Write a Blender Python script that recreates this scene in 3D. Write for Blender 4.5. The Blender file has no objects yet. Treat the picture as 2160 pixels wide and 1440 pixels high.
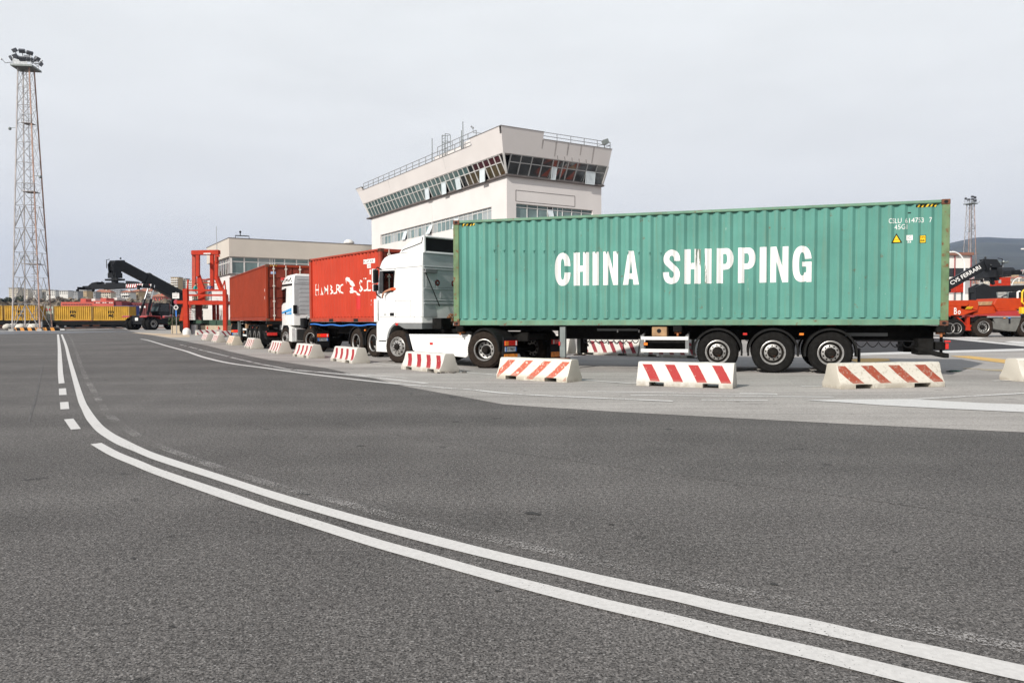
import bpy, bmesh, math, random
from mathutils import Vector, Matrix, noise
random.seed(7)
R_ = math.radians
scene = bpy.context.scene
COL = scene.collection

# ------------------------------------------------------------------ camera
FPX, PITCH, ROLL, CAMH, CY = 1591.7, .0344, .0029, 1.339, 728.0     # focal length in pixels of a 2160 px wide frame
CF = Vector((0, math.cos(PITCH), -math.sin(PITCH)))
CU = Vector((0, math.sin(PITCH), math.cos(PITCH)))
CX = Vector((1, 0, 0))
c_, s_ = math.cos(ROLL), math.sin(ROLL)
rt = CX * c_ - CU * s_
up = CU * c_ + CX * s_
cam_d = bpy.data.cameras.new('camera')
cam = bpy.data.objects.new('camera', cam_d)
COL.objects.link(cam)
m = Matrix.Identity(4)
for i in range(3):
    m[i][0], m[i][1], m[i][2] = rt[i], up[i], -CF[i]
m[2][3] = CAMH
cam.matrix_world = m
cam_d.lens = 36 * FPX / 2160
cam_d.shift_y = (CY - 720) / 2160
cam_d.clip_start = .05
cam_d.clip_end = 20000
scene.camera = cam

# ------------------------------------------------------------------ sky and sun (thin bright haze, sun behind and to one side)
SUN_AZ = Vector((-.625, -.78, 0)).normalized()      # direction on the ground towards the sun
SUN_EL = R_(33.5)
SKY_STRENGTH = .1
HAZE = 0.9e-4
world = bpy.data.worlds.new('World')
scene.world = world
world.use_nodes = True
nt = world.node_tree
nt.nodes.clear()
def N(t, typ, **kw):
    n = t.nodes.new(typ)
    for k, v in kw.items():
        setattr(n, k, v)
    return n
out = N(nt, 'ShaderNodeOutputWorld')
bg = N(nt, 'ShaderNodeBackground')
bg.inputs['Strength'].default_value = SKY_STRENGTH
sky = N(nt, 'ShaderNodeTexSky')
sky.sky_type = 'NISHITA'
sky.sun_disc = False
sky.sun_elevation = SUN_EL
sky.sun_rotation = math.atan2(SUN_AZ.x, SUN_AZ.y)
sky.dust_density = 4
sky.air_density = 1.2
hsv = N(nt, 'ShaderNodeHueSaturation')
hsv.inputs['Saturation'].default_value = .35
nt.links.new(sky.outputs[0], hsv.inputs['Color'])
tc = N(nt, 'ShaderNodeTexCoord')
sep = N(nt, 'ShaderNodeSeparateXYZ')
nt.links.new(tc.outputs['Generated'], sep.inputs[0])
ramp = N(nt, 'ShaderNodeValToRGB')                 # veil of high thin cloud: whiter overhead, greyer low down
ramp.color_ramp.elements[0].position = 0
ramp.color_ramp.elements[0].color = (.755, .762, .785, 1)
ramp.color_ramp.elements[1].position = .45
ramp.color_ramp.elements[1].color = (.935, .965, .98, 1)
e = ramp.color_ramp.elements.new(.16)
e.color = (.87, .885, .905, 1)
for pz, cz in ((.62, (.58, .62, .69, 1)), (1.0, (.30, .35, .45, 1))):     # darkened overhead, out of view, to cut the sky's fill light
    e = ramp.color_ramp.elements.new(pz)
    e.color = cz
nt.links.new(sep.outputs['Z'], ramp.inputs[0])
mp = N(nt, 'ShaderNodeMapping')
mp.inputs['Scale'].default_value = (3, 3, 11)
nt.links.new(tc.outputs['Generated'], mp.inputs[0])
cl = N(nt, 'ShaderNodeTexNoise')
cl.inputs['Scale'].default_value = 1.6
cl.inputs['Detail'].default_value = 6
nt.links.new(mp.outputs[0], cl.inputs['Vector'])
cr = N(nt, 'ShaderNodeMapRange')
cr.inputs[1].default_value, cr.inputs[2].default_value = .35, .75
cr.inputs[3].default_value, cr.inputs[4].default_value = .965, 1.04
nt.links.new(cl.outputs['Fac'], cr.inputs[0])
mul = N(nt, 'ShaderNodeVectorMath', operation='SCALE')
nt.links.new(ramp.outputs[0], mul.inputs[0])
nt.links.new(cr.outputs[0], mul.inputs['Scale'])
up10 = N(nt, 'ShaderNodeVectorMath', operation='SCALE')
up10.inputs['Scale'].default_value = 1 / SKY_STRENGTH
nt.links.new(mul.outputs[0], up10.inputs[0])
mix = N(nt, 'ShaderNodeMix', data_type='RGBA')
mix.inputs['Factor'].default_value = .95
nt.links.new(hsv.outputs[0], mix.inputs['A'])
nt.links.new(up10.outputs[0], mix.inputs['B'])
nt.links.new(mix.outputs['Result'], bg.inputs['Color'])
nt.links.new(bg.outputs[0], out.inputs['Surface'])

sd = bpy.data.lights.new('sun', 'SUN')
sd.energy = 5
sd.angle = R_(.9)
sd.color = (1, .95, .88)
sun = bpy.data.objects.new('sun', sd)
COL.objects.link(sun)
sdir = Vector((SUN_AZ.x * math.cos(SUN_EL), SUN_AZ.y * math.cos(SUN_EL), math.sin(SUN_EL)))
sun.rotation_euler = sdir.to_track_quat('Z', 'Y').to_euler()
sun.location = (0, 0, 60)

scene.view_settings.view_transform = 'Standard'
scene.view_settings.look = 'None'
scene.view_settings.exposure = 0
scene.view_settings.gamma = 1
scene.render.film_transparent = False
try:
    scene.cycles.max_bounces = 6
    scene.cycles.transparent_max_bounces = 12
    scene.cycles.volume_bounces = 0
    scene.cycles.use_denoising = True
    scene.cycles.sample_clamp_indirect = 6
except Exception:
    pass

# ------------------------------------------------------------------ surveying: from a spot in the photograph to metres on the site
def ray(px, py):
    a, b = (px - 1080) / FPX, (CY - py) / FPX
    x, y = a * c_ + b * s_, -a * s_ + b * c_
    return CF + CX * x + CU * y
def at(px, py, z=0.0):
    d = ray(px, py)
    t = (z - CAMH) / d.z
    return Vector((d.x * t, d.y * t, z))
def dep(px, py, Y):
    d = ray(px, py)
    t = Y / d.y
    return Vector((d.x * t, Y, CAMH + d.z * t))

# ------------------------------------------------------------------ mesh helpers
class MB:
    def __init__(s):
        s.v, s.f, s.m = [], [], []
        s.T = None
    def add(s, vs, fs, mi=0):
        o = len(s.v)
        for v in vs:
            v = Vector(v)
            if s.T is not None:
                v = s.T @ v
            s.v.append(v)
        for f in fs:
            s.f.append([o + i for i in f])
            s.m.append(mi)
        return s
    def box(s, a, b, mi=0):
        (x0, y0, z0), (x1, y1, z1) = a, b
        x0, x1 = min(x0, x1), max(x0, x1)
        y0, y1 = min(y0, y1), max(y0, y1)
        z0, z1 = min(z0, z1), max(z0, z1)
        return s.add([(x0, y0, z0), (x1, y0, z0), (x1, y1, z0), (x0, y1, z0), (x0, y0, z1), (x1, y0, z1), (x1, y1, z1), (x0, y1, z1)],
                     [(0, 3, 2, 1), (4, 5, 6, 7), (0, 1, 5, 4), (1, 2, 6, 5), (2, 3, 7, 6), (3, 0, 4, 7)], mi)
    def bar(s, p, q, w, h=None, upv=(0, 0, 1), mi=0):
        p, q = Vector(p), Vector(q)
        h = h or w
        d = (q - p).normalized()
        u = Vector(upv)
        if abs(d.dot(u)) > .97:
            u = Vector((0, 1, 0)) if abs(d.y) < .9 else Vector((1, 0, 0))
        r = d.cross(u).normalized() * w / 2
        u = r.cross(d).normalized() * h / 2
        vs = [p - r - u, p + r - u, p + r + u, p - r + u, q - r - u, q + r - u, q + r + u, q - r + u]
        return s.add(vs, [(3, 2, 1, 0), (4, 5, 6, 7), (0, 1, 5, 4), (1, 2, 6, 5), (2, 3, 7, 6), (3, 0, 4, 7)], mi)
    def cyl(s, p, q, r, n=16, r2=None, mi=0, caps=True):
        p, q = Vector(p), Vector(q)
        r2 = r if r2 is None else r2
        d = (q - p).normalized()
        a = Vector((0, 0, 1)) if abs(d.z) < .9 else Vector((1, 0, 0))
        e1 = d.cross(a).normalized()
        e2 = d.cross(e1)
        vs = [p + (e1 * math.cos(2 * math.pi * i / n) + e2 * math.sin(2 * math.pi * i / n)) * r for i in range(n)]
        vs += [q + (e1 * math.cos(2 * math.pi * i / n) + e2 * math.sin(2 * math.pi * i / n)) * r2 for i in range(n)]
        fs = [(i, (i + 1) % n, n + (i + 1) % n, n + i) for i in range(n)]
        if caps:
            fs += [tuple(range(n - 1, -1, -1)), tuple(range(n, 2 * n))]
        return s.add(vs, fs, mi)
    def tube(s, pts, r, n=6, mi=0):
        pts = [Vector(p) for p in pts]
        vs, fs = [], []
        prev = None
        for i, p in enumerate(pts):
            d = (pts[min(i + 1, len(pts) - 1)] - pts[max(i - 1, 0)]).normalized()
            a = prev or (Vector((0, 0, 1)) if abs(d.z) < .9 else Vector((1, 0, 0)))
            e1 = (a - d * a.dot(d)).normalized()
            prev = e1
            e2 = d.cross(e1)
            vs += [p + (e1 * math.cos(2 * math.pi * k / n) + e2 * math.sin(2 * math.pi * k / n)) * r for k in range(n)]
        for i in range(len(pts) - 1):
            for k in range(n):
                fs.append((i * n + k, i * n + (k + 1) % n, (i + 1) * n + (k + 1) % n, (i + 1) * n + k))
        fs += [tuple(range(n - 1, -1, -1)), tuple(range((len(pts) - 1) * n, len(pts) * n))]
        return s.add(vs, fs, mi)
    def prism(s, poly, y0, y1, mi=0, plane='xz'):
        """polygon in a plane, pushed out along the third axis"""
        n = len(poly)
        def P(a, b, c):
            return {'xz': (a, c, b), 'xy': (a, b, c), 'yz': (c, a, b)}[plane]
        vs = [P(a, b, y0) for a, b in poly] + [P(a, b, y1) for a, b in poly]
        fs = [tuple(range(n)), tuple(range(2 * n - 1, n - 1, -1))] + [(i, n + i, n + (i + 1) % n, (i + 1) % n) for i in range(n)]
        return s.add(vs, fs, mi)
    def lathe(s, prof, c=(0, 0, 0), axis='y', n=32, mi=0, closed=False):
        """profile of (radius, position along the axis) turned about an axis through c"""
        c = Vector(c)
        vs, fs = [], []
        for r, h in prof:
            for k in range(n):
                a = 2 * math.pi * k / n
                p, q = r * math.cos(a), r * math.sin(a)
                vs.append(c + Vector({'y': (p, h, q), 'z': (p, q, h), 'x': (h, p, q)}[axis]))
        L = len(prof)
        for i in range(L if closed else L - 1):
            j = (i + 1) % L
            for k in range(n):
                fs.append((i * n + k, i * n + (k + 1) % n, j * n + (k + 1) % n, j * n + k))
        return s.add(vs, fs, mi)
    def ico(s, c, r, sub=1, jit=0, sc=(1, 1, 1), mi=0):
        b = bmesh.new()
        bmesh.ops.create_icosphere(b, subdivisions=sub, radius=1)
        vs = []
        for v in b.verts:
            k = 1 + (random.random() - .5) * jit
            vs.append(Vector(c) + Vector((v.co.x * sc[0], v.co.y * sc[1], v.co.z * sc[2])) * r * k)
        fs = [tuple(v.index for v in f.verts) for f in b.faces]
        b.free()
        return s.add(vs, fs, mi)
    def build(s, name, mats, parent=None, bevel=0, smooth=False, fix=True, seg=1):
        me = bpy.data.meshes.new(name)
        me.from_pydata([tuple(v) for v in s.v], [], s.f)
        if not isinstance(mats, (list, tuple)):
            mats = [mats]
        for mt in mats:
            me.materials.append(mt)
        if len(mats) > 1:
            me.polygons.foreach_set('material_index', s.m)
        b = bmesh.new()
        b.from_mesh(me)
        if fix:
            bmesh.ops.recalc_face_normals(b, faces=b.faces)
        if bevel:
            bmesh.ops.bevel(b, geom=[e for e in b.edges if len(e.link_faces) == 2 and e.calc_face_angle(0) > .5], offset=bevel, segments=seg, profile=.5, affect='EDGES', clamp_overlap=True)
        b.to_mesh(me)
        b.free()
        if smooth:
            smooth_mesh(me)
        o = bpy.data.objects.new(name, me)
        COL.objects.link(o)
        if parent:
            o.parent = parent
        return o
def smooth_mesh(me, ang=.6):
    me.polygons.foreach_set('use_smooth', [True] * len(me.polygons))
    b = bmesh.new()
    b.from_mesh(me)
    for e in b.edges:
        if len(e.link_faces) == 2 and e.calc_face_angle(0) > ang:
            e.smooth = False
    b.to_mesh(me)
    b.free()
def empty(name, loc=(0, 0, 0), rz=0, label=None, cat=None, group=None, kind=None):
    o = bpy.data.objects.new(name, None)
    o.empty_display_size = .3
    o.location = loc
    o.rotation_euler = (0, 0, rz)
    COL.objects.link(o)
    return tag(o, label, cat, group, kind)
def tag(o, label=None, cat=None, group=None, kind=None):
    for k, v in (('label', label), ('category', cat), ('group', group), ('kind', kind)):
        if v:
            o[k] = v
    return o
def copy_tree(o, parent=None, label=None):
    c = o.copy()
    COL.objects.link(c)
    if parent:
        c.parent = parent
    if label:
        c['label'] = label
    for ch in list(o.children):
        copy_tree(ch, c)
    return c
def cut(obj, cutters, lining=None):
    """real openings: take solids away from a mesh"""
    for cb in cutters:
        co = cb.build('cutter', lining or obj.data.materials[0], obj.parent)
        md = obj.modifiers.new('b', 'BOOLEAN')
        md.operation = 'DIFFERENCE'
        md.solver = 'EXACT'
        md.object = co
        try:
            md.material_mode = 'TRANSFER'
        except Exception:
            pass
        bpy.context.view_layer.update()
        dg = bpy.context.evaluated_depsgraph_get()
        dg.update()
        me = bpy.data.meshes.new_from_object(obj.evaluated_get(dg))
        if len(me.vertices) <= len(obj.data.vertices):
            print('CUT FAILED', obj.name, len(me.vertices))
        old = obj.data
        obj.modifiers.clear()
        obj.data = me
        me.name = old.name
        bpy.data.objects.remove(co)
    return obj
def text_bm(s, w, h, bold=.0, align='L'):
    """lettering as flat faces in the x (along) - y (up) plane, fitted to w x h metres"""
    cu = bpy.data.curves.new('t', 'FONT')
    cu.body = s
    cu.offset = bold
    cu.resolution_u = 4
    o = bpy.data.objects.new('t', cu)
    COL.objects.link(o)
    dg = bpy.context.evaluated_depsgraph_get()
    me = bpy.data.meshes.new_from_object(o.evaluated_get(dg))
    bpy.data.objects.remove(o)
    b = bmesh.new()
    b.from_mesh(me)
    bpy.data.meshes.remove(me)
    xs = [v.co.x for v in b.verts]
    ys = [v.co.y for v in b.verts]
    x0, x1, y0, y1 = min(xs), max(xs), min(ys), max(ys)
    for v in b.verts:
        v.co.x = (v.co.x - x0) / (x1 - x0) * w
        v.co.y = (v.co.y - y0) / (y1 - y0) * h
        v.co.z = 0
    return b

# ------------------------------------------------------------------ materials
MATS = {}
def mat(name, col, rough=.55, metal=0, var=.12, scale=2.5, streak=0, streak_col=(.12, .08, .05), rust=0, rust_col=(.16, .05, .02), spots=0, spot_col=(.6, .62, .6),
        coat=0, bump=0, bump_scale=60, spec=.5, alpha=None, world=False):
    if name in MATS:
        return MATS[name]
    mt = bpy.data.materials.new(name)
    mt.use_nodes = True
    t = mt.node_tree
    p = t.nodes['Principled BSDF']
    L = t.links.new
    co = N(t, 'ShaderNodeTexCoord').outputs['Object']
    if world:
        co = N(t, 'ShaderNodeNewGeometry').outputs['Position']
    def noise_(sc, det=5, rough_=.55, vec=None):
        n = N(t, 'ShaderNodeTexNoise')
        n.inputs['Scale'].default_value = sc
        n.inputs['Detail'].default_value = det
        n.inputs['Roughness'].default_value = rough_
        L(vec or co, n.inputs['Vector'])
        return n.outputs['Fac']
    def rng(src, a, b, c=0., d=1.):
        n = N(t, 'ShaderNodeMapRange')
        for i, v in enumerate((a, b, c, d)):
            n.inputs[i + 1].default_value = v
        L(src, n.inputs[0])
        return n.outputs[0]
    def mixc(fac, a, b):
        n = N(t, 'ShaderNodeMix', data_type='RGBA')
        if isinstance(fac, float):
            n.inputs['Factor'].default_value = fac
        else:
            L(fac, n.inputs['Factor'])
        for k, v in (('A', a), ('B', b)):
            if isinstance(v, tuple):
                n.inputs[k].default_value = (*v, 1)
            else:
                L(v, n.inputs[k])
        return n.outputs['Result']
    dark = tuple(c * (1 - var) for c in col)
    light = tuple(min(1, c * (1 + var * .8)) for c in col)
    c = mixc(rng(noise_(scale), .35, .65), dark, light)
    if streak:
        mpn = N(t, 'ShaderNodeMapping')
        mpn.inputs['Scale'].default_value = (7, 7, .45)
        L(co, mpn.inputs[0])
        f = rng(noise_(1.6, 6, .6, mpn.outputs[0]), .52, .78, 0, streak)
        c = mixc(f, c, streak_col)
    if spots:
        mpn = N(t, 'ShaderNodeMapping')
        mpn.inputs['Scale'].default_value = (1, 1, .4)
        L(co, mpn.inputs[0])
        f = rng(noise_(15, 5, .65, mpn.outputs[0]), .735 - spots * .1, .76 - spots * .1)
        c = mixc(f, c, spot_col)
    if rust:
        f = rng(noise_(5, 8, .68), .66 - rust * .25, .74 - rust * .22)
        c = mixc(f, c, rust_col)
    L(c, p.inputs['Base Color'])
    r = rng(noise_(scale * 3), .3, .7, max(0.03, rough - .07), min(1, rough + .07))
    L(r, p.inputs['Roughness'])
    p.inputs['Metallic'].default_value = metal
    p.inputs['Specular IOR Level'].default_value = spec
    if coat:
        p.inputs['Coat Weight'].default_value = coat
        p.inputs['Coat Roughness'].default_value = .06
    if bump:
        bn = N(t, 'ShaderNodeBump')
        bn.inputs['Strength'].default_value = bump
        bn.inputs['Distance'].default_value = .01
        L(noise_(bump_scale, 4), bn.inputs['Height'])
        L(bn.outputs[0], p.inputs['Normal'])
    MATS[name] = mt
    return mt

def emit_like(name, col, rough=.25):
    return mat(name, col, rough, var=.05, coat=.6)

M_teal = mat('teal container paint', (.098, .262, .218), .5, var=.10, scale=.9, streak=.5, streak_col=(.15, .215, .15), rust=.10, rust_col=(.15, .09, .05), spots=.4, spot_col=(.36, .47, .41), spec=.2)
M_tealpost = mat('weathered green post', (.125, .20, .105), .65, var=.22, scale=3, streak=.75, streak_col=(.17, .13, .07), rust=.42, spec=.2)
M_tealrail = mat('worn green rail', (.13, .245, .17), .55, var=.18, scale=2, streak=.5, rust=.22, streak_col=(.2, .19, .1), spec=.2)
M_rustcast = mat('rusty casting', (.13, .045, .022), .8, var=.4, scale=14, rust=.4, rust_col=(.05, .022, .014))
M_red = mat('bright red container paint', (.45, .042, .017), .5, var=.08, scale=1.2, streak=.22, streak_col=(.42, .13, .08), rust=.03, spots=.12, spot_col=(.6, .35, .28), spec=.2)
M_redrail = mat('red container rail', (.34, .05, .027), .6, var=.15, streak=.4, rust=.2, spec=.2)
M_brown = mat('brown red container paint', (.23, .028, .008), .6, var=.09, scale=1.1, streak=.25, streak_col=(.2, .06, .03), rust=.03, spec=.2)
M_browndoor = mat('dark red door paint', (.17, .028, .016), .55, var=.15, streak=.3, spec=.2)
M_yellow = mat('faded yellow container', (.50, .29, .035), .6, var=.16, scale=.9, streak=.5, streak_col=(.25, .13, .04), rust=.2, spec=.2)
M_palegreen = mat('pale green container', (.42, .47, .40), .6, var=.12, streak=.4)
M_bluec = mat('blue container', (.03, .06, .25), .6, var=.15)
M_maroon = mat('maroon container', (.13, .02, .02), .6, var=.2, streak=.3)
M_letter = mat('white letter paint', (.72, .71, .69), .55, var=.05, scale=4)
M_black = mat('black paint', (.016, .016, .017), .45, var=.3, scale=5, spec=.12)
M_chassis = mat('dark chassis steel', (.009, .0085, .008), .75, var=.45, scale=6, rust=.12, rust_col=(.03, .017, .011), spec=.1)
M_tyre = mat('tyre rubber', (.010, .0095, .009), .9, var=.35, scale=9, bump=.3, bump_scale=40, spec=.12)
M_tyredust = mat('dusty tyre rubber', (.026, .0195, .0155), .92, var=.3, scale=9, bump=.3, bump_scale=40, spec=.12)
M_rim = mat('silver rim', (.40, .39, .375), .42, .7, var=.2, scale=20)
M_rimdark = mat('greasy hub', (.014, .012, .010), .6, .2, var=.4, scale=20, rust=.2, spec=.12)
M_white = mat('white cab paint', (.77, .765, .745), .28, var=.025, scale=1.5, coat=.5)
M_whiterear = mat('shade greyed cab rear', (.44, .455, .46), .45, var=.08, scale=1.8, streak=.15, streak_col=(.4, .4, .38))  # cab white greyed down to hold the shade on the cab's back
M_trim = mat('grey plastic trim', (.16, .165, .165), .6, var=.1)
M_dark = mat('black plastic', (.012, .012, .013), .5, var=.2, spec=.12)
M_int = mat('cab interior', (.035, .033, .032), .8, var=.2)
M_mud = mat('ribbed black mudguard', (.010, .0098, .0095), .6, var=.3, scale=6, spec=.12)
M_alu = mat('aluminium', (.55, .55, .54), .42, .6, var=.12, scale=6)
M_railwhite = mat('white guard rail paint', (.72, .72, .70), .5, var=.06)
M_amber = emit_like('amber lens', (.75, .20, .02))
M_redlens = emit_like('red lens', (.5, .02, .015))
M_orangeplate = mat('orange reflective plate', (.75, .24, .03), .4, var=.3, scale=18, spots=.2, spot_col=(.8, .6, .3))
M_blue = mat('blue strap', (.02, .16, .55), .45, var=.15)
M_stripeblue = mat('sky blue decal', (.045, .33, .68), .35, var=.05, coat=.4)
M_copper = mat('tangled cable', (.26, .10, .03), .5, var=.4, scale=15)
M_tan = mat('tan box', (.33, .20, .10), .7, var=.25, scale=5, streak=.4)
M_yellowp = mat('hazard yellow', (.72, .47, .02), .5, var=.1)
M_signy = mat('sign yellow', (.80, .52, .01), .4, var=.03)
M_grey = mat('grey steel', (.18, .20, .195), .5, .3, var=.2)
M_galv = mat('galvanised steel', (.33, .34, .35), .45, .5, var=.2, scale=8)
M_facade = mat('pale rendered wall', (.61, .575, .555), .85, var=.035, scale=.5, streak=.05, streak_col=(.35, .31, .29), bump=.1, bump_scale=30)
M_facade2 = mat('beige panel wall', (.50, .455, .40), .85, var=.04, scale=.5, streak=.06, streak_col=(.3, .26, .22))
M_sill = mat('dark ledge', (.10, .085, .08), .7, var=.2)
M_frame = mat('window frame', (.58, .57, .55), .5, var=.06)
M_framegrey = mat('grey window frame', (.36, .36, .355), .5, var=.06)
M_orange = mat('orange red steel', (.40, .027, .008), .5, var=.12, scale=2, streak=.2, streak_col=(.3, .05, .02), spec=.2)
M_orangem = mat('orange machine paint', (.41, .042, .009), .45, var=.1, scale=2, streak=.2, streak_col=(.3, .07, .03), spec=.2)
M_machred = mat('machine red', (.32, .022, .02), .4, var=.12, coat=.2)
M_boom = mat('black boom paint', (.006, .007, .009), .5, var=.3, scale=3, spec=.3)
M_chrome = mat('ram rod', (.6, .6, .6), .2, .9, var=.05)
M_sack = mat('dirty white concrete', (.55, .52, .46), .9, var=.25, scale=2.5, streak=.3, streak_col=(.25, .2, .15))
M_planter = mat('concrete planter', (.40, .33, .24), .9, var=.14, scale=2, streak=.3)
M_leaf = mat('shrub leaf', (.035, .06, .022), .7, var=.5, scale=3)
M_bare = mat('winter twigs', (.17, .14, .11), .9, var=.4, scale=.15)
M_pine = mat('dark evergreen', (.05, .062, .034), .9, var=.45, scale=.2)
M_soil = mat('scrub ground', (.10, .09, .06), .95, var=.3, scale=.05, world=True)
M_terra = mat('terracotta roof', (.33, .13, .075), .85, var=.2, scale=.4)
M_cream = mat('cream render', (.58, .52, .42), .85, var=.08, scale=.3)
M_whitew = mat('white render', (.66, .64, .60), .85, var=.06, scale=.3)
M_greyw = mat('grey render', (.30, .30, .30), .85, var=.08, scale=.3)
M_ochre = mat('ochre render', (.50, .36, .20), .85, var=.08, scale=.3)
M_redw = mat('red rendered wall', (.47, .085, .06), .8, var=.1, scale=.2)
M_darkred = mat('dark red cladding', (.16, .02, .025), .8, var=.15)
M_window = mat('window dark', (.035, .04, .045), .12, var=.2)
M_concrete = mat('grey concrete', (.34, .33, .31), .9, var=.15, scale=.6, streak=.3)
M_skin = mat('skin', (.42, .20, .12), .6, var=.08)
M_shirt_teal = mat('teal shirt', (.02, .30, .27), .8, var=.1)
M_shirt_blue = mat('blue shirt', (.10, .17, .36), .8, var=.1)
M_shirt_orange = mat('orange sleeve', (.75, .09, .02), .7, var=.08)
M_jeans = mat('dark trousers', (.03, .04, .07), .85, var=.15)
M_trousers = mat('grey blue trousers', (.13, .16, .22), .85, var=.15)
M_hair = mat('dark hair', (.02, .015, .012), .7, var=.2)

def glass(name, col, rough=.04, spec=.6):
    return mat(name, col, rough, var=.25, scale=.7, spec=spec)
M_gteal = glass('teal tinted glass', (.075, .125, .125))
M_gteal2 = glass('pale teal glass', (.13, .19, .19))
M_gdark = glass('dark glass', (.012, .014, .015))
M_gmirror = mat('reflecting glass', (.20, .21, .21), .03, .75, var=.3, scale=.9)
M_gbrown = glass('brown pane and reflection', (.06, .045, .02))
M_gmar = glass('maroon pane and reflection', (.05, .012, .015))
M_gblind = mat('blind behind glass', (.30, .33, .335), .15, var=.12, scale=1)
M_sash = mat('bright sash', (.55, .60, .62), .15, var=.08)
def clear_glass(name, tint=(.5, .55, .55), fac=.3):
    mt = bpy.data.materials.new(name)
    mt.use_nodes = True
    t = mt.node_tree
    t.nodes.clear()
    o = N(t, 'ShaderNodeOutputMaterial')
    tr = N(t, 'ShaderNodeBsdfTransparent')
    tr.inputs[0].default_value = (*tint, 1)
    gl = N(t, 'ShaderNodeBsdfGlossy')
    gl.inputs['Roughness'].default_value = .03
    fr = N(t, 'ShaderNodeFresnel')
    fr.inputs[0].default_value = 1.5
    ns = N(t, 'ShaderNodeTexNoise')
    ns.inputs['Scale'].default_value = 6
    ad = N(t, 'ShaderNodeMath', operation='MULTIPLY_ADD')
    ad.inputs[1].default_value = .06
    t.links.new(ns.outputs['Fac'], ad.inputs[0])
    t.links.new(fr.outputs[0], ad.inputs[2])
    mx = N(t, 'ShaderNodeMixShader')
    t.links.new(ad.outputs[0], mx.inputs[0])
    t.links.new(tr.outputs[0], mx.inputs[1])
    t.links.new(gl.outputs[0], mx.inputs[2])
    t.links.new(mx.outputs[0], o.inputs[0])
    return mt
M_pane = clear_glass('cab pane')

def worn(name, base, under, amount, sc=(9, 9, 1.2), seed=0.):
    """paint that has flaked off in places down to the coat below"""
    mt = bpy.data.materials.new(name)
    mt.use_nodes = True
    t = mt.node_tree
    p = t.nodes['Principled BSDF']
    p.inputs['Roughness'].default_value = .6
    co = N(t, 'ShaderNodeTexCoord')
    mp_ = N(t, 'ShaderNodeMapping')
    mp_.inputs['Scale'].default_value = sc
    mp_.inputs['Location'].default_value = (seed, seed * 2, seed * 3)
    t.links.new(co.outputs['Object'], mp_.inputs[0])
    n = N(t, 'ShaderNodeTexNoise')
    n.inputs['Scale'].default_value = 1
    n.inputs['Detail'].default_value = 7
    n.inputs['Roughness'].default_value = .7
    t.links.new(mp_.outputs[0], n.inputs['Vector'])
    r = N(t, 'ShaderNodeMapRange')
    r.inputs[1].default_value = .70 - amount * .3
    r.inputs[2].default_value = .73 - amount * .3
    t.links.new(n.outputs['Fac'], r.inputs[0])
    mx = N(t, 'ShaderNodeMix', data_type='RGBA')
    mx.inputs['A'].default_value = (*base, 1)
    mx.inputs['B'].default_value = (*under, 1)
    t.links.new(r.outputs[0], mx.inputs['Factor'])
    t.links.new(mx.outputs['Result'], p.inputs['Base Color'])
    return mt
M_bigletter = worn('worn white lettering', (.75, .73, .71), (.30, .36, .30), .13)
M_bigletter2 = worn('scraped white lettering', (.75, .73, .71), (.13, .17, .13), .5, (7, 7, .9), 3.3)
M_hsletter = worn('flaking white lettering', (.74, .70, .64), (.47, .07, .035), .04, (10, 10, 2.2), 1.7)
M_codeplate = worn('white code plate', (.7, .68, .66), (.45, .40, .38), .3, (25, 25, 25))

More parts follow.
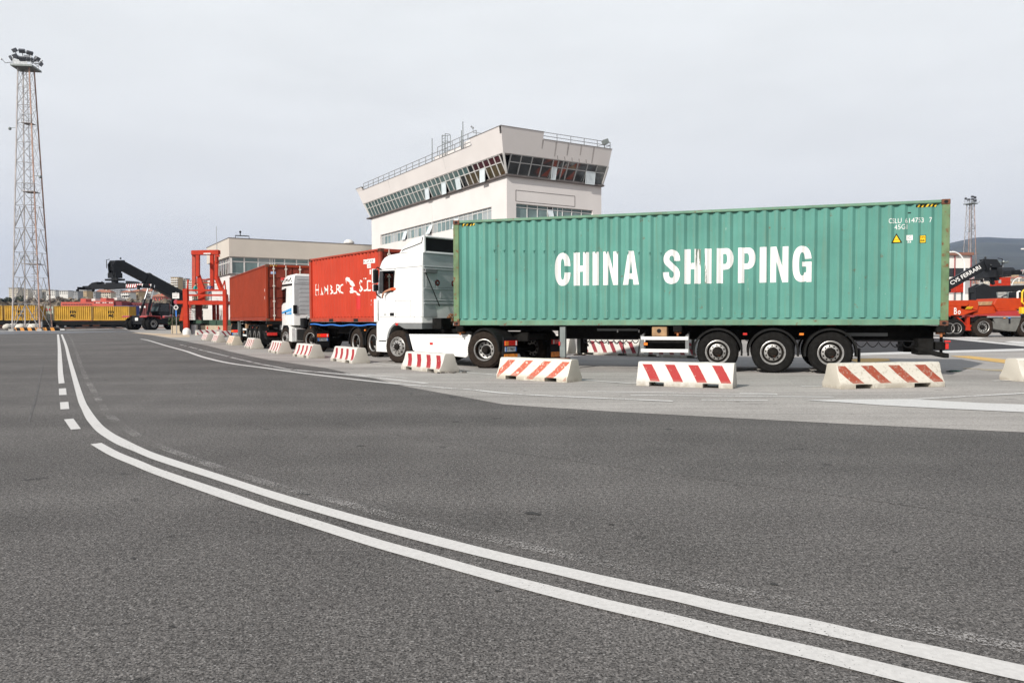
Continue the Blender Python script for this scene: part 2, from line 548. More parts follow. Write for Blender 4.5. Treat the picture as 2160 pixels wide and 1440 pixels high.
# ------------------------------------------------------------------ ground, paving, painted lines
def ground_mat(name, base, grain=.45, grain_scale=75, patch=.16, tint=None, streaks=0, bump=.5, speck=None, cracks=False):
    mt = bpy.data.materials.new(name)
    mt.use_nodes = True
    t = mt.node_tree
    p = t.nodes['Principled BSDF']
    p.inputs['Roughness'].default_value = .9
    p.inputs['Specular IOR Level'].default_value = .3
    L = t.links.new
    pos = N(t, 'ShaderNodeNewGeometry').outputs['Position']
    def nz(sc, det, ro=.5, vec=None):
        n = N(t, 'ShaderNodeTexNoise')
        n.inputs['Scale'].default_value, n.inputs['Detail'].default_value, n.inputs['Roughness'].default_value = sc, det, ro
        L(vec or pos, n.inputs['Vector'])
        return n.outputs['Fac']
    def rng(s, a, b, c, d):
        n = N(t, 'ShaderNodeMapRange')
        for i, v in enumerate((a, b, c, d)):
            n.inputs[i + 1].default_value = v
        L(s, n.inputs[0])
        return n.outputs[0]
    def mul(a, b):
        n = N(t, 'ShaderNodeMath', operation='MULTIPLY')
        L(a, n.inputs[0])
        L(b, n.inputs[1])
        return n.outputs[0]
    g = rng(nz(grain_scale, 3, .65), .3, .7, 1 - grain, 1 + grain)
    g2 = rng(nz(grain_scale * .33, 2), .3, .7, 1 - grain * .35, 1 + grain * .35)
    a = rng(nz(.22, 5, .6), .3, .7, 1 - patch, 1 + patch)
    b_ = rng(nz(1.7, 4), .3, .7, 1 - patch * .45, 1 + patch * .45)
    f = mul(mul(g, g2), mul(a, b_))
    if streaks:
        mpn = N(t, 'ShaderNodeMapping')
        mpn.inputs['Rotation'].default_value = (0, 0, R_(22))
        mpn.inputs['Scale'].default_value = (.12, 2.6, 1)
        L(pos, mpn.inputs[0])
        f = mul(f, rng(nz(1.0, 6, .65, mpn.outputs[0]), .3, .72, 1 + streaks * .4, 1 - streaks))
        mp2 = N(t, 'ShaderNodeMapping')
        mp2.inputs['Rotation'].default_value = (0, 0, R_(-8))
        mp2.inputs['Scale'].default_value = (.2, 5, 1)
        L(pos, mp2.inputs[0])
        f = mul(f, rng(nz(1.0, 5, .65, mp2.outputs[0]), .55, .75, 1, 1 - streaks * .8))
    # small dark marks and oil spots
    f = mul(f, rng(nz(3.1, 2, .4), .70, .76, 1, .55))
    mpd = N(t, 'ShaderNodeMapping')
    mpd.inputs['Rotation'].default_value = (0, 0, R_(15))
    mpd.inputs['Scale'].default_value = (.9, 5.5, 1)
    L(pos, mpd.inputs[0])
    f = mul(f, rng(nz(1.0, 3, .5, mpd.outputs[0]), .735, .76, 1, .42))
    # faint wheel tracks and worn lanes
    mpt = N(t, 'ShaderNodeMapping')
    mpt.inputs['Rotation'].default_value = (0, 0, R_(-63))
    mpt.inputs['Scale'].default_value = (.03, .55, 1)
    L(pos, mpt.inputs[0])
    f = mul(f, rng(nz(1.0, 4, .55, mpt.outputs[0]), .35, .68, 1.12, .82))
    mc = N(t, 'ShaderNodeVectorMath', operation='SCALE')
    mc.inputs[0].default_value = base
    L(f, mc.inputs['Scale'])
    colr = mc.outputs[0]
    if tint:
        mx = N(t, 'ShaderNodeMix', data_type='RGBA')
        L(rng(nz(.35, 4), .45, .65, 0, .5), mx.inputs['Factor'])
        L(colr, mx.inputs['A'])
        mx.inputs['B'].default_value = (*tint, 1)
        colr = mx.outputs['Result']
    if speck:
        mx = N(t, 'ShaderNodeMix', data_type='RGBA')
        L(rng(nz(grain_scale * .8, 1), .66, .70, 0, .7), mx.inputs['Factor'])
        L(colr, mx.inputs['A'])
        mx.inputs['B'].default_value = (*speck, 1)
        colr = mx.outputs['Result']
    L(colr, p.inputs['Base Color'])
    bn = N(t, 'ShaderNodeBump')
    bn.inputs['Strength'].default_value = bump
    bn.inputs['Distance'].default_value = .008
    L(nz(grain_scale * 1.1, 3), bn.inputs['Height'])
    L(bn.outputs[0], p.inputs['Normal'])
    return mt

M_asphalt = ground_mat('aged asphalt', (.101, .0945, .089), 1.15, 88, .2, speck=(.36, .35, .335), bump=.9)
M_asphalt2 = ground_mat('older asphalt lane', (.096, .090, .085), 1.05, 88, .2, speck=(.33, .32, .30), bump=.9)
M_freshasphalt = ground_mat('fresh dark asphalt', (.035, .035, .038), .3, 60, .1)
M_apron = ground_mat('pale concrete apron', (.325, .306, .284), .34, 60, .13, streaks=.2, bump=.25, speck=(.2, .19, .17))
M_sandy = ground_mat('sandy apron patch', (.48, .38, .27), .2, 40, .2)
M_kerbc = ground_mat('pale kerb concrete', (.42, .41, .40), .15, 40, .1)

def paint_mat(name, col, wear, under, grain=90, wide=0.):
    """road paint: chipped down to the asphalt by wear"""
    mt = bpy.data.materials.new(name)
    mt.use_nodes = True
    t = mt.node_tree
    p = t.nodes['Principled BSDF']
    p.inputs['Roughness'].default_value = .75
    L = t.links.new
    pos = N(t, 'ShaderNodeNewGeometry').outputs['Position']
    n = N(t, 'ShaderNodeTexNoise')
    n.inputs['Scale'].default_value, n.inputs['Detail'].default_value, n.inputs['Roughness'].default_value = grain, 4, .6
    L(pos, n.inputs['Vector'])
    n2 = N(t, 'ShaderNodeTexNoise')
    n2.inputs['Scale'].default_value, n2.inputs['Detail'].default_value = 1.3, 5
    L(pos, n2.inputs['Vector'])
    ad = N(t, 'ShaderNodeMath', operation='MULTIPLY_ADD')
    ad.inputs[1].default_value = .35 + wide
    L(n2.outputs['Fac'], ad.inputs[0])
    L(n.outputs['Fac'], ad.inputs[2])
    r = N(t, 'ShaderNodeMapRange')
    th = .5 + (.35 + wide) * .5 + .30 * (1 - wear * 2)
    r.inputs[1].default_value, r.inputs[2].default_value = th - .02, th + .03
    L(ad.outputs[0], r.inputs[0])
    n3 = N(t, 'ShaderNodeTexNoise')
    n3.inputs['Scale'].default_value = 40
    L(pos, n3.inputs['Vector'])
    r3 = N(t, 'ShaderNodeMapRange')
    r3.inputs[1].default_value, r3.inputs[2].default_value, r3.inputs[3].default_value, r3.inputs[4].default_value = .3, .7, .9, 1.06
    L(n3.outputs['Fac'], r3.inputs[0])
    sc = N(t, 'ShaderNodeVectorMath', operation='SCALE')
    sc.inputs[0].default_value = col
    L(r3.outputs[0], sc.inputs['Scale'])
    L(sc.outputs[0], p.inputs['Base Color'])
    inv = N(t, 'ShaderNodeMath', operation='SUBTRACT')
    inv.inputs[0].default_value = 1
    L(r.outputs[0], inv.inputs[1])
    L(inv.outputs[0], p.inputs['Alpha'])
    return mt
M_line = paint_mat('white road paint', (.56, .545, .52), .2, (.25, .24, .23))
M_lineworn = paint_mat('worn white road paint', (.44, .43, .41), .42, (.17, .165, .16), 70, .4)
M_ghost = paint_mat('almost gone road paint', (.30, .285, .27), .64, (.125, .118, .112), 85, .12)
M_linewhite = paint_mat('broad white paint', (.56, .55, .53), .2, (.4, .38, .36), 30)
M_lineapron = paint_mat('white line on the apron', (.60, .585, .56), .30, (.385, .362, .335), 30, .5)
M_yline = paint_mat('yellow road paint', (.58, .36, .10), .22, (.4, .33, .24), 20, .3)
M_ylineworn = paint_mat('faint yellow road paint', (.45, .37, .22), .5, (.385, .362, .335), 20, .6)

def crom(P, k=6):
    """smooth curve through points"""
    out_ = []
    for i in range(len(P) - 1):
        p0, p1, p2, p3 = P[max(i - 1, 0)], P[i], P[i + 1], P[min(i + 2, len(P) - 1)]
        for j in range(k):
            t = j / k
            out_.append(.5 * ((2 * p1) + (p2 - p0) * t + (2 * p0 - 5 * p1 + 4 * p2 - p3) * t * t + (3 * p1 - p0 - 3 * p2 + p3) * t ** 3))
    out_.append(P[-1])
    return out_
def sheet(name, pts, z, mtl, kind='structure', label=None, cat=None, world=False, merge=None):
    """a flat polygon lying on the ground"""
    b = MB()
    ps = [Vector((p[0], p[1], z)) if world else at(*p).xy.to_3d() + Vector((0, 0, z)) for p in pts]
    b.add(ps, [tuple(range(len(ps)))])
    o = b.build(name, mtl)
    tag(o, kind=kind)
    return o
def stripe(name, pairs, z, mtl, smooth=True, k=6, mb=None):
    """a painted line between its two surveyed edges"""
    A = [at(*p[0]).xy.to_3d() for p in pairs]
    B = [at(*p[1]).xy.to_3d() for p in pairs]
    if smooth:
        A, B = crom(A, k), crom(B, k)
    b = mb or MB()
    n = len(A)
    b.add([v + Vector((0, 0, z)) for v in A + B], [(i, i + 1, n + i + 1, n + i) for i in range(n - 1)])
    if mb:
        return
    o = b.build(name, mtl)
    tag(o, kind='structure')
    return o
def line(name, pts, w, z, mtl, k=6):
    """a painted line of constant width along surveyed points"""
    P = crom([at(*p).xy.to_3d() for p in pts], k)
    vs, n = [], len(P)
    for sgn in (-1, 1):
        for i, q in enumerate(P):
            d = (P[min(i + 1, n - 1)] - P[max(i - 1, 0)]).normalized()
            vs.append(q + Vector((-d.y, d.x, 0)) * sgn * w / 2 + Vector((0, 0, z)))
    b = MB()
    b.add(vs, [(i, i + 1, n + i + 1, n + i) for i in range(n - 1)])
    o = b.build(name, mtl)
    tag(o, kind='structure')
    return o
def fix_up(o):
    me = o.data
    b = bmesh.new()
    b.from_mesh(me)
    for f in b.faces:
        if f.normal.z < 0:
            f.normal_flip()
    b.to_mesh(me)
    b.free()

g = sheet('ground', [(-6000, -60), (6000, -60), (6000, 9000), (-6000, 9000)], 0, M_asphalt, world=True)

edge = [(241, 687.8), (262, 694), (290, 702), (332, 709), (390, 719.5), (441.7, 729.7), (483.3, 740.8), (525, 750.5), (566.7, 759), (622, 767), (687.8, 776.4), (757, 791.7), (793, 799),
        (855.6, 815.3), (977.8, 837.5), (1061, 852.8), (1116.7, 857), (1300, 868.6), (1560, 882.5), (1838, 897), (2160, 912), (2400, 923)]
ap = [at(*p).xy for p in edge]
ap = ap + [Vector((30, 8)), Vector((260, 60)), Vector((260, 190)), Vector((-72, 190)), at(236, 685).xy]
sheet('concrete_apron', ap, .004, M_apron, world=True)
sheet('sandy_apron_patch', [(275, 701), (330, 703.5), (400, 706), (400, 711), (360, 712), (332, 708)], .008, M_sandy)
sheet('asphalt_lane', [(215, 712), (263, 727), (310, 745), (360, 768), (460, 814), (640, 880), (900, 930), (1300, 985), (1800, 1050), (2500, 1150), (2500, 932), (2160, 914), (1838, 899), (1560, 884.5), (1300, 870.5), (1116.7, 859), (1061, 854.5), (977.8, 839), (855.6, 817), (793, 800.5), (757, 793), (687.8, 778), (622, 768.5), (566.7, 760.2), (525, 751.7), (483.3, 742), (441.7, 730.9), (390, 720.7), (332, 710)], .002, M_asphalt2)
line('asphalt_seam', [(116, 704), (103, 728), (91, 768), (84, 800), (75, 840), (60, 890)], .03, .003, mat('tar seam', (.085, .08, .076), .9, var=.3, scale=3))
# fresh asphalt roadway behind the lorries
sheet('asphalt_roadway', [(1640, 748.5), (1812, 748), (1999, 743.6), (2160, 739.2), (2300, 735), (2300, 735), (2160, 729), (1995, 713.5), (1760, 704), (1560, 712)], .008, M_freshasphalt)
stripe('road_marking', [((1700, 746.6), (1700, 751.5)), ((1811, 745.0), (1811, 750.0)), ((1999, 739.8), (1999, 744.8)), ((2160, 735.4), (2160, 740.2))], .012, M_linewhite, False)
stripe('road_marking', [((1860, 705.6), (1860, 708.5)), ((1995, 711.5), (1995, 714.4)), ((2160, 727.5), (2160, 730.8))], .012, M_linewhite, False)
sheet('road_marking', [(1996, 711.2), (2010, 709.8), (2048, 709.5), (2080, 712.6), (2060, 716.4)], .012, M_linewhite)
sheet('road_marking', [(2118, 721.6), (2135, 719.5), (2160, 720.5), (2160, 726.6), (2150, 725.6)], .012, M_linewhite)
# the double line sweeping round
L1 = [((128, 705.3), (132, 705.3)), ((134.9, 724.7), (140.4, 724.7)), ((141.7, 753.9), (149, 753.9)), ((148.5, 783), (158.3, 783)), ((156.3, 814.2), (168.3, 814.2)), ((165, 847.2), (180, 846)),
      ((171.8, 862.8), (188.5, 861.5)), ((180.6, 882.2), (201, 879.5)), ((192.2, 897.8), (214.5, 895.5)), ((204, 910.4), (228, 907)), ((221.4, 923), (246, 918.5)), ((246.7, 937.7), (270, 930.5)),
      ((283.6, 953), (300, 945)), ((330, 972), (340, 961)), ((480, 1021), (488, 1009)), ((560, 1048), (566, 1034)), ((660, 1079), (667, 1064)), ((780, 1113.5), (788, 1098)), ((900, 1146.5), (907, 1128.5)), ((1040, 1181.7), (1047, 1163.7)),
      ((1160, 1210), (1167, 1191.5)), ((1280, 1239), (1288, 1218.5)), ((1420, 1269), (1428, 1248)), ((1540, 1298.5), (1549, 1275.5)), ((1700, 1333), (1710, 1307.5)), ((1840, 1364), (1850, 1339.3)), ((1990, 1400), (2002, 1370.8)),
      ((2160, 1439), (2174, 1408)), ((2330, 1476), (2346, 1443))]
stripe('road_marking', L1, .006, M_line)
L2 = [((191, 937.5), (214, 934.6)), ((231, 961), (252, 954.8)), ((279, 981.5), (296, 972.5)), ((330, 1002.6), (344, 992)), ((480, 1056), (489, 1040.5)), ((560, 1082), (567, 1067.5)), ((660, 1114), (668, 1097.5)), ((780, 1152.5), (788, 1135.3)), ((900, 1187), (908, 1168.8)),
      ((1040, 1226.5), (1048, 1208)), ((1160, 1259), (1168, 1238)), ((1280, 1289), (1289, 1267.8)), ((1420, 1322), (1430, 1299.3)), ((1540, 1353), (1551, 1329.5)), ((1700, 1390), (1711, 1364)), ((1840, 1425), (1852, 1397)), ((1990, 1462), (2004, 1433)), ((2160, 1500), (2176, 1469))]
stripe('road_marking', L2, .006, M_line)
stripe('road_marking', [((120.3, 705.3), (124.2, 705)), ((121.6, 728.6), (128, 728.6)), ((121.8, 760), (131, 760)), ((122, 785), (133, 785)), ((123.8, 809.5), (136.4, 808.2))], .006, M_line)
for q in (((124.2, 820), (139.3, 819), (140.7, 833), (124.6, 833.6)), ((126.5, 848.8), (144.2, 847.8), (146.3, 862.8), (127.5, 863.8)), ((134.9, 885), (154.7, 883.2), (170.8, 905), (149.5, 906.5))):
    sheet('road_marking', q, .006, M_line)
line('road_marking', [(140, 700), (150, 715), (162, 745), (176, 785), (196, 822), (212, 850), (230, 875), (258, 898), (294, 921), (334, 940), (392, 962), (540, 1012), (700, 1055), (850, 1094), (1080, 1146), (1330, 1200), (1580, 1252), (1830, 1302), (2080, 1352), (2200, 1376)], .11, .0045, M_ghost)
# edge lines along the apron
line('road_marking', [(297, 715), (312.8, 718), (351.7, 729.6), (390.6, 740.3), (429.5, 753.5), (483, 766), (566.7, 777.5), (650, 788.9), (761, 802), (844.4, 810.8)], .15, .009, M_line)
line('road_marking', [(848, 811.2), (944, 819.4), (1000, 823.4), (1089, 832), (1300, 842), (1420, 847)], .14, .012, M_lineapron)
for q in ([(379, 726.7), (392.5, 729.8)], [(399, 731.5), (416, 736)], [(419.7, 737.2), (481, 752)], [(486, 753.6), (540, 766), (602, 778)]):
    line('road_marking', q, .12, .009, M_lineworn)
line('road_marking', [(602, 779), (728, 790), (830, 801), (900, 809)], .14, .009, M_lineapron)
line('road_marking', [(727, 788), (790, 792.5), (860, 797.5)], .1, .009, M_lineapron)
line('road_marking', [(700, 757), (779.4, 765), (828, 769.8), (972, 785), (1030, 789.9), (1051, 791.8), (1224, 801.7), (1340, 810), (1420, 812)], .12, .012, M_line)
line('road_marking', [(1690, 815), (1752, 815)], .12, .012, M_lineapron)
line('road_marking', [(2093, 804), (2132, 803)], .12, .012, M_lineapron)
sheet('road_marking', [(1699, 845), (1782, 843.5), (1921, 842.6), (1985, 846.5), (2060, 850.5), (2160, 854.2), (2300, 859), (2300, 876), (2160, 870.6), (1976.7, 862), (1900, 858), (1851.7, 855.3), (1780, 849.8)], .012, M_linewhite)
sheet('road_marking', [(1921, 842.2), (1990, 838.5), (2160, 829.2), (2300, 821.5), (2300, 823.4), (2160, 831.2), (1990, 840.6), (1940, 843.2)], .012, M_lineapron)
for q in ([(1240, 826), (1420, 829), (1640, 833)], [(1330, 834), (1560, 836), (1760, 838)], [(1560, 829.5), (1640, 831.5)], [(1480, 844), (1620, 845)]):
    line('road_marking', q, .1, .009, M_lineapron)
sheet('road_marking', [(2004, 751.3), (2045, 751), (2108, 757.5), (2160, 762.2), (2260, 770), (2260, 776), (2160, 766.8), (2120, 766.6)], .012, M_yline)
sheet('road_marking', [(1790, 758.5), (1812, 756.8), (1850, 756), (1874, 757), (1878, 761.5), (1840, 764.5), (1806, 764.5)], .012, M_yline)
sheet('road_marking', [(2030, 776.5), (2160, 782), (2300, 788), (2300, 790), (2160, 785), (2040, 780.5)], .012, M_ylineworn)
M_mark = mat('tar mark', (.030, .029, .028), .9, var=.4, scale=30, world=True)
rk = random.Random(2)
for px, py, w_, h_ in ((1123, 1083, 36, 9), (1747, 980, 30, 3), (867, 830, 13, 2), (955, 838, 17, 2), (1195, 862, 16, 2), (1632, 1232, 20, 6), (1888, 1164, 14, 3), (1976, 1190, 13, 3), (281, 1178, 13, 5), (1050, 1246, 22, 6),
                       (1910, 1403, 14, 7), (640, 1042, 34, 5), (362, 1322, 18, 6), (930, 1158, 16, 4), (1410, 905, 24, 2), (560, 905, 22, 2), (300, 800, 12, 2), (520, 1010, 15, 3), (1290, 1106, 15, 3), (760, 940, 26, 2)):
    n_ = 11
    pts = []
    for i in range(n_):
        a_ = 2 * math.pi * i / n_
        r_ = .45 + .6 * rk.random()
        pts.append((px + math.cos(a_) * w_ / 2 * r_, py + math.sin(a_) * h_ / 2 * r_ + math.cos(a_) * h_ * .2))
    sheet('asphalt_mark', pts, .0035, M_mark)
for pts in () and ([(1180, 985), (1230, 1000), (1290, 1004), (1350, 1022), (1430, 1030)], [(1600, 920), (1690, 935), (1760, 933), (1850, 950)], [(640, 860), (720, 868), (790, 884), (880, 890)], [(200, 1090), (260, 1120), (300, 1175), (370, 1205)]):
    line('asphalt_crack', pts, .012, .003, M_mark)
for o in list(scene.objects):
    if o.get('kind') == 'structure':
        fix_up(o)

# ------------------------------------------------------------------ containers
PIT, RISE, FLAT, INN = .279, .074, .070, .061
CDEP = .056
def cdepth(x, ph=.0295):
    t = (x - ph) % PIT
    if t < RISE:
        return CDEP * (1 - t / RISE)
    if t < RISE + FLAT:
        return 0
    if t < 2 * RISE + FLAT:
        return CDEP * (t - RISE - FLAT) / RISE
    return CDEP
def cbreaks(x0, x1, ph=.0295):
    xs = [x0]
    k = math.floor((x0 - ph) / PIT) - 1
    while True:
        b0 = ph + k * PIT
        if b0 > x1:
            break
        for d in (0, RISE, RISE + FLAT, 2 * RISE + FLAT):
            if x0 + .004 < b0 + d < x1 - .004:
                xs.append(b0 + d)
        k += 1
    return xs + [x1]
def corr_sheet(mb, x0, x1, z0, z1, yo, sgn=1, dents=()):
    """corrugated wall between x0..x1, z0..z1 with its outer crests at y = yo"""
    xs = cbreaks(x0, x1)
    n = len(xs)
    zs = [z0, z1]
    vs = []
    for z in zs:
        for x in xs:
            edge = min(x - x0, x1 - x) < .001
            vs.append((x, yo - sgn * (0 if edge else cdepth(x)), z))
    mb.add(vs, [(i, i + 1, n + i + 1, n + i) for i in range(n - 1)])
def conform(b, yo, off=.004, sgn=1, flat=False):
    """lay flat lettering (x along the wall, z up) over the corrugations"""
    xs = [v.co.x for v in b.verts]
    if not flat:
        for xb in cbreaks(min(xs) - .01, max(xs) + .01)[1:-1]:
            bmesh.ops.bisect_plane(b, geom=b.verts[:] + b.edges[:] + b.faces[:], plane_co=(xb, 0, 0), plane_no=(1, 0, 0), dist=1e-5)
    for v in b.verts:
        v.co.y = yo - sgn * ((0 if flat else cdepth(v.co.x)) - off) + v.co.y
    return b
def bm_obj(b, name, mats, parent):
    bmesh.ops.recalc_face_normals(b, faces=b.faces)
    me = bpy.data.meshes.new(name)
    b.to_mesh(me)
    b.free()
    for m_ in (mats if isinstance(mats, (list, tuple)) else [mats]):
        me.materials.append(m_)
    o = bpy.data.objects.new(name, me)
    COL.objects.link(o)
    o.parent = parent
    return o
def wall_text(s, x_left, x_right, z0, z1, yo, bold=0, flat=False, off=.004, sgn=1):
    """words painted on the near wall, read from outside; x runs down towards the reader's right when sgn=1"""
    b = text_bm(s, abs(x_left - x_right), z1 - z0, bold)
    for v in b.verts:
        u, w = v.co.x, v.co.y
        v.co = Vector((x_left - sgn * u, 0, z0 + w))
    return conform(b, yo, off, sgn, flat)
def add_flat(b, poly, yo, mi=0, off=.004, x0=0, z0=0):
    vs = [b.verts.new((x0 - p[0], off, z0 + p[1])) for p in poly]
    f = b.faces.new(vs)
    f.material_index = mi
    return f

LH = .87
def glyph(ch, w, h=LH, sw=.15):
    """heavy condensed capitals as outline polygons (x to the right, y up)"""
    P = []
    def ring(a0, a1, g0, g1, n=2.5, k=40):
        rx, ry = w / 2, h / 2
        ix, iy = rx - sw * .97, ry - .155
        def sp(rx_, ry_, th):
            c, s = math.cos(th), math.sin(th)
            return (w / 2 + rx_ * math.copysign(abs(c) ** (2 / n), c), h / 2 + ry_ * math.copysign(abs(s) ** (2 / n), s))
        def th(ry_, g):
            return math.copysign(math.asin(min(1, (abs(g) / ry_) ** (n / 2))), g)
        o0, o1 = th(ry, g0), 2 * math.pi + th(ry, g1)
        i0, i1 = th(iy, g0), 2 * math.pi + th(iy, g1)
        O = [sp(rx, ry, o0 + (o1 - o0) * j / k) for j in range(k + 1)]
        I = [sp(ix, iy, i0 + (i1 - i0) * j / k) for j in range(k + 1)]
        for j in range(k):
            P.append([O[j], O[j + 1], I[j + 1], I[j]])
    if ch == 'I':
        P.append([(0, 0), (w, 0), (w, h), (0, h)])
    elif ch == 'H':
        P += [[(0, 0), (sw, 0), (sw, h), (0, h)], [(w - sw, 0), (w, 0), (w, h), (w - sw, h)], [(sw, .42 * h), (w - sw, .42 * h), (w - sw, .60 * h), (sw, .60 * h)]]
    elif ch == 'N':
        s2 = sw * .87
        P.append([(0, 0), (s2, 0), (s2, .60 * h), (w - s2, 0), (w, 0), (w, h), (w - s2, h), (w - s2, .42 * h), (s2 * 1.02, h), (0, h)])
    elif ch == 'A':
        P.append([(0, 0), (.145, 0), (w / 2, .72 * h), (w - .145, 0), (w, 0), (.66 * w, h), (.34 * w, h)])
        f = lambda z: .145 + (w / 2 - .145) * z / (.72 * h)
        P.append([(f(.17 * h), .17 * h), (w - f(.17 * h), .17 * h), (w - f(.34 * h), .34 * h), (f(.34 * h), .34 * h)])
    elif ch == 'C':
        ring(0, 0, .085, -.085)
    elif ch == 'G':
        ring(0, 0, .125, -.2)
        P.append([(w - sw * .75, 0.0), (w - .002, 0.0), (w - .002, .56 * h), (w - sw * .75, .56 * h)])
        P.append([(.50 * w, .43 * h), (w - sw * .75, .43 * h), (w - sw * .75, .56 * h), (.50 * w, .56 * h)])
    elif ch == 'P':
        P.append([(0, 0), (sw, 0), (sw, h), (0, h)])
        O, I = [], []
        k = 16
        for j in range(k + 1):
            th = math.pi / 2 - math.pi * j / k
            cc, ss = math.cos(th) ** .85, math.copysign(abs(math.sin(th)) ** .9, math.sin(th))
            O.append((.52 * w + .48 * w * cc, .695 * h + .305 * h * ss))
            I.append((.50 * w + (.50 * w - sw) * cc, .695 * h + .145 * h * ss))
        O = [(sw, h)] + O + [(sw, .39 * h)]
        I = [(sw, .84 * h)] + I + [(sw, .55 * h)]
        for j in range(len(O) - 1):
            P.append([O[j], O[j + 1], I[j + 1], I[j]])
    elif ch == 'S':
        pts = [(.83, .675), (.80, .80), (.68, .885), (.5, .912), (.31, .875), (.20, .765), (.235, .65), (.5, .52), (.765, .385), (.81, .25), (.70, .125), (.5, .088), (.30, .125), (.19, .225), (.165, .35)]
        V = crom([Vector((a * w, b * h, 0)) for a, b in pts], 5)
        A, B = [], []
        for i, q in enumerate(V):
            d = (V[min(i + 1, len(V) - 1)] - V[max(i - 1, 0)]).normalized()
            if i in (0, len(V) - 1):
                d = Vector((0, 1 if i == 0 else 1, 0))
            nrm = Vector((-d.y, d.x, 0)) * sw * .5
            A.append(q + nrm)
            B.append(q - nrm)
        if (A[0] - A[1]).length > (A[0] - B[1]).length:
            A[0], B[0] = B[0], A[0]
        if (A[-1] - A[-2]).length > (A[-1] - B[-2]).length:
            A[-1], B[-1] = B[-1], A[-1]
        for i in range(len(V) - 1):
            P.append([tuple(A[i].xy), tuple(A[i + 1].xy), tuple(B[i + 1].xy), tuple(B[i].xy)])
    return P

CW = 2.438
def container(name, L, H, loc, rz, mats, label, group, doors='rear', dents=False, detail=True, cat='container'):
    """box container: x runs from the rear end forward, +y is its left side, z up from its floor"""
    mw, mr, mp_, md = mats          # wall, rails, posts, doors
    root = empty(name, loc, rz, label, cat, group)
    y = CW / 2
    for sx, sy in ((0, 1), (0, -1), (1, 1), (1, -1)):
        x0, x1 = (0, .165) if sx == 0 else (L - .165, L)
        y0, y1 = sorted((sy * y, sy * (y - .10)))
        b = MB().box((x0, y0, .118), (x1, y1, H - .118))
        b.build('corner_post', mp_, root, bevel=.012)
        for z0, z1 in ((0, .118), (H - .118, H + .006)):
            c = MB()
            xa, xb = (-.003, .182) if sx == 0 else (L - .182, L + .003)
            ya, yb = sorted((sy * (y + .003), sy * (y - .16)))
            c.box((xa, ya, z0), (xb, yb, z1))
            o = c.build('corner_casting', [M_rustcast if detail else mp_, M_dark], root, bevel=.012)
            if detail:
                h = MB()
                xm, zm = (xa + xb) / 2, (z0 + z1) / 2
                h.lathe([(.0, 0), (.036, 0), (.036, -.02 * sy)], (0, sy * (y + .005), 0), 'y', 14)
                for i, v in enumerate(h.v):
                    h.v[i] = Vector((v.x * 1.25 + xm, v.y, v.z + zm))
                h.build('lifting_hole', M_dark, o)
    for sy in (1, -1):
        ya, yb = sorted((sy * y, sy * (y - .06)))
        MB().box((.182, ya, H - .075), (L - .182, yb, H - .004)).build('top_rail', mr, root, bevel=.01)
        r = MB()
        r.box((.182, ya, .012), (L - .182, yb, .15))
        r.build('bottom_rail', mr, root, bevel=.01)
        s = MB()
        corr_sheet(s, .165, L - .165, .195, H - .075, sy * (y - .022), sy)
        s.box((.165, sy * (y - .070), .13), (L - .165, sy * (y - .062), .21))
        s.build('side_wall', mw, root)
    MB().box((.165, -y + .06, H - .055), (L - .165, y - .06, H - .02)).build('roof', mr, root)
    MB().box((.1, -y + .06, .03), (L - .1, y - .06, .14)).build('floor', M_chassis, root)
    ends = [(0, -1, doors == 'rear'), (L, 1, doors == 'front')]
    for xe, sg, isdoor in ends:
        xa = xe - sg * .02
        for zz0, zz1 in ((H - .12, H - .003), (.003, .13)):
            MB().box((xe, -y + .16, zz0), (xe - sg * .08, y - .16, zz1)).build('end_rail', mp_, root, bevel=.008)
        if not isdoor or not detail:
            e = MB()
            n = 0
            ys = cbreaks(-y + .1, y - .1)
            n = len(ys)
            e.add([(xe - sg * (.03 + cdepth(v)), v, z) for z in (.13, H - .12) for v in ys], [(i, i + 1, n + i + 1, n + i) for i in range(n - 1)])
            e.build('end_wall', mw, root)
        else:
            for s in (1, -1):
                d = MB()
                ya, yb = sorted((s * .012, s * (y - .11)))
                d.box((xe - sg * .10, ya, .13), (xe - sg * .06, yb, H - .12))
                k = 5
                for i in range(k):
                    z0 = .16 + (H - .31) * i / k
                    z1 = .16 + (H - .31) * (i + .78) / k
                    d.box((xe - sg * .06, ya + .05, z0), (xe - sg * .03, yb - .05, z1))
                dd = d.build('door', md, root, bevel=.012)
                for q in (.28, .78):
                    lb = MB()
                    yy = s * (.012 + (y - .12) * q)
                    lb.cyl((xe + sg * .005, yy, .05), (xe + sg * .005, yy, H - .04), .021, 10)
                    for zz in (.25, H * .35, H * .62, H - .2):
                        lb.box((xe - sg * .03, yy - .05, zz - .035), (xe + sg * .03, yy + .05, zz + .035))
                    lb.build('locking_bar', mat('pale locking bar', (.56, .50, .44), .5, var=.15), dd)
    return root

def place(near_x, near_y, z, a):
    """centre of the rear end from its surveyed near corner"""
    return Vector((near_x + math.sin(a) * CW / 2, near_y - math.cos(a) * CW / 2, z))
GA, R1A, R2A = 2.8463, 2.243, 2.0568
GP = place(10.047, 17.371, 1.162, GA)
R1P = place(-4.615, 26.556, 1.25, R1A)
R2P = place(-11.246, 34.598, 1.29, R2A)

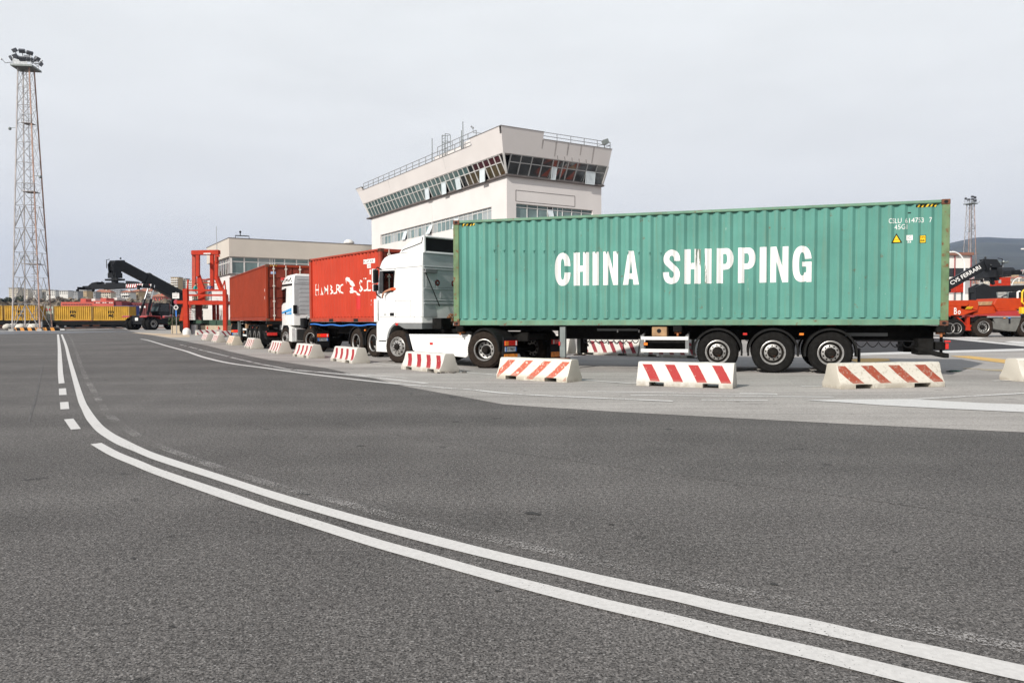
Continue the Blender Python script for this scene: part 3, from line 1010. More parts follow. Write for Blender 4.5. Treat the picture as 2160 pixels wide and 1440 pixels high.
green = container('shipping_container', 12.192, 2.896, GP, GA, (M_teal, M_tealrail, M_tealpost, M_teal), 'long teal green container with big white lettering and rusty corner posts', 'containers carried by the queueing lorries')
GY = CW / 2 - .022
GZ = 1.162
def b_new():
    return bmesh.new()
b = b_new()
ext = [('C', 9.31, 8.90), ('H', 8.80, 8.40), ('I', 8.30, 8.14), ('N', 8.02, 7.63), ('A', 7.51, 7.09),
       ('S', 6.48, 6.06), ('H', 5.95, 5.55), ('I', 5.45, 5.29), ('P', 5.16, 4.76), ('P', 4.65, 4.24), ('I', 4.14, 3.98), ('N', 3.89, 3.48), ('G', 3.38, 2.95)]
for i, (ch, xl, xr) in enumerate(ext):
    for j, poly in enumerate(glyph(ch, xl - xr)):
        add_flat(b, poly, GY, 1 if i in (6, 7) else 0, .0 if not (ch == 'G' and len(poly) == 4 and j >= 40) else .001, xl, 2.22 - GZ)
conform(b, GY)
bm_obj(b, 'lettering', [M_bigletter, M_bigletter2], green)
for s, xl, xr, z0, z1 in (('CSLU', 1.275, 1.005, 3.555, 3.67), ('614753', .925, .53, 3.553, 3.665), ('7', .425, .37, 3.55, 3.66), ('45G1', 1.145, .875, 3.41, 3.522)):
    bm_obj(wall_text(s, xl, xr, z0 - GZ, z1 - GZ, GY, .0), 'code_lettering', M_letter, green)
def sticker(parent, poly, mtl, off, yo=GY, name='sticker', zb=GZ, flat=False):
    q = b_new()
    vs = [q.verts.new((p[0], 0, p[1] - zb)) for p in poly]
    q.faces.new(vs)
    conform(q, yo, off, 1, flat)
    return bm_obj(q, name, mtl, parent)
tri = sticker(green, [(1.215, 3.095), (.985, 3.095), (1.10, 3.325)], M_dark, .006, name='warning_triangle')
sticker(tri, [(1.18, 3.115), (1.02, 3.115), (1.10, 3.28)], M_signy, .009, name='triangle_face')
o = bm_obj(wall_text('WARNING', 1.145, 1.055, 3.165 - GZ, 3.18 - GZ, GY, 0, off=.012), 'small_print', M_dark, tri)
sticker(green, [(.895, 3.15), (.76, 3.15), (.76, 3.27), (.895, 3.27)], M_letter, .006)
bm_obj(wall_text('IC', .86, .79, 3.17 - GZ, 3.25 - GZ, GY, 0, off=.010), 'code_lettering', M_trim, green)
bm_obj(wall_text('33', .87, .79, 3.09 - GZ, 3.14 - GZ, GY, .02), 'code_lettering', M_letter, green)
sq = sticker(green, [(.615, 3.08), (.485, 3.08), (.485, 3.26), (.615, 3.26)], M_dark, .006)
sticker(sq, [(.605, 3.09), (.495, 3.09), (.495, 3.25), (.605, 3.25)], M_signy, .009)
for k, s in enumerate(('CAN', '88')):
    bm_obj(wall_text(s, .59, .51, 3.19 - GZ - k * .075, 3.235 - GZ - k * .075, GY, .01, off=.012), 'small_print', M_dark, sq)
sticker(green, [(.865, 3.775), (.80, 3.775), (.80, 3.80), (.865, 3.80)], M_dark, .006)
for x0, n_, w_, zt in ((.71, 5, .44, 3.965), (11.96, 4, .40, 3.965)):
    hz = sticker(green, [(x0, zt - .062), (x0 - w_, zt - .062), (x0 - w_, zt), (x0, zt)], M_dark, .005, name='hazard_strip')
    q = b_new()
    for i in range(n_):
        xx = x0 - .03 - i * w_ / n_
        vs = [q.verts.new((xx - d, 0, z - GZ)) for d, z in ((0, zt - .06), (.04, zt - .06), (.075, zt - .002), (.035, zt - .002))]
        q.faces.new(vs)
    conform(q, GY, .008)
    bm_obj(q, 'yellow_bars', M_yellowp, hz)
dn = MB()
for k in range(17):                                   # the row of dents along the wall
    x = 11.0 - k * PIT + .0
    z = (3.235 - .2 * k / 16) - GZ
    s = .055 * (1 - .5 * k / 17)
    yb = GY - cdepth(x)
    dn.add([(x - s, GY - .001 - cdepth(x - s), z + .012), (x + s, GY - .001 - cdepth(x + s), z + .012), (x, yb + .035, z - .02), (x, yb + .002, z - .10)], [(0, 1, 2), (0, 2, 3), (1, 3, 2)])
dn.build('dent', M_teal, green)
dr = MB()
for s in (1, -1):
    pass

red1 = container('shipping_container', 6.058, 2.591, R1P, R1A, (M_red, M_redrail, M_redrail, M_browndoor), 'short bright red container with flaking white lettering and a flag emblem', 'containers carried by the queueing lorries')
RZ = 1.25
RY = CW / 2 - .022
def serif_text(parent, word, xl, xr, z0, z1, tilt=0):
    bb = wall_text(word, xl, xr, z0 - RZ, z1 - RZ, RY, .0)
    bm_obj(bb, 'lettering', M_hsletter, parent)
    n = len(word)
    q = b_new()
    w = (xl - xr) / n
    for i, ch in enumerate(word):
        for zz in (z0, z1 - .022):
            for f in ((.16, .84) if ch in 'HAMNRU' else ((.22,) if ch in 'BD' else ())):
                if ch == 'A' and zz > z0:
                    continue
                if ch == 'U' and zz == z0:
                    continue
                xx = xl - w * (i + f)
                q.faces.new([q.verts.new((xx + d, 0, z - RZ)) for d, z in ((.06, zz), (-.06, zz), (-.06, zz + .022), (.06, zz + .022))])
    if q.faces:
        conform(q, RY, .007)
        bm_obj(q, 'serifs', M_hsletter, parent)
serif_text(red1, 'H', 5.49, 5.17, 2.33, 2.78)
for ch_, xl_, xr_ in (('A', 5.08, 4.80), ('M', 4.72, 4.29), ('B', 4.19, 3.94), ('U', 3.86, 3.62), ('R', 3.54, 3.30), ('G', 3.24, 2.97)):
    bm_obj(wall_text(ch_, xl_, xr_, 2.34 - RZ, 2.71 - RZ, RY, .004), 'lettering', M_hsletter, red1)
bm_obj(wall_text('S', 1.72, 1.44, 2.35 - RZ, 2.80 - RZ, RY, .004), 'lettering', M_hsletter, red1)
for ch_, xl_, xr_, zt_ in (('Ü', 1.36, 1.09, 2.86), ('D', 1.0, .72, 2.76)):
    bm_obj(wall_text(ch_, xl_, xr_, 2.37 - RZ, zt_ - RZ, RY, .004), 'lettering', M_hsletter, red1)
fl = sticker(red1, [(2.84, 2.92), (2.62, 2.95), (2.38, 2.86), (2.20, 2.73), (2.06, 2.70), (2.02, 2.60), (2.12, 2.57), (1.98, 2.48), (1.66, 2.25), (1.74, 2.23), (2.04, 2.36), (2.36, 2.33), (2.44, 2.41), (2.32, 2.46), (2.40, 2.53), (2.26, 2.57), (2.36, 2.66), (2.52, 2.74), (2.70, 2.86), (2.79, 2.86), (2.76, 2.74), (2.70, 2.60), (2.74, 2.60), (2.82, 2.76)], M_hsletter, .005, RY, 'flag_emblem', RZ)
sticker(fl, [(2.20, 2.62), (2.02, 2.54), (1.92, 2.44), (1.80, 2.30), (2.02, 2.42), (2.16, 2.46)], M_redlens, .009, RY, 'emblem_field', RZ)
sticker(red1, [(1.98, 2.20), (1.60, 2.20), (1.60, 1.71), (1.98, 1.71)], mat('fresh red patch', (.52, .012, .012), .5, var=.04), .005, RY, 'repair_patch', RZ)
for (xl, xr, z0, z1) in ((1.36, .41, 3.36, 3.52), (1.01, .72, 3.20, 3.345)):
    pl = sticker(red1, [(xl, z0), (xr, z0), (xr, z1), (xl, z1)], M_codeplate, .005, RY, 'code_plate', RZ)
    bm_obj(wall_text('SU 571 43 0' if xl > 1.1 else '22G1', xl - .06, xr + .06, z0 + .04 - RZ, z1 - .04 - RZ, RY, .0, off=.009), 'code_lettering', M_trim, pl)
sticker(red1, [(.89, 2.97), (.77, 2.97), (.77, 3.14), (.89, 3.14)], M_codeplate, .005, RY, 'sticker', RZ)
sticker(red1, [(.62, 3.0), (.49, 3.0), (.49, 3.14), (.62, 3.14)], M_signy, .005, RY, 'sticker', RZ)
sticker(red1, [(.86, 1.86), (.77, 1.86), (.69, 2.05), (.77, 2.05)], M_codeplate, .005, RY, 'sticker', RZ)
for xx in (4.0, 1.9):
    MB().box((xx - .18, CW / 2 - .05, .018), (xx + .18, CW / 2 + .004, .128)).build('fork_pocket', M_dark, red1)
for xx in (.95, .75, 5.6, 5.42):
    sticker(red1, [(xx, 3.60), (xx - .035, 3.60), (xx - .035, 3.74), (xx, 3.74)], M_redrail, .005, RY, 'vent', RZ)

red2 = container('shipping_container', 12.192, 2.591, R2P, R2A, (M_brown, M_brown, M_brown, M_browndoor), 'brown red container showing its closed doors with pale locking bars', 'containers carried by the queueing lorries')
for yy, w_ in ((CW / 2 - .18, .32), (-CW / 2 + .5, .32)):
    hz = MB().box((-.004, yy - w_, 2.60 - .075), (.01, yy, 2.60 - .03))
    hs = hz.build('hazard_strip', M_dark, red2)
    q = MB()
    for i in range(4):
        y0 = yy - .02 - i * .08
        q.prism([(y0, 2.53), (y0 - .03, 2.53), (y0 - .055, 2.566), (y0 - .025, 2.566)], -.007, -.005, plane='yz')
    q.build('yellow_bars', M_yellowp, hs)
MB().box((.026, CW / 2 - .44, 2.16), (.032, CW / 2 - .22, 2.27)).build('sticker', mat('pale blue sticker', (.35, .45, .65), .4), red2)
MB().box((.026, CW / 2 - .95, 1.86), (.032, CW / 2 - .66, 2.0)).build('sticker', M_redlens, red2)
bm_obj(text_bm('TGCU', .3, .08, .02), 'sticker_lettering', M_letter, red2).matrix_local = Matrix.Translation((.022, CW / 2 - .66, 1.80)) @ Matrix.Rotation(R_(-90), 4, 'Z') @ Matrix.Rotation(R_(90), 4, 'X')
for xx, zz in ((.46, 1.45), (.49, 1.10)):
    MB().box((xx - .03, CW / 2 - .02, zz - .09), (xx + .03, CW / 2 - .014, zz + .04)).build('sticker', M_codeplate, red2)

# ------------------------------------------------------------------ wheels
WM = {}
def wheel_meshes(kind, R=.505, W=.37, tm=None):
    key = (kind, R, W, tm.name)
    if key in WM:
        return WM[key]
    s = R / .505
    prof = [(.285, -W + .03), (.285, -.03), (.33, -.012), (.40, 0), (.462, -.012), (.490, -.045), (.503, -.06), (.506, -W / 2), (.503, -W + .06), (.490, -W + .045), (.462, -W + .012), (.40, -W), (.33, -W + .012)]
    t = MB().lathe([(r * s, h) for r, h in prof], axis='y', n=48, closed=True)
    for k in range(48):                                     # tread blocks
        a = 2 * math.pi * k / 48
        for y0, y1 in ((-.055, -W * .33), (-W * .38, -W * .62), (-W * .67, -W + .055)):
            c, s_2 = math.cos(a), math.sin(a)
            w2 = .022 * s
            r0, r1 = .50 * s, .511 * s
            pts = []
            for rr in (r0, r1):
                for yy in (y0, y1):
                    for d in (-w2, w2):
                        pts.append((rr * c - d * s_2, yy, rr * s_2 + d * c))
            t.add(pts, [(0, 1, 3, 2), (4, 6, 7, 5), (0, 4, 5, 1), (2, 3, 7, 6), (0, 2, 6, 4), (1, 5, 7, 3)])
    to = t.build('wheel', tm, smooth=True)
    r = MB()
    hb = MB()
    if kind == 'trailer':
        r.lathe([(.286, -.05), (.298, -.03), (.298, .004), (.286, .008), (.274, .0), (.268, -.012), (.262, -.012), (.256, -.03)], axis='y', n=40)
        r.lathe([(.256, -.03), (.246, -.12), (.212, -.13)], axis='y', n=40, mi=1)
        r.lathe([(.212, -.13), (.205, -.085), (.19, -.075), (.13, -.07)], axis='y', n=40)
        for k in range(10):
            a = 2 * math.pi * (k + .3) / 10
            r.cyl((.168 * math.cos(a), -.09, .168 * math.sin(a)), (.168 * math.cos(a), -.068, .168 * math.sin(a)), .021, 10, mi=1)
        hb.lathe([(.135, -.08), (.128, -.06), (.115, -.055), (.11, .01), (.085, .035), (.03, .04), (0, .04)], axis='y', n=24)
        for k in range(10):
            a = 2 * math.pi * (k + .8) / 10
            hb.cyl((.125 * math.cos(a), -.07, .125 * math.sin(a)), (.125 * math.cos(a), -.035, .125 * math.sin(a)), .012, 6)
    elif kind == 'deep':
        r.lathe([(.286, -.05), (.298, -.03), (.298, .004), (.284, .008), (.268, -.01), (.262, -.03)], axis='y', n=40)
        r.lathe([(.262, -.03), (.255, -.05), (.246, -.10), (.238, -.15)], axis='y', n=40, mi=1)
        r.lathe([(.238, -.15), (.225, -.175), (.19, -.185), (.12, -.18)], axis='y', n=40)
        for k in range(10):
            a = 2 * math.pi * (k + .3) / 10
            r.cyl((.185 * math.cos(a), -.20, .185 * math.sin(a)), (.185 * math.cos(a), -.178, .185 * math.sin(a)), .028, 10, mi=1)
        hb.lathe([(.13, -.19), (.125, -.15), (.10, -.14), (.095, -.05), (.07, -.03), (0, -.03)], axis='y', n=24)
        for k in range(10):
            a = 2 * math.pi * (k + .8) / 10
            hb.cyl((.115 * math.cos(a), -.19, .115 * math.sin(a)), (.115 * math.cos(a), -.13, .115 * math.sin(a)), .012, 6)
    else:
        r.lathe([(.286, -.05), (.298, -.03), (.298, .004), (.284, .008), (.268, -.01), (.25, -.04), (.235, -.055), (.22, -.05), (.20, -.01), (.18, .02), (.11, .03)], axis='y', n=40)
        for k in range(10):
            a = 2 * math.pi * (k + .3) / 10
            r.cyl((.205 * math.cos(a), -.06, .205 * math.sin(a)), (.205 * math.cos(a), -.005, .205 * math.sin(a)), .022, 10, mi=1)
        hb.lathe([(.10, .02), (.095, .06), (.08, .075), (0, .078)], axis='y', n=24)
        for k in range(10):
            a = 2 * math.pi * (k + .8) / 10
            hb.cyl((.14 * math.cos(a), .02, .14 * math.sin(a)), (.14 * math.cos(a), .055, .14 * math.sin(a)), .013, 6)
    for q in (r, hb):
        for i, v in enumerate(q.v):
            q.v[i] = Vector((v.x * s, v.y, v.z * s))
    ro = r.build('rim', [M_rim, M_rimdark], smooth=True)
    ho = hb.build('hub', M_rimdark, smooth=True)
    WM[key] = (to.data, ro.data, ho.data)
    for o in (to, ro, ho):
        bpy.data.objects.remove(o)
    return WM[key]
def wheel(parent, x, y, z, kind, side=1, tm=None, R=.505, W=.37, rot=0):
    """a wheel whose outer face is at y; side = +1 faces +y"""
    td, rd, hd = wheel_meshes(kind, R, W, tm or (M_tyre if kind == 'trailer' else M_tyredust))
    w = bpy.data.objects.new('wheel', td)
    COL.objects.link(w)
    w.parent = parent
    w.location = (x, y, z)
    w.rotation_euler = (0, 0 if side > 0 else 0, rot if side > 0 else math.pi + rot)
    for nm, d in (('rim', rd), ('hub', hd)):
        o = bpy.data.objects.new(nm, d)
        COL.objects.link(o)
        o.parent = w
    return w
def guard(parent, x, z, y0, y1, r0, a0, a1, mtl, name='mudguard', thick=.03, ribs=0, n=22):
    """curved mudguard over a wheel"""
    pts_o = [(x + (r0 + thick) * math.cos(R_(a0 + (a1 - a0) * i / n)), z + (r0 + thick) * math.sin(R_(a0 + (a1 - a0) * i / n))) for i in range(n + 1)]
    pts_i = [(x + r0 * math.cos(R_(a0 + (a1 - a0) * i / n)), z + r0 * math.sin(R_(a0 + (a1 - a0) * i / n))) for i in range(n + 1)]
    b = MB()
    for i in range(n):
        b.prism([pts_o[i], pts_o[i + 1], pts_i[i + 1], pts_i[i]], y0, y1)
    for k in range(ribs):
        yy = y0 + (y1 - y0) * (k + .5) / ribs
        for i in range(n):
            f = 1 + .028 / (r0 + thick)
            q = [(x + (p[0] - x) * f, z + (p[1] - z) * f) for p in (pts_o[i], pts_o[i + 1])]
            b.prism([q[0], q[1], pts_o[i + 1], pts_o[i]], yy - .02, yy + .02)
    # rolled outer lip
    for yy in (max(y0, y1),):
        for i in range(n):
            b.prism([pts_o[i], pts_o[i + 1], (x + (pts_i[i + 1][0] - x) * .965, z + (pts_i[i + 1][1] - z) * .965), (x + (pts_i[i][0] - x) * .965, z + (pts_i[i][1] - z) * .965)], yy, yy + .012)
    return b.build(name, mtl, parent)

# ------------------------------------------------------------------ semi-trailer chassis
def trailer(loc, rz, L, axles, base, label, detail=2, leg_x=None, kind='trailer', strap=False):
    root = empty('semi_trailer', loc, rz, label, 'semi-trailer', 'container chassis behind the tractor units')
    hw = 1.24
    fr = MB()
    neck = min(L - .3, L * .77)
    for s in (1, -1):
        fr.box((.15, s * .50 - .07, .80), (neck, s * .50 + .07, .84))
        fr.box((.15, s * .50 - .012, .84), (neck, s * .50 + .012, base - .05))
        fr.box((.15, s * .50 - .07, base - .05), (neck, s * .50 + .07, base - .005))
        fr.box((neck, s * .50 - .07, base - .14), (L - .1, s * .50 + .07, base - .005))
    for xx in [.1 + (L - .3) * k / 9 for k in range(10)]:
        fr.box((xx, -.5, base - .13), (xx + .09, .5, base - .04))
    fr.build('frame', M_chassis, root)
    for xx in (.02, 6.0 if L > 8 else None, L - .28):
        if xx is None:
            continue
        bo = MB().box((xx, -hw + .02, base - .16), (xx + .22, hw - .02, base - .008))
        bb = bo.build('bolster', M_chassis, root, bevel=.015)
        for s in (1, -1):
            t = MB().box((xx + .03, s * (hw - .2) - .08, base - .2), (xx + .19, s * (hw - .2) + .1 * s, base - .02))
            t.cyl((xx + .11, s * (hw - .1), base - .26), (xx + .11, s * (hw - .1), base - .1), .03, 8)
            t.build('twist_lock', mat('orange rusty lock', (.30, .10, .03), .7, var=.4, scale=14), bb)
    for ax in axles:
        MB().cyl((ax, -hw + .3, .505), (ax, hw - .3, .505), .075, 12).build('axle', M_chassis, root)
        sp = MB()
        for s in (1, -1):
            sp.box((ax - .5, s * .48 - .05, .52), (ax + .15, s * .48 + .05, .62))
            sp.cyl((ax + .28, s * .48, .60), (ax + .28, s * .48, .82), .14, 12)
            sp.prism([(ax - .58, .84), (ax - .40, .84), (ax - .46, .50), (ax - .54, .50)], s * .48 - .04, s * .48 + .04)
        sp.build('suspension', M_chassis, root)
        for s in (1, -1):
            wheel(root, ax, s * hw, .505, kind, s)
            ya, yb = (hw - .40, hw - .005) if s > 0 else (-hw + .005, -hw + .40)
            guard(root, ax, .50, ya, yb, .575, -8, 188, M_mud)
    for i in range(len(axles) - 1):
        mx = (axles[i] + axles[i + 1]) / 2
        MB().box((mx - .05, hw - .06, .93), (mx + .05, hw - .02, .985)).build('marker_lamp', M_redlens if i else M_amber, root, bevel=.006)
    # tail
    tl = MB()
    tl.box((.06, -1.2, .60), (.26, 1.2, .78))
    tl.box((.30, .45, .48), (.62, 1.22, .86))
    tl.box((.30, -1.22, .48), (.62, -.45, .86))
    tl.prism([(-.02, .42), (.08, .42), (.66, .60), (.66, .66), (-.02, .52)], .35, 1.23)
    tl.prism([(-.02, .42), (.08, .42), (.66, .60), (.66, .66), (-.02, .52)], -1.23, -.35)
    tl.build('rear_bumper', M_chassis, root, bevel=.01)
    for s in (1, -1):
        lb = MB().box((-.02, s * .75, .62), (.05, s * 1.2, .76)).build('tail_lamp', M_redlens, root, bevel=.008)
        MB().box((-.03, s * .55, .50), (.03, s * .6, .9)).build('lamp_bracket', M_dark, lb)
        MB().cyl((-.04, s * 1.235, .80), (.08, s * 1.235, .80), .022, 10).build('marker_lamp', M_redlens, root)
    MB().box((axles[0] - .66, hw - .38, .16), (axles[0] - .64, hw - .02, .62)).build('mudflap', M_dark, root)
    if detail > 1:
        # side guard
        for s in (1, -1):
            g_ = empty('side_guard')
            g_.parent = root
            for z0, z1 in ((.80, .885), (.485, .57)):
                MB().box((5.84, s * hw - .02, z0), (7.03, s * hw + .005, z1)).build('guard_rail', M_railwhite, g_, bevel=.006)
            pb = MB()
            for xx in (5.87, 7.0):
                pb.box((xx - .045, s * (hw - .03) - .02, .45), (xx + .045, s * (hw - .03) + .02, .92))
                pb.bar((xx, s * (hw - .05), .88), (xx, s * .55, .98), .05)
            pb.build('guard_post', M_trim, g_)
        MB().box((6.38, .62, .885), (6.76, 1.16, 1.135)).build('tan_box', M_tan, root, bevel=.015)
        MB().cyl((6.58, 1.165, 1.03), (6.58, 1.15, 1.03), .055, 14).build('box_port', M_dark, root)
        MB().cyl((5.9, .85, .70), (6.95, .85, .70), .15, 16).build('air_tank', M_chassis, root)
        MB().cyl((7.05, -.75, .62), (7.05, .75, .62), .02, 8).build('cross_bar', M_chassis, root)
        ml = MB().box((6.86, hw - .04, .66), (6.98, hw - .01, .73)).build('marker_lamp', M_amber, root, bevel=.006)
        for x0, x1, zc, nn, dp in ((.70, 1.95, .80, 5, .125), (7.1, 8.55, .81, 9, .08)):
            pts = []
            for i in range(nn * 12 + 1):
                u = i / 12
                pts.append((x1 - (x1 - x0) * i / (nn * 12), hw - .10, zc - .02 - dp * abs(math.sin(math.pi * u)) ** .8))
            c = MB().tube(pts, .012, 5)
            c.tube([(x0, hw - .10, zc), (x1, hw - .10, zc)], .014, 5)
            if nn > 6:
                c.tube([(8.5 - .2 * math.sin(i * .9) * .3 - i * .035, hw - .12 - .03 * math.cos(i * 1.3), .72 + .045 * math.sin(i * 1.9)) for i in range(30)], .008, 5)
                c.tube([(7.5, hw - .1, .80), (7.49, hw - .12, .42)], .012, 5)
            c.build('hanging_cable', M_dark, root)
        MB().cyl((8.75, .1, 1.0), (8.75, .1, .40), .10, 12).build('valve_post', M_chassis, root)
        MB().box((1.15, .52, .90), (2.1, .53, .98)).build('chassis_plate', M_trim, root)
        MB().box((7.2, .52, 1.02), (8.3, .53, 1.08)).build('chassis_plate', M_trim, root)
        for xx in (7.15, 7.72):
            MB().box((xx, .58, .98), (xx + .03, .60, 1.05)).build('reflector', M_letter, root)
        MB().box((8.9, -.45, .86), (9.3, .45, .95)).build('leg_brace', M_chassis, root)
    if leg_x:
        for s in (1, -1):
            lg = MB()
            lg.box((leg_x - .075, s * 1.10 - .075, .34), (leg_x + .075, s * 1.10 + .075, base - .03))
            lg.box((leg_x - .06, s * 1.10 - .06, .30), (leg_x + .06, s * 1.10 + .06, .36))
            for zz in (.5, .62, .74, .86):
                lg.cyl((leg_x, s * 1.10 + .07, zz), (leg_x, s * 1.10 + .078, zz), .012, 6)
            lo = lg.build('landing_leg', M_grey, root, bevel=.01)
            MB().box((leg_x - .17, s * 1.10 - .13, .275), (leg_x + .17, s * 1.10 + .13, .305)).build('leg_foot', M_rustcast, lo, bevel=.008)
            MB().box((leg_x + .06, s * 1.18, .64), (leg_x + .1, s * 1.20, .74)).build('marker_lamp', M_redlens, lo)
        MB().bar((leg_x, -1.0, .86), (leg_x - .55, .5, .62), .05).build('leg_stay', M_chassis, root)
    if strap:
        pts = [(5.85 - 5.6 * i / 40, hw + .02, 1.155 + .018 * math.sin(i * .55) - .03 * math.sin(math.pi * i / 40)) for i in range(41)]
        MB().tube(pts, .028, 6).build('blue_hose', M_blue, root)
    return root
def on_ground(p):
    return Vector((p.x, p.y, 0))
trailer(on_ground(GP), GA, 12.192, (2.507, 3.817, 5.127), 1.162, 'black three axle trailer chassis under the teal container', 2, 9.11)
trailer(on_ground(R1P), R1A, 6.3, (.55, 1.86), 1.25, 'dark short trailer chassis under the bright red container with a blue hose', 1, None, 'deep', True)
trailer(on_ground(R2P), R2A, 12.192, (2.06, 3.27, 4.74), 1.29, 'black trailer chassis under the brown red container', 2, 9.3)

# ------------------------------------------------------------------ tractor units
M_redlit = mat('lit brake lamp', (.6, .02, .015), .3)
pn = M_redlit.node_tree.nodes['Principled BSDF']
pn.inputs['Emission Color'].default_value = (1, .03, .02, 1)
pn.inputs['Emission Strength'].default_value = .6
M_groove = mat('panel gap', (.20, .20, .20), .8, var=.02)
def rrect(xr, xf, hw, rf, rr, n=8):
    """plan outline of a cab: square tail, rounded nose"""
    P = []
    for cx, cy, r, a0 in ((xf - rf, hw - rf, rf, 90), (xf - rf, -hw + rf, rf, 0)):
        for i in range(n + 1):
            a = R_(a0 - 90 * i / n)
            P.append((cx + r * math.cos(a), cy + r * math.sin(a)))
    for cx, cy, r, a0 in ((xr + rr, -hw + rr, rr, 270), (xr + rr, hw - rr, rr, 180)):
        for i in range(4):
            a = R_(a0 - 90 * i / 3)
            P.append((cx + r * math.cos(a), cy + r * math.sin(a)))
    return P
def loft(mb, levels):
    n = len(levels[0][1])
    vs = [(x, y, z) for z, P in levels for x, y in P]
    fs = []
    for i in range(len(levels) - 1):
        for k in range(n):
            fs.append((i * n + k, i * n + (k + 1) % n, (i + 1) * n + (k + 1) % n, (i + 1) * n + k))
    fs += [tuple(range(n - 1, -1, -1)), tuple(range((len(levels) - 1) * n, len(levels) * n))]
    return mb.add(vs, fs)
def grooves(root, segs, yo, w=.011, name='panel_gap', m_=None):
    b = MB()
    for (x0, z0), (x1, z1) in segs:
        if abs(x0 - x1) < 1e-6:
            b.box((x0 - w / 2, yo - .004, z0), (x0 + w / 2, yo + .0025, z1))
        elif abs(z0 - z1) < 1e-6:
            b.box((x0, yo - .004, z0 - w / 2), (x1, yo + .003, z0 + w / 2))
        else:
            b.bar((x0, yo - .001, z0), (x1, yo - .001, z1), .008, w, (0, 0, 1))
    return b.build(name, m_ or M_groove, root)
def tail_end(root, x, style):
    for s in (1, -1):
        y0, y1 = sorted((s * .70, s * 1.22))
        MB().box((x, y0, .24), (x + .05, y1, .86)).build('lamp_panel', M_dark, root, bevel=.01)
        lamp = MB()
        lamp.box((x - .05, y0 + .02, .63), (x - .002, y1 - .02, .765))
        lo = lamp.build('tail_lamp', M_redlens if style == 'A' else M_redlit, root, bevel=.01)
        am = sorted((s * 1.205, s * 1.08))
        MB().box((x - .053, am[0], .64), (x - .04, am[1], .755)).build('indicator', M_amber, lo)
        MB().box((x - .053, s * .78 - .02, .64), (x - .04, s * .78 + .02, .755)).build('reversing_lens', M_letter, lo)
        if style == 'A':
            MB().box((x - .02, y0 - .01, .26), (x - .004, y1 - .01, .41)).build('reflective_plate', M_orangeplate, root, bevel=.005)
    pl = MB().box((x - .018, .74, .475), (x - .004, 1.17, .60)).build('number_plate', mat('plate white', (.55, .57, .6), .4, var=.04), root)
    MB().box((x - .021, 1.12, .475), (x - .019, 1.17, .60)).build('blue_band', M_blue, pl)
    MB().box((x - .021, .74, .475), (x - .019, .775, .60)).build('blue_band', M_blue, pl)
    t = text_bm('CF 790ST' if style == 'A' else 'DK 426ZA', .30, .075, .02)
    o = bm_obj(t, 'plate_number', M_dark, pl)
    o.matrix_local = Matrix.Translation((x - .0215, 1.105, .50)) @ Matrix.Rotation(R_(-90), 4, 'Z') @ Matrix.Rotation(R_(90), 4, 'X')
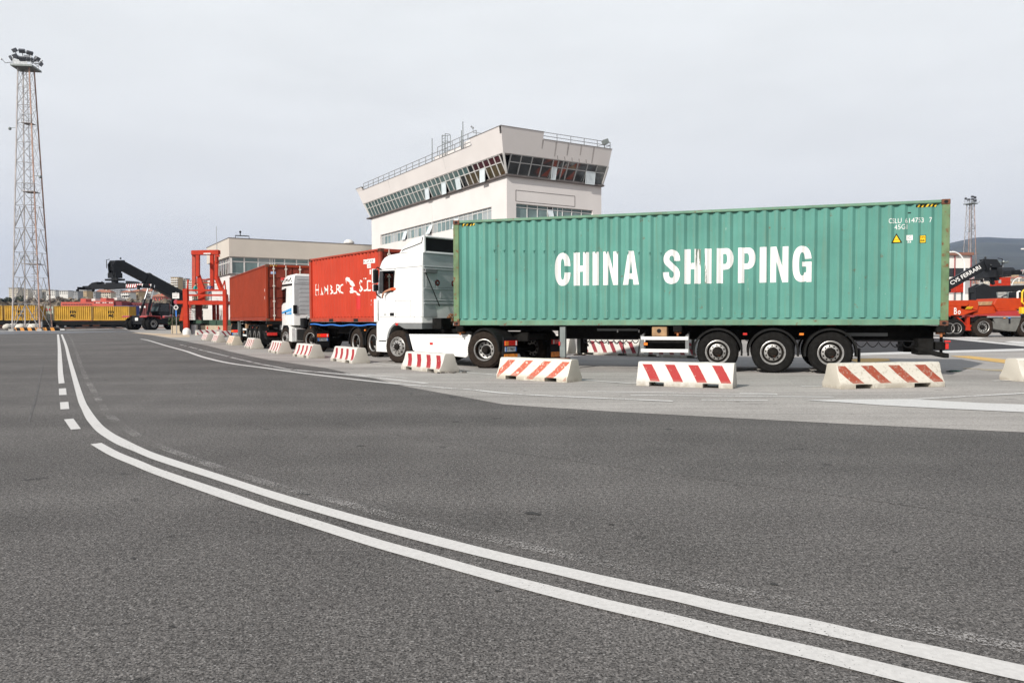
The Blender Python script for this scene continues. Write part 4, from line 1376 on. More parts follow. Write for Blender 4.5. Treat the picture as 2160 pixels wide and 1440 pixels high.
def tractor(loc, rz, style, label, driver=False):
    A = style == 'A'
    root = empty('tractor_unit', loc, rz, label, 'truck', 'tractor units of the queueing lorries')
    hw = 1.245
    fa = 3.80 if A else 3.57
    # frame and running gear
    fr = MB()
    for s in (1, -1):
        fr.box((-.9, s * .42 - .04, .74), (4.5, s * .42 + .04, .98))
    for xx in (-.86, .0, 1.2, 2.4):
        fr.box((xx, -.42, .78), (xx + .1, .42, .94))
    fr.build('frame', M_chassis, root)
    fw = MB()
    fw.box((-.1, -.42, .935), (.65, .42, .985))
    fw.prism([(-.55, .90), (-.1, .965), (-.1, .985), (-.55, .93)], -.38, -.08)
    fw.prism([(-.55, .90), (-.1, .965), (-.1, .985), (-.55, .93)], .08, .38)
    fw.build('coupling_plate', M_chassis, root, bevel=.01)
    MB().cyl((0, -.95, .505), (0, .95, .505), .09, 12).build('axle', M_chassis, root)
    MB().cyl((fa, -1.0, .505), (fa, 1.0, .505), .06, 12).build('axle', M_chassis, root)
    en = MB()
    en.box((2.5 if not A else 2.2, -.45, .70), (4.3, .45, 1.25))
    en.box((1.5, -.9, .55), (2.4, -.55, 1.2))
    en.box((1.55, -.5, .95), (2.45, .5, 1.06))
    en.cyl((2.2, -.8, 1.0), (2.2, -.8, 2.4), .12, 14)
    en.box((2.1, .55, 1.05), (2.5, .95, 1.38))
    for k in range(6):
        en.cyl((1.2 + .2 * k, .3 + .08 * (k % 3), .98), (1.6 + .2 * k, -.2 + .1 * k, 1.02 + .04 * (k % 2)), .035, 8)
    en.build('engine_bay', M_chassis, root, bevel=.01)
    for s in (1, -1):
        wheel(root, fa, s * (hw - .01), .505, 'steer', s, rot=.2)
        wheel(root, 0, s * hw, .505, 'deep', s, W=.28, rot=.4)
        wheel(root, 0, s * (hw - .33), .505, 'deep', s, W=.28)
        ya, yb = (.60, hw - .004) if s > 0 else (-hw + .004, -.60)
        guard(root, 0, .50, ya, yb, .565, -18 if A else -10, 182 if A else 192, M_mud, ribs=0 if A else 6, thick=.035)
        sf = MB().box((-.66, *sorted((s * .62, s * 1.2))[:1], .18), (-.64, sorted((s * .62, s * 1.2))[1], .55))
        sf.build('mudflap', M_dark, root)
    tail_end(root, -.72, style)
    # cab shell with real openings
    sh = MB()
    if A:
        xr = 2.625
        lv = [(1.24, 5.10, hw), (1.6, 5.12, hw), (2.05, 5.12, hw), (2.5, 5.03, hw - .003), (2.90, 4.95, hw - .012), (2.97, 4.95, hw - .014), (3.15, 4.86, hw - .03), (3.27, 4.74, hw - .05), (3.34, 4.58, hw - .085), (3.375, 4.3, hw - .15)]
        winp = [(3.93, 2.83), (4.64, 2.845), (4.66, 2.17), (3.975, 2.205)]
        zi0, zi1 = 1.45, 2.86
    else:
        xr = 2.30
        lv = [(1.10, 4.74, hw), (1.6, 4.76, hw), (2.0, 4.74, hw), (2.5, 4.62, hw - .01), (2.86, 4.52, hw - .02), (2.96, 4.50, hw - .024), (3.1, 4.38, hw - .04), (3.25, 4.12, hw - .06), (3.35, 3.80, hw - .10), (3.385, 3.5, hw - .17)]
        winp = [(3.40, 2.76), (4.10, 2.70), (4.33, 2.06), (4.30, 1.98), (4.14, 1.98), (3.84, 2.12), (3.44, 2.14)]
        zi0, zi1 = 1.3, 2.80
    loft(sh, [(z, rrect(xr, xf, w, .40, .05)) for z, xf, w in lv])
    cab = sh.build('cab', [M_white], root, smooth=False)
    inner = MB()
    loft(inner, [(z, rrect(xr + .10, (4.92 if A else 4.5) - max(0, z - 2.1) * .2, hw - .085, .36, .05)) for z in (zi0, 2.1, zi1)])
    win = MB().prism(winp, -2, 2)
    ws = MB()
    ws.prism([(-1.02, 2.02), (1.02, 2.02), (.98, 2.80), (-.98, 2.80)], 4.55 if A else 4.2, 5.4, plane='yz')
    cut(cab, [inner, win, ws], M_int)
    smooth_mesh(cab.data, .45)
    # window surround, glass, interior
    n = len(winp)
    cx_, cz_ = sum(p[0] for p in winp) / n, sum(p[1] for p in winp) / n
    for s in (1, -1):
        wf = MB()
        for i in range(n):
            p, q = winp[i], winp[(i + 1) % n]
            wf.bar((p[0], s * (hw - .012), p[1]), (q[0], s * (hw - .012), q[1]), .03, .035)
        wf.build('window_seal', M_dark, root)
    side_pane = MB().prism([(cx_ + (p[0] - cx_) * .99, cz_ + (p[1] - cz_) * .99) for p in winp], -hw + .03, -hw + .034)
    side_pane.build('side_window', M_pane, root)
    if not A:
        MB().prism([(cx_ + (p[0] - cx_) * .99, cz_ + (p[1] - cz_) * .99) for p in winp], hw - .034, hw - .03).build('side_window', M_pane, root)
    xf = 5.02 if A else 4.62
    MB().prism([(-1.0, 2.03), (1.0, 2.03), (.97, 2.79), (-.97, 2.79)], xf - .06, xf - .052, plane='yz').build('windscreen', M_pane, root)
    it = MB()
    for s in (1, -1):
        it.box((3.0 if A else 2.7, s * .62 - .26, 1.45), (3.5 if A else 3.2, s * .62 + .26, 1.92))
        it.box((2.9 if A else 2.6, s * .62 - .25, 1.9), (3.06 if A else 2.76, s * .62 + .25, 2.62))
    it.box((4.45 if A else 4.1, -1.15, 1.45), (4.9 if A else 4.5, 1.15, 2.02))
    it.cyl((4.32 if A else 3.98, .62, 1.98), (4.36 if A else 4.02, .62, 2.02), .22, 18)
    it.box((2.74 if A else 2.42, -1.14, 1.46), (2.80 if A else 2.46, 1.14, 2.84 if A else 2.78))
    it.build('cab_interior', M_int, root, bevel=.02)
    if A:
        # lower front quarter, bumper, arch trim
        outl = rrect(4.72, 5.12, hw - .002, .39, .01)
        MB().prism(outl, .69, 1.238, plane='xy').build('front_panel', M_white, root)
        for s in (1, -1):
            y0, y1 = sorted((s * .80, s * (hw - .001)))
            MB().prism([(4.722, 1.239), (4.722, .69), (4.35, .69), (4.28, .92), (4.18, 1.07), (4.05, 1.17), (3.91, 1.239)], y0, y1).build('front_quarter', M_white, root)
            y0, y1 = sorted((s * .80, s * (hw + .004)))
            MB().prism([(2.61, 1.06), (3.40, 1.06), (3.55, 1.10), (3.68, 1.155), (3.80, 1.175), (3.95, 1.155), (4.08, 1.08), (4.20, .90), (4.26, .69), (4.345, .69), (4.275, .92), (4.175, 1.07), (4.045, 1.17), (3.905, 1.236), (2.61, 1.236)], y0, y1).build('arch_trim', M_trim, root)
        MB().prism(rrect(4.33, 5.16, hw, .40, .01), .33, .685, plane='xy').build('bumper', M_white, root, bevel=.02)
        MB().box((4.3, -1.0, .22), (4.9, 1.0, .33)).build('bumper_spoiler', M_dark, root)
        MB().box((4.36, hw - .02, .655), (4.74, hw + .004, .69)).build('bumper_gap', M_dark, root)
        grooves(root, [((3.89, 1.24), (3.89, 2.9)), ((2.63, 1.428), (4.70, 1.428)), ((3.14, 1.43), (3.14, 1.91)), ((3.14, 1.91), (3.885, 1.91)), ((2.97, 1.245), (2.97, 1.42))], hw + .0005)
        grooves(root, [((2.64, 2.915), (4.66, 2.905))], hw - .013, .02)
        grooves(root, [((3.19, 2.93), (3.19, 3.26))], hw - .04, .016)
        MB().prism([(3.33, 2.22), (3.76, 2.22), (3.76, 2.79), (3.33, 2.79)], hw - .02, hw + .003).build('side_pressing', M_white, root, bevel=.004)
        MB().box((3.95, hw - .01, 1.45), (4.16, hw + .012, 1.55)).build('door_handle', M_dark, root, bevel=.015)
        MB().box((3.80, hw - .005, 1.49), (3.87, hw + .002, 1.505)).build('lock_badge', M_trim, root)
        bd = MB()
        for k in range(5):
            bd.box((4.33 + k * .03, hw - .003, 1.50), (4.352 + k * .03, hw + .002, 1.52))
        bd.box((4.33, hw - .003, 1.465), (4.475, hw + .002, 1.485))
        bd.build('badge', M_trim, root)
        MB().prism([(3.72, 1.232), (3.90, 1.232), (3.85, 1.16), (3.77, 1.16)], hw, hw + .014).build('marker_lamp', M_redlens, root)
        MB().prism([(4.80, 1.26), (4.98, 1.26), (4.98, 2.0), (4.84, 1.95)], 1.16, 1.26).build('corner_deflector', M_white, root, bevel=.02)
        MB().box((4.745, 1.22, 1.3), (4.77, 1.252, 1.95)).build('corner_gap', M_dark, root)
        # front quarter window strip and step
        MB().prism([(4.50, 2.84), (4.645, 2.845), (4.66, 2.16), (4.50, 2.175)], hw - .03, hw + .006).build('quarter_pillar', mat('dark grey pillar', (.05, .052, .055), .4), root)
        # roof spoiler
        ck = [(3.82, 3.375), (3.68, 3.50), (3.45, 3.62), (3.18, 3.73), (2.88, 3.785), (2.68, 3.835), (2.63, 3.835), (2.62, 3.34), (3.0, 3.35)]
        sp = MB()
        for s in (1, -1):
            y0, y1 = sorted((s * 1.06, s * 1.14))
            sp.prism(ck, y0, y1)
        top = ck[:7]
        for i in range(6):
            p, q = top[i], top[i + 1]
            sp.prism([p, q, (q[0] - .01, q[1] - .05), (p[0] - .02, p[1] - .05)], -1.06, 1.06)
        so = sp.build('roof_spoiler', M_white, root, bevel=.015)
        MB().box((2.70, -1.05, 3.36), (2.72, 1.05, 3.77)).build('spoiler_void', M_dark, so)
        MB().tube([(3.66, 1.145, 3.44), (3.54, 1.145, 3.475), (3.10, 1.145, 3.545), (2.72, 1.145, 3.62), (2.68, 1.145, 3.78)], .014, 6).build('spoiler_seam', M_dark, so)
        MB().tube([(3.45, 1.07, 3.395), (3.2, 1.10, 3.40), (2.95, 1.13, 3.40)], .012, 6).build('roof_seam', M_dark, so)
        # back of the cab
        rb = MB()
        rb.prism([(-1.2, 1.75), (-.72, 1.75), (-.60, 1.42), (-1.2, 1.42)], 2.60, 2.626, plane='yz')
        rb.prism([(1.2, 1.75), (.72, 1.75), (.66, 1.42), (1.2, 1.42)], 2.60, 2.626, plane='yz')
        rb.box((2.604, -1.2, 1.75), (2.626, 1.2, 3.33))
        for z0, z1, d in ((3.30, 3.33, .03), (2.90, 2.93, .03), (2.83, 2.86, .03), (1.80, 1.84, .025), (1.90, 1.93, .02), (2.24, 2.27, .018)):
            rb.box((2.604 - d, -1.18, z0), (2.606, 1.18, z1))
        for y0, y1, z0, z1 in ((-1.1, .68, 2.30, 2.78), (-1.1, .55, 1.98, 2.20), (.75, 1.1, 2.30, 2.78)):
            rb.box((2.594, y0, z0), (2.606, y1, z1))
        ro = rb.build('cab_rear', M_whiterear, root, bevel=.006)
        for yy in (.655, .0):
            c = MB().cyl((2.592, yy, 2.44), (2.588, yy, 2.44), .095, 20)
            c.build('speed_sticker', M_dark, ro)
            MB().lathe([(.062, -.0), (.075, 0)], (2.586, yy, 2.44), 'x', 20).build('sticker_ring', M_redlens, ro)
            t = bm_obj(text_bm('70' if yy else '80', .07, .07, .01), 'sticker_number', M_letter, ro)
            t.matrix_local = Matrix.Translation((2.5855, yy + .035, 2.405)) @ Matrix.Rotation(R_(-90), 4, 'Z') @ Matrix.Rotation(R_(90), 4, 'X')
        MB().tube([(2.56, 1.20, 2.83), (2.50, .95, 2.28), (2.45, .70, 1.74)], .016, 6).build('gas_strut', M_dark, ro)
        MB().box((2.50, .72, 2.72), (2.60, 1.19, 2.84)).build('vent_box', M_trim, ro, bevel=.01)
        cb = MB()
        for k in range(4):
            cb.tube([(2.25 + .08 * math.sin(i * .7 + k), .30 + .05 * k + .10 * math.cos(i * .9 + k * 2), 1.22 + .012 * i + .05 * math.sin(i * 1.3 + k)) for i in range(22)], .012, 5)
        cb.build('coiled_cable', M_copper, root)
        MB().box((2.1, .18, 1.16), (2.12, .46, 1.23)).build('white_plate', M_letter, root)
        # side skirts
        for s in (1, -1):
            y0, y1 = sorted((s * (hw - .06), s * (hw - .005)))
            sk = MB().prism([(3.25, .90), (.62, .92), (.535, .90), (.60, .62), (.66, .32), (.74, .275), (2.90, .36), (3.06, .42)], y0, y1)
            ko = sk.build('side_skirt', M_white, root, bevel=.012)
            y0, y1 = sorted((s * .62, s * (hw - .07)))
            MB().box((.62, y0, .885), (3.2, y1, .905)).build('catwalk', M_chassis, ko)
            MB().box((.75, *sorted((s * (hw - .012), s * (hw - .002)))[:1], .835), (3.2, sorted((s * (hw - .012), s * (hw - .002)))[1], .845)).build('skirt_fold', M_groove, ko)
            if s > 0:
                ml = MB().box((2.13, hw - .01, .60), (2.27, hw + .01, .67)).build('marker_lamp', M_redlens, ko, bevel=.008)
        MB().prism([(3.30, .92), (3.12, .36), (3.20, .33), (3.45, .92)], .8, hw - .02).build('wheel_flap', M_dark, root)
        mx, my = 4.70, 1.37
    else:
        outl = rrect(4.25, 4.80, hw - .002, .40, .01)
        MB().prism(outl, .30, 1.098, plane='xy').build('front_panel', M_white, root)
        for s in (1, -1):
            y0, y1 = sorted((s * .80, s * (hw - .001)))
            MB().prism([(4.26, 1.098), (4.26, .30), (4.18, .55), (4.12, .80), (3.98, 1.0), (3.86, 1.098)], y0, y1).build('front_quarter', M_white, root)
            MB().prism([(3.2, 1.09), (3.0, .98), (3.02, .38), (2.6, .36), (2.6, .98), (2.9, 1.09)], y0, y1).build('step_box', M_white, root, bevel=.01)
            guard(root, 3.57, .5, *((.8, hw - .01) if s > 0 else (-hw + .01, -.8)), .56, 20, 160, M_dark)
            MB().box((2.02, y0 + .05 * (s < 0), .38), (2.57, y1, .97)).build('fuel_tank', M_alu, root, bevel=.04, seg=3)
            MB().box((.75, y0, .45), (1.9, y1 - .02 if s > 0 else y1, .93)).build('battery_box', M_chassis, root, bevel=.03)
        dc = MB()
        dc.prism([(4.44, 1.60), (4.40, 1.66), (2.56, 1.88), (2.56, 1.72), (4.0, 1.62)], hw - .002, hw + .003)
        dc.prism([(3.42, 1.61), (2.56, 1.70), (2.56, 1.58), (3.6, 1.585)], hw - .002, hw + .003)
        dc.build('blue_decal', M_stripeblue, root)
        MB().box((3.40, hw - .01, 1.60), (3.58, hw + .012, 1.70)).build('door_handle', M_dark, root, bevel=.015)
        MB().box((2.5, hw - .06, 2.865), (4.08, hw - .008, 2.965)).build('side_visor', M_dark, root, bevel=.01)
        grooves(root, [((2.60, 1.10), (2.60, 2.86)), ((2.6, 1.56), (4.35, 1.56))], hw + .0005)
        dd = MB()
        for k in range(9):
            xx, zz = 4.05 - .17 * k, 3.06 + .05 * math.sin(k * 2.1) + .03 * (k % 2)
            dd.prism([(xx, zz), (xx - .10, zz + .02), (xx - .12, zz + .10), (xx - .03, zz + .07)], hw - .075, hw - .03)
        dd.build('roof_decal', M_dark, root)
        rb = MB()
        rb.prism([(-1.2, 1.60), (1.2, 1.60), (1.21, 2.96), (1.17, 3.30), (-1.17, 3.30), (-1.21, 2.96)], 2.278, 2.301, plane='yz')
        rb.prism([(.72, 1.46), (.52, 1.60), (-.52, 1.60), (-.72, 1.46)], 2.278, 2.301, plane='yz')
        for z in (1.78, 1.97, 2.16, 2.35, 2.54, 2.73):
            rb.box((2.270, -1.05, z), (2.28, .98, z + .11))
        for z in (3.0, 3.12):
            rb.box((2.268, -1.1, z), (2.28, 1.08, z + .07))
        rb.box((2.262, -1.21, 2.93), (2.279, 1.21, 2.955))
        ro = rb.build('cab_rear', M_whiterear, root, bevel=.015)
        MB().box((2.25, 1.10, 1.62), (2.30, 1.26, 1.99)).build('intake_vent', M_dark, ro)
        MB().box((2.0, .35, 1.43), (2.3, .62, 1.49)).build('cab_catch', M_whiterear, root)
        MB().cyl((2.1, .85, 1.0), (2.1, .85, 1.42), .15, 14).build('intake_stack', M_dark, root)
        mx, my = 4.52, 1.62
    for s in (1, -1):
        mr = MB()
        y0, y1 = sorted((s * (my - .085), s * (my + .085)))
        zm = .2 if A else 0
        mr.box((mx - .05, y0, 2.30 + zm), (mx + .05, y1, 2.70 + zm))
        mr.box((mx - .05, y0 + .01, 2.04 + zm), (mx + .05, y1 - .01, 2.24 + zm))
        mo = mr.build('mirror', M_dark, root, bevel=.03, seg=2)
        cv = MB()
        cv.box((mx + .045, y0 - .005, 2.27 + zm), (mx + .10, y1 + .005, 2.73 + zm))
        cv.box((mx + .045, y0 + .005, 2.02 + zm), (mx + .09, y1 - .005, 2.25 + zm))
        cv.build('mirror_cover', M_white, mo, bevel=.03, seg=2)
        for P_ in ([(mx - .15, s * 1.2, 2.80 + zm * .4), (mx, s * (my - .05), 2.78 + zm), (mx, s * my, 2.7 + zm)], [(mx - .15, s * 1.2, 1.98), (mx, s * (my - .05), 1.96 + zm * .7), (mx, s * my, 2.05 + zm)]):
            MB().tube(P_, .02, 6).build('mirror_arm', M_dark, mo)
    return root
TA, TB = R_(136.5), R_(123)
def from_side(px, py, a, off=1.245):
    q = at(px, py)
    return Vector((q.x + math.sin(a) * off, q.y - math.cos(a) * off, 0))
tractor_a = tractor(from_side(1021, 777, TA), TA, 'A', 'white tractor unit with roof spoiler and side skirts in front of the teal container')
tractor_b = tractor(from_side(655, 742, TB), TB, 'B', 'white tractor unit with sky blue decal on its door pulling the bright red container')
TC = R_(100)
fc = R2P + Vector((math.cos(R2A), math.sin(R2A), 0)) * 10.9
tc3 = copy_tree(tractor_b, None, 'white tractor unit mostly hidden behind the brown red container')
tc3.location = (fc.x, fc.y, 0)
tc3.rotation_euler = (0, 0, TC)

# ------------------------------------------------------------------ concrete barriers
def barrier_mat(name, white, red, slant, phase, wear, pitch=.5, duty=.42, nmax=4, dirt=.3, ztop=.43, zbot=.10, L=2.05):
    """painted concrete: stripes sit on the long faces only, chips show the concrete"""
    mt = bpy.data.materials.new(name)
    mt.use_nodes = True
    t = mt.node_tree
    p = t.nodes['Principled BSDF']
    p.inputs['Roughness'].default_value = .75
    Lk = t.links.new
    co = N(t, 'ShaderNodeTexCoord')
    se = N(t, 'ShaderNodeSeparateXYZ')
    Lk(co.outputs['Object'], se.inputs[0])
    no = N(t, 'ShaderNodeSeparateXYZ')
    Lk(co.outputs['Normal'], no.inputs[0])
    def mth(op, a, b=None, c=None):
        n = N(t, 'ShaderNodeMath', operation=op)
        for i, v in enumerate((a, b, c)):
            if v is None:
                continue
            if isinstance(v, (int, float)):
                n.inputs[i].default_value = v
            else:
                Lk(v, n.inputs[i])
        return n.outputs[0]
    def nz(sc, det, ro=.6):
        n = N(t, 'ShaderNodeTexNoise')
        n.inputs['Scale'].default_value, n.inputs['Detail'].default_value, n.inputs['Roughness'].default_value = sc, det, ro
        oi = N(t, 'ShaderNodeObjectInfo')
        ad = N(t, 'ShaderNodeVectorMath', operation='ADD')
        Lk(co.outputs['Object'], ad.inputs[0])
        sc_ = N(t, 'ShaderNodeVectorMath', operation='SCALE')
        sc_.inputs[0].default_value = (13, 17, 5)
        Lk(oi.outputs['Random'], sc_.inputs['Scale'])
        Lk(sc_.outputs[0], ad.inputs[1])
        Lk(ad.outputs[0], n.inputs['Vector'])
        return n.outputs['Fac']
    def step(v, a, w=.02):
        n = N(t, 'ShaderNodeMapRange')
        n.inputs[1].default_value, n.inputs[2].default_value = a - w, a + w
        Lk(v, n.inputs[0])
        return n.outputs[0]
    u = mth('ADD', se.outputs['X'], mth('MULTIPLY', se.outputs['Z'], slant))
    u = mth('MULTIPLY_ADD', nz(14, 2), .012, u)
    fr = mth('FRACT', mth('MULTIPLY_ADD', u, 1 / pitch, phase))
    st = mth('LESS_THAN', fr, duty)
    st = mth('MULTIPLY', st, mth('GREATER_THAN', mth('ABSOLUTE', no.outputs['Y']), .35))
    st = mth('MULTIPLY', st, mth('GREATER_THAN', se.outputs['Z'], zbot))
    st = mth('MULTIPLY', st, mth('LESS_THAN', se.outputs['Z'], ztop))
    st = mth('MULTIPLY', st, mth('LESS_THAN', mth('ABSOLUTE', se.outputs['X']), L * .485))
    chip = step(nz(11, 8, .75), .66 - wear * .28, .03)
    st = mth('MULTIPLY', st, mth('SUBTRACT', 1, chip))
    def mix(f, a, b):
        n = N(t, 'ShaderNodeMix', data_type='RGBA')
        Lk(f, n.inputs['Factor'])
        for k, v in (('A', a), ('B', b)):
            if isinstance(v, tuple):
                n.inputs[k].default_value = (*v, 1)
            else:
                Lk(v, n.inputs[k])
        return n.outputs['Result']
    c = mix(st, white, red)
    # bare, stained concrete: low down, at chips, on the ends
    low = mth('MULTIPLY', mth('SUBTRACT', 1, step(se.outputs['Z'], .10, .06)), step(nz(6, 6, .7), .44, .1))
    end = mth('MULTIPLY', mth('GREATER_THAN', mth('ABSOLUTE', no.outputs['X']), .7), .45)
    speck = step(nz(17, 6, .7), .68 - dirt * .12, .03)
    f = mth('MAXIMUM', mth('MAXIMUM', mth('MULTIPLY', low, .75), end), mth('MULTIPLY', speck, .6))
    c = mix(f, c, (.33, .29, .23))
    Lk(c, p.inputs['Base Color'])
    bn = N(t, 'ShaderNodeBump')
    bn.inputs['Strength'].default_value = .35
    bn.inputs['Distance'].default_value = .01
    Lk(nz(45, 4), bn.inputs['Height'])
    Lk(bn.outputs[0], p.inputs['Normal'])
    return mt
BW = (.55, .53, .49)
M_bred = barrier_mat('barrier with red upright bars', BW, (.29, .014, .02), .22, .18, .05)
M_bred2 = barrier_mat('barrier with red leaning bars', BW, (.29, .014, .02), .62, .22, .05)
M_bredsl = barrier_mat('barrier with red slanted bars', BW, (.32, .018, .017), .66, .28, .05)
M_bbrown = barrier_mat('barrier with brown red slanted bars', (.55, .52, .45), (.28, .055, .026), .9, .30, .05, pitch=.53, dirt=.9)
M_bworn = barrier_mat('barrier with flaking slanted bars', (.60, .57, .49), (.42, .09, .05), -1.05, .33, .3, pitch=.52, dirt=.5, zbot=.03)
M_borange = barrier_mat('barrier with faded orange bars', (.55, .51, .42), (.42, .14, .06), .1, .17, .2, dirt=.6)
M_bdark = barrier_mat('barrier with dark red bars', BW, (.22, .02, .03), .7, .1, .05, pitch=.46, ztop=.52, duty=.4, L=3.0)

def barrier_mesh(L=2.05, H=.475, W=.58, tw=.26, slots=True, cap=False):
    b = bmesh.new()
    half = [(W / 2, 0), (W / 2, .10), (W / 2 - .03, .13), (W / 2 - .10, H * .58), (tw / 2 + .015, H - .03), (tw / 2 - .02, H)]
    prof = half + [(-y, z) for y, z in reversed(half)]
    xs = [-L / 2] + ([-L * .36, -L * .20, L * .20, L * .36] if slots else []) + [L / 2]
    # split for fork slots: the foot is open between the pairs
    full = []
    vs = {}
    for i, x in enumerate(xs):
        for j, (y, z) in enumerate(prof):
            vs[i, j] = b.verts.new((x, y, z))
    n = len(prof)
    for i in range(len(xs) - 1):
        slot = slots and i in (1, 3)
        for j in range(n):
            k = (j + 1) % n
            if j == n - 1:
                if not slot:
                    b.faces.new((vs[i, j], vs[i + 1, j], vs[i + 1, k], vs[i, k]))
                continue
            if slot and j in (0, n - 2):
                lo, hi = (j, k) if j == 0 else (k, j)
                continue
            b.faces.new((vs[i, j], vs[i + 1, j], vs[i + 1, k], vs[i, k]))
        if slot:                                        # tunnel through the foot
            zt = .085
            T = {}
            for ii in (i, i + 1):
                for sgn in (1, -1):
                    T[ii, sgn] = b.verts.new((xs[ii], sgn * W / 2, zt))
            a, c = 1, n - 2
            b.faces.new((T[i, 1], T[i + 1, 1], vs[i + 1, 1], vs[i, 1]))
            b.faces.new((T[i, -1], T[i + 1, -1], vs[i + 1, n - 2], vs[i, n - 2]))
            b.faces.new((T[i, 1], T[i + 1, 1], T[i + 1, -1], T[i, -1]))
            for ii in (i, i + 1):
                b.faces.new((vs[ii, 0], T[ii, 1], T[ii, -1], vs[ii, n - 1]))
    b.faces.new([vs[0, j] for j in range(n)])
    b.faces.new([vs[len(xs) - 1, j] for j in reversed(range(n))])
    bmesh.ops.remove_doubles(b, verts=b.verts, dist=1e-5)
    bmesh.ops.recalc_face_normals(b, faces=b.faces)
    # rough edges: subdivide a little and jitter
    bmesh.ops.subdivide_edges(b, edges=[e for e in b.edges if e.calc_length() > .3], cuts=4, use_grid_fill=True)
    for v in b.verts:
        k = noise.noise(v.co * 5) * .008
        v.co += Vector((k, k * .7, k if v.co.z > .02 else 0))
    bmesh.ops.bevel(b, geom=[e for e in b.edges if len(e.link_faces) == 2 and e.calc_face_angle(0) > .6], offset=.012, segments=2, profile=.6, affect='EDGES', clamp_overlap=True)
    me = bpy.data.meshes.new('concrete_barrier')
    b.to_mesh(me)
    b.free()
    return me
bmesh_std = barrier_mesh()
def barrier(cx, cy, rz, mtl, label, me=None, sx=1, group='concrete barriers lined up beside the lorries'):
    d = (me or bmesh_std).copy()
    d.materials.clear()
    d.materials.append(mtl)
    smooth_mesh(d, .7)
    o = bpy.data.objects.new('concrete_barrier', d)
    COL.objects.link(o)
    o.location = (cx, cy, .004)
    o.rotation_euler = (0, 0, rz)
    o.scale = (sx, 1, 1)
    tag(o, label, 'barrier', group)
    return o
def barrier_by(pl, pr, mtl, label, L=2.05, W=.58, ang=None):
    """stand a barrier so that its front foot runs between two surveyed spots"""
    r = at(*pr).xy
    if ang is None:
        l = at(*pl).xy
        d = (r - l)
        Lr = d.length
        d.normalize()
    else:
        d = Vector((math.cos(R_(ang)), math.sin(R_(ang))))
        Lr = L
    nrm = Vector((-d.y, d.x))
    c = r - d * Lr / 2 + nrm * W / 2
    return barrier(c.x, c.y, math.atan2(d.y, d.x), mtl, label, sx=Lr / 2.05)
barrier_by((1773.5, 821.5), (1993.6, 816), M_bbrown, 'stained barrier with four brown red slanted bars below the trailer tail')
barrier_by((1342, 813.6), (1545.7, 820.6), M_bredsl, 'clean white barrier with red slanted bars in front of the trailer wheels')
barrier_by((1046.7, 798.6), (1196, 807.6), M_bworn, 'chipped barrier with flaking orange red bars below the tractor tail lamps')
barrier_by(None, (927.4, 787.5), M_bred2, 'white barrier with four red bars in front of the white side skirt', ang=-54)
barrier_by(None, (743.3, 767.4), M_bred2, 'white barrier with red bars and a scraped black corner beside the red container wheels', ang=-58)
barrier_by(None, (650.7, 756.4), M_bred, 'red and white barrier beside the ribbed mudguard of the blue decal tractor', ang=-59)
barrier_by(None, (586, 746.7), M_bred, 'red and white barrier at the front wheel of the blue decal tractor', ang=-62)
barrier_by(None, (529.2, 736), M_bred, 'red and white barrier beside the rear wheels of the brown red trailer', ang=-62.5)
barrier_by(None, (488.2, 728.3), M_borange, 'barrier with faded orange bars beside the brown red trailer', ang=-62)
barrier_by(None, (455.6, 722.8), M_bred, 'thin striped barrier second after the faded orange one, towards the planter', ang=-61)
barrier_by(None, (433.3, 718.9), M_bred, 'striped barrier farthest up the kerb line, nearest the planter end', ang=-60)
q = dep(441, 690, 66)
barrier(q.x, 66, R_(42), M_bdark, 'barrier with dark red bars standing across the others in front of the planter', sx=1.1)
q = dep(478, 690, 60)
barrier(q.x, 60.5, R_(58), M_bdark, 'plain ended pale barrier between the planter and the brown red trailer', sx=1.0)
M_bplain = barrier_mat('plain pale barrier', (.58, .55, .49), (.55, .52, .45), .9, .3, .05, dirt=.6)
q = at(2131.5, 804)
barrier(q.x + 1.06, q.y + .33, R_(14), M_bplain, 'pale barrier cut off by the picture edge past the trailer tail')
tall = barrier_mesh(3.0, .74, .62, .22)
a0 = at(1208, 747).xy
a1 = at(1352, 752).xy
d = (a1 - a0).normalized()
nr = Vector((-d.y, d.x))
for k, lab in enumerate(('tall striped barrier seen under the trailer behind the landing leg', 'tall striped barrier seen under the trailer behind the side guard', 'tall barrier just visible behind the landing leg under the trailer')):
    c = a0 + d * (1.5 + (0, 2.75, -3.1)[k]) + nr * .31
    barrier(c.x, c.y, math.atan2(d.y, d.x), M_bdark, lab, tall, .9, 'tall barriers behind the teal container lorry')
rg = MB()
rg.ico((0, 0, .02), .12, 2, .5, (1.6, .7, .22))
ro = rg.build('rag', mat('dark green rag', (.02, .06, .05), .9, var=.4))
ro.location = at(2012, 784.5) + Vector((0, 0, .006))
tag(ro, 'dark green rag lying on the concrete past the brown barred barrier', 'rag')
db = MB()
for k in range(26):
    a, r_ = random.random() * 6.28, random.random() * .28
    db.ico((math.cos(a) * r_ * 1.7, math.sin(a) * r_ * .7, .015), .015 + random.random() * .03, 1, .5, (1.3, 1, .6))
do = db.build('concrete_rubble', mat('dark rubble', (.09, .08, .07), .95, var=.4))
do.location = at(950, 786.5) + Vector((0, 0, .004))
tag(do, 'dark broken rubble lying at the end of the four bar white barrier', 'rubble', kind='stuff')

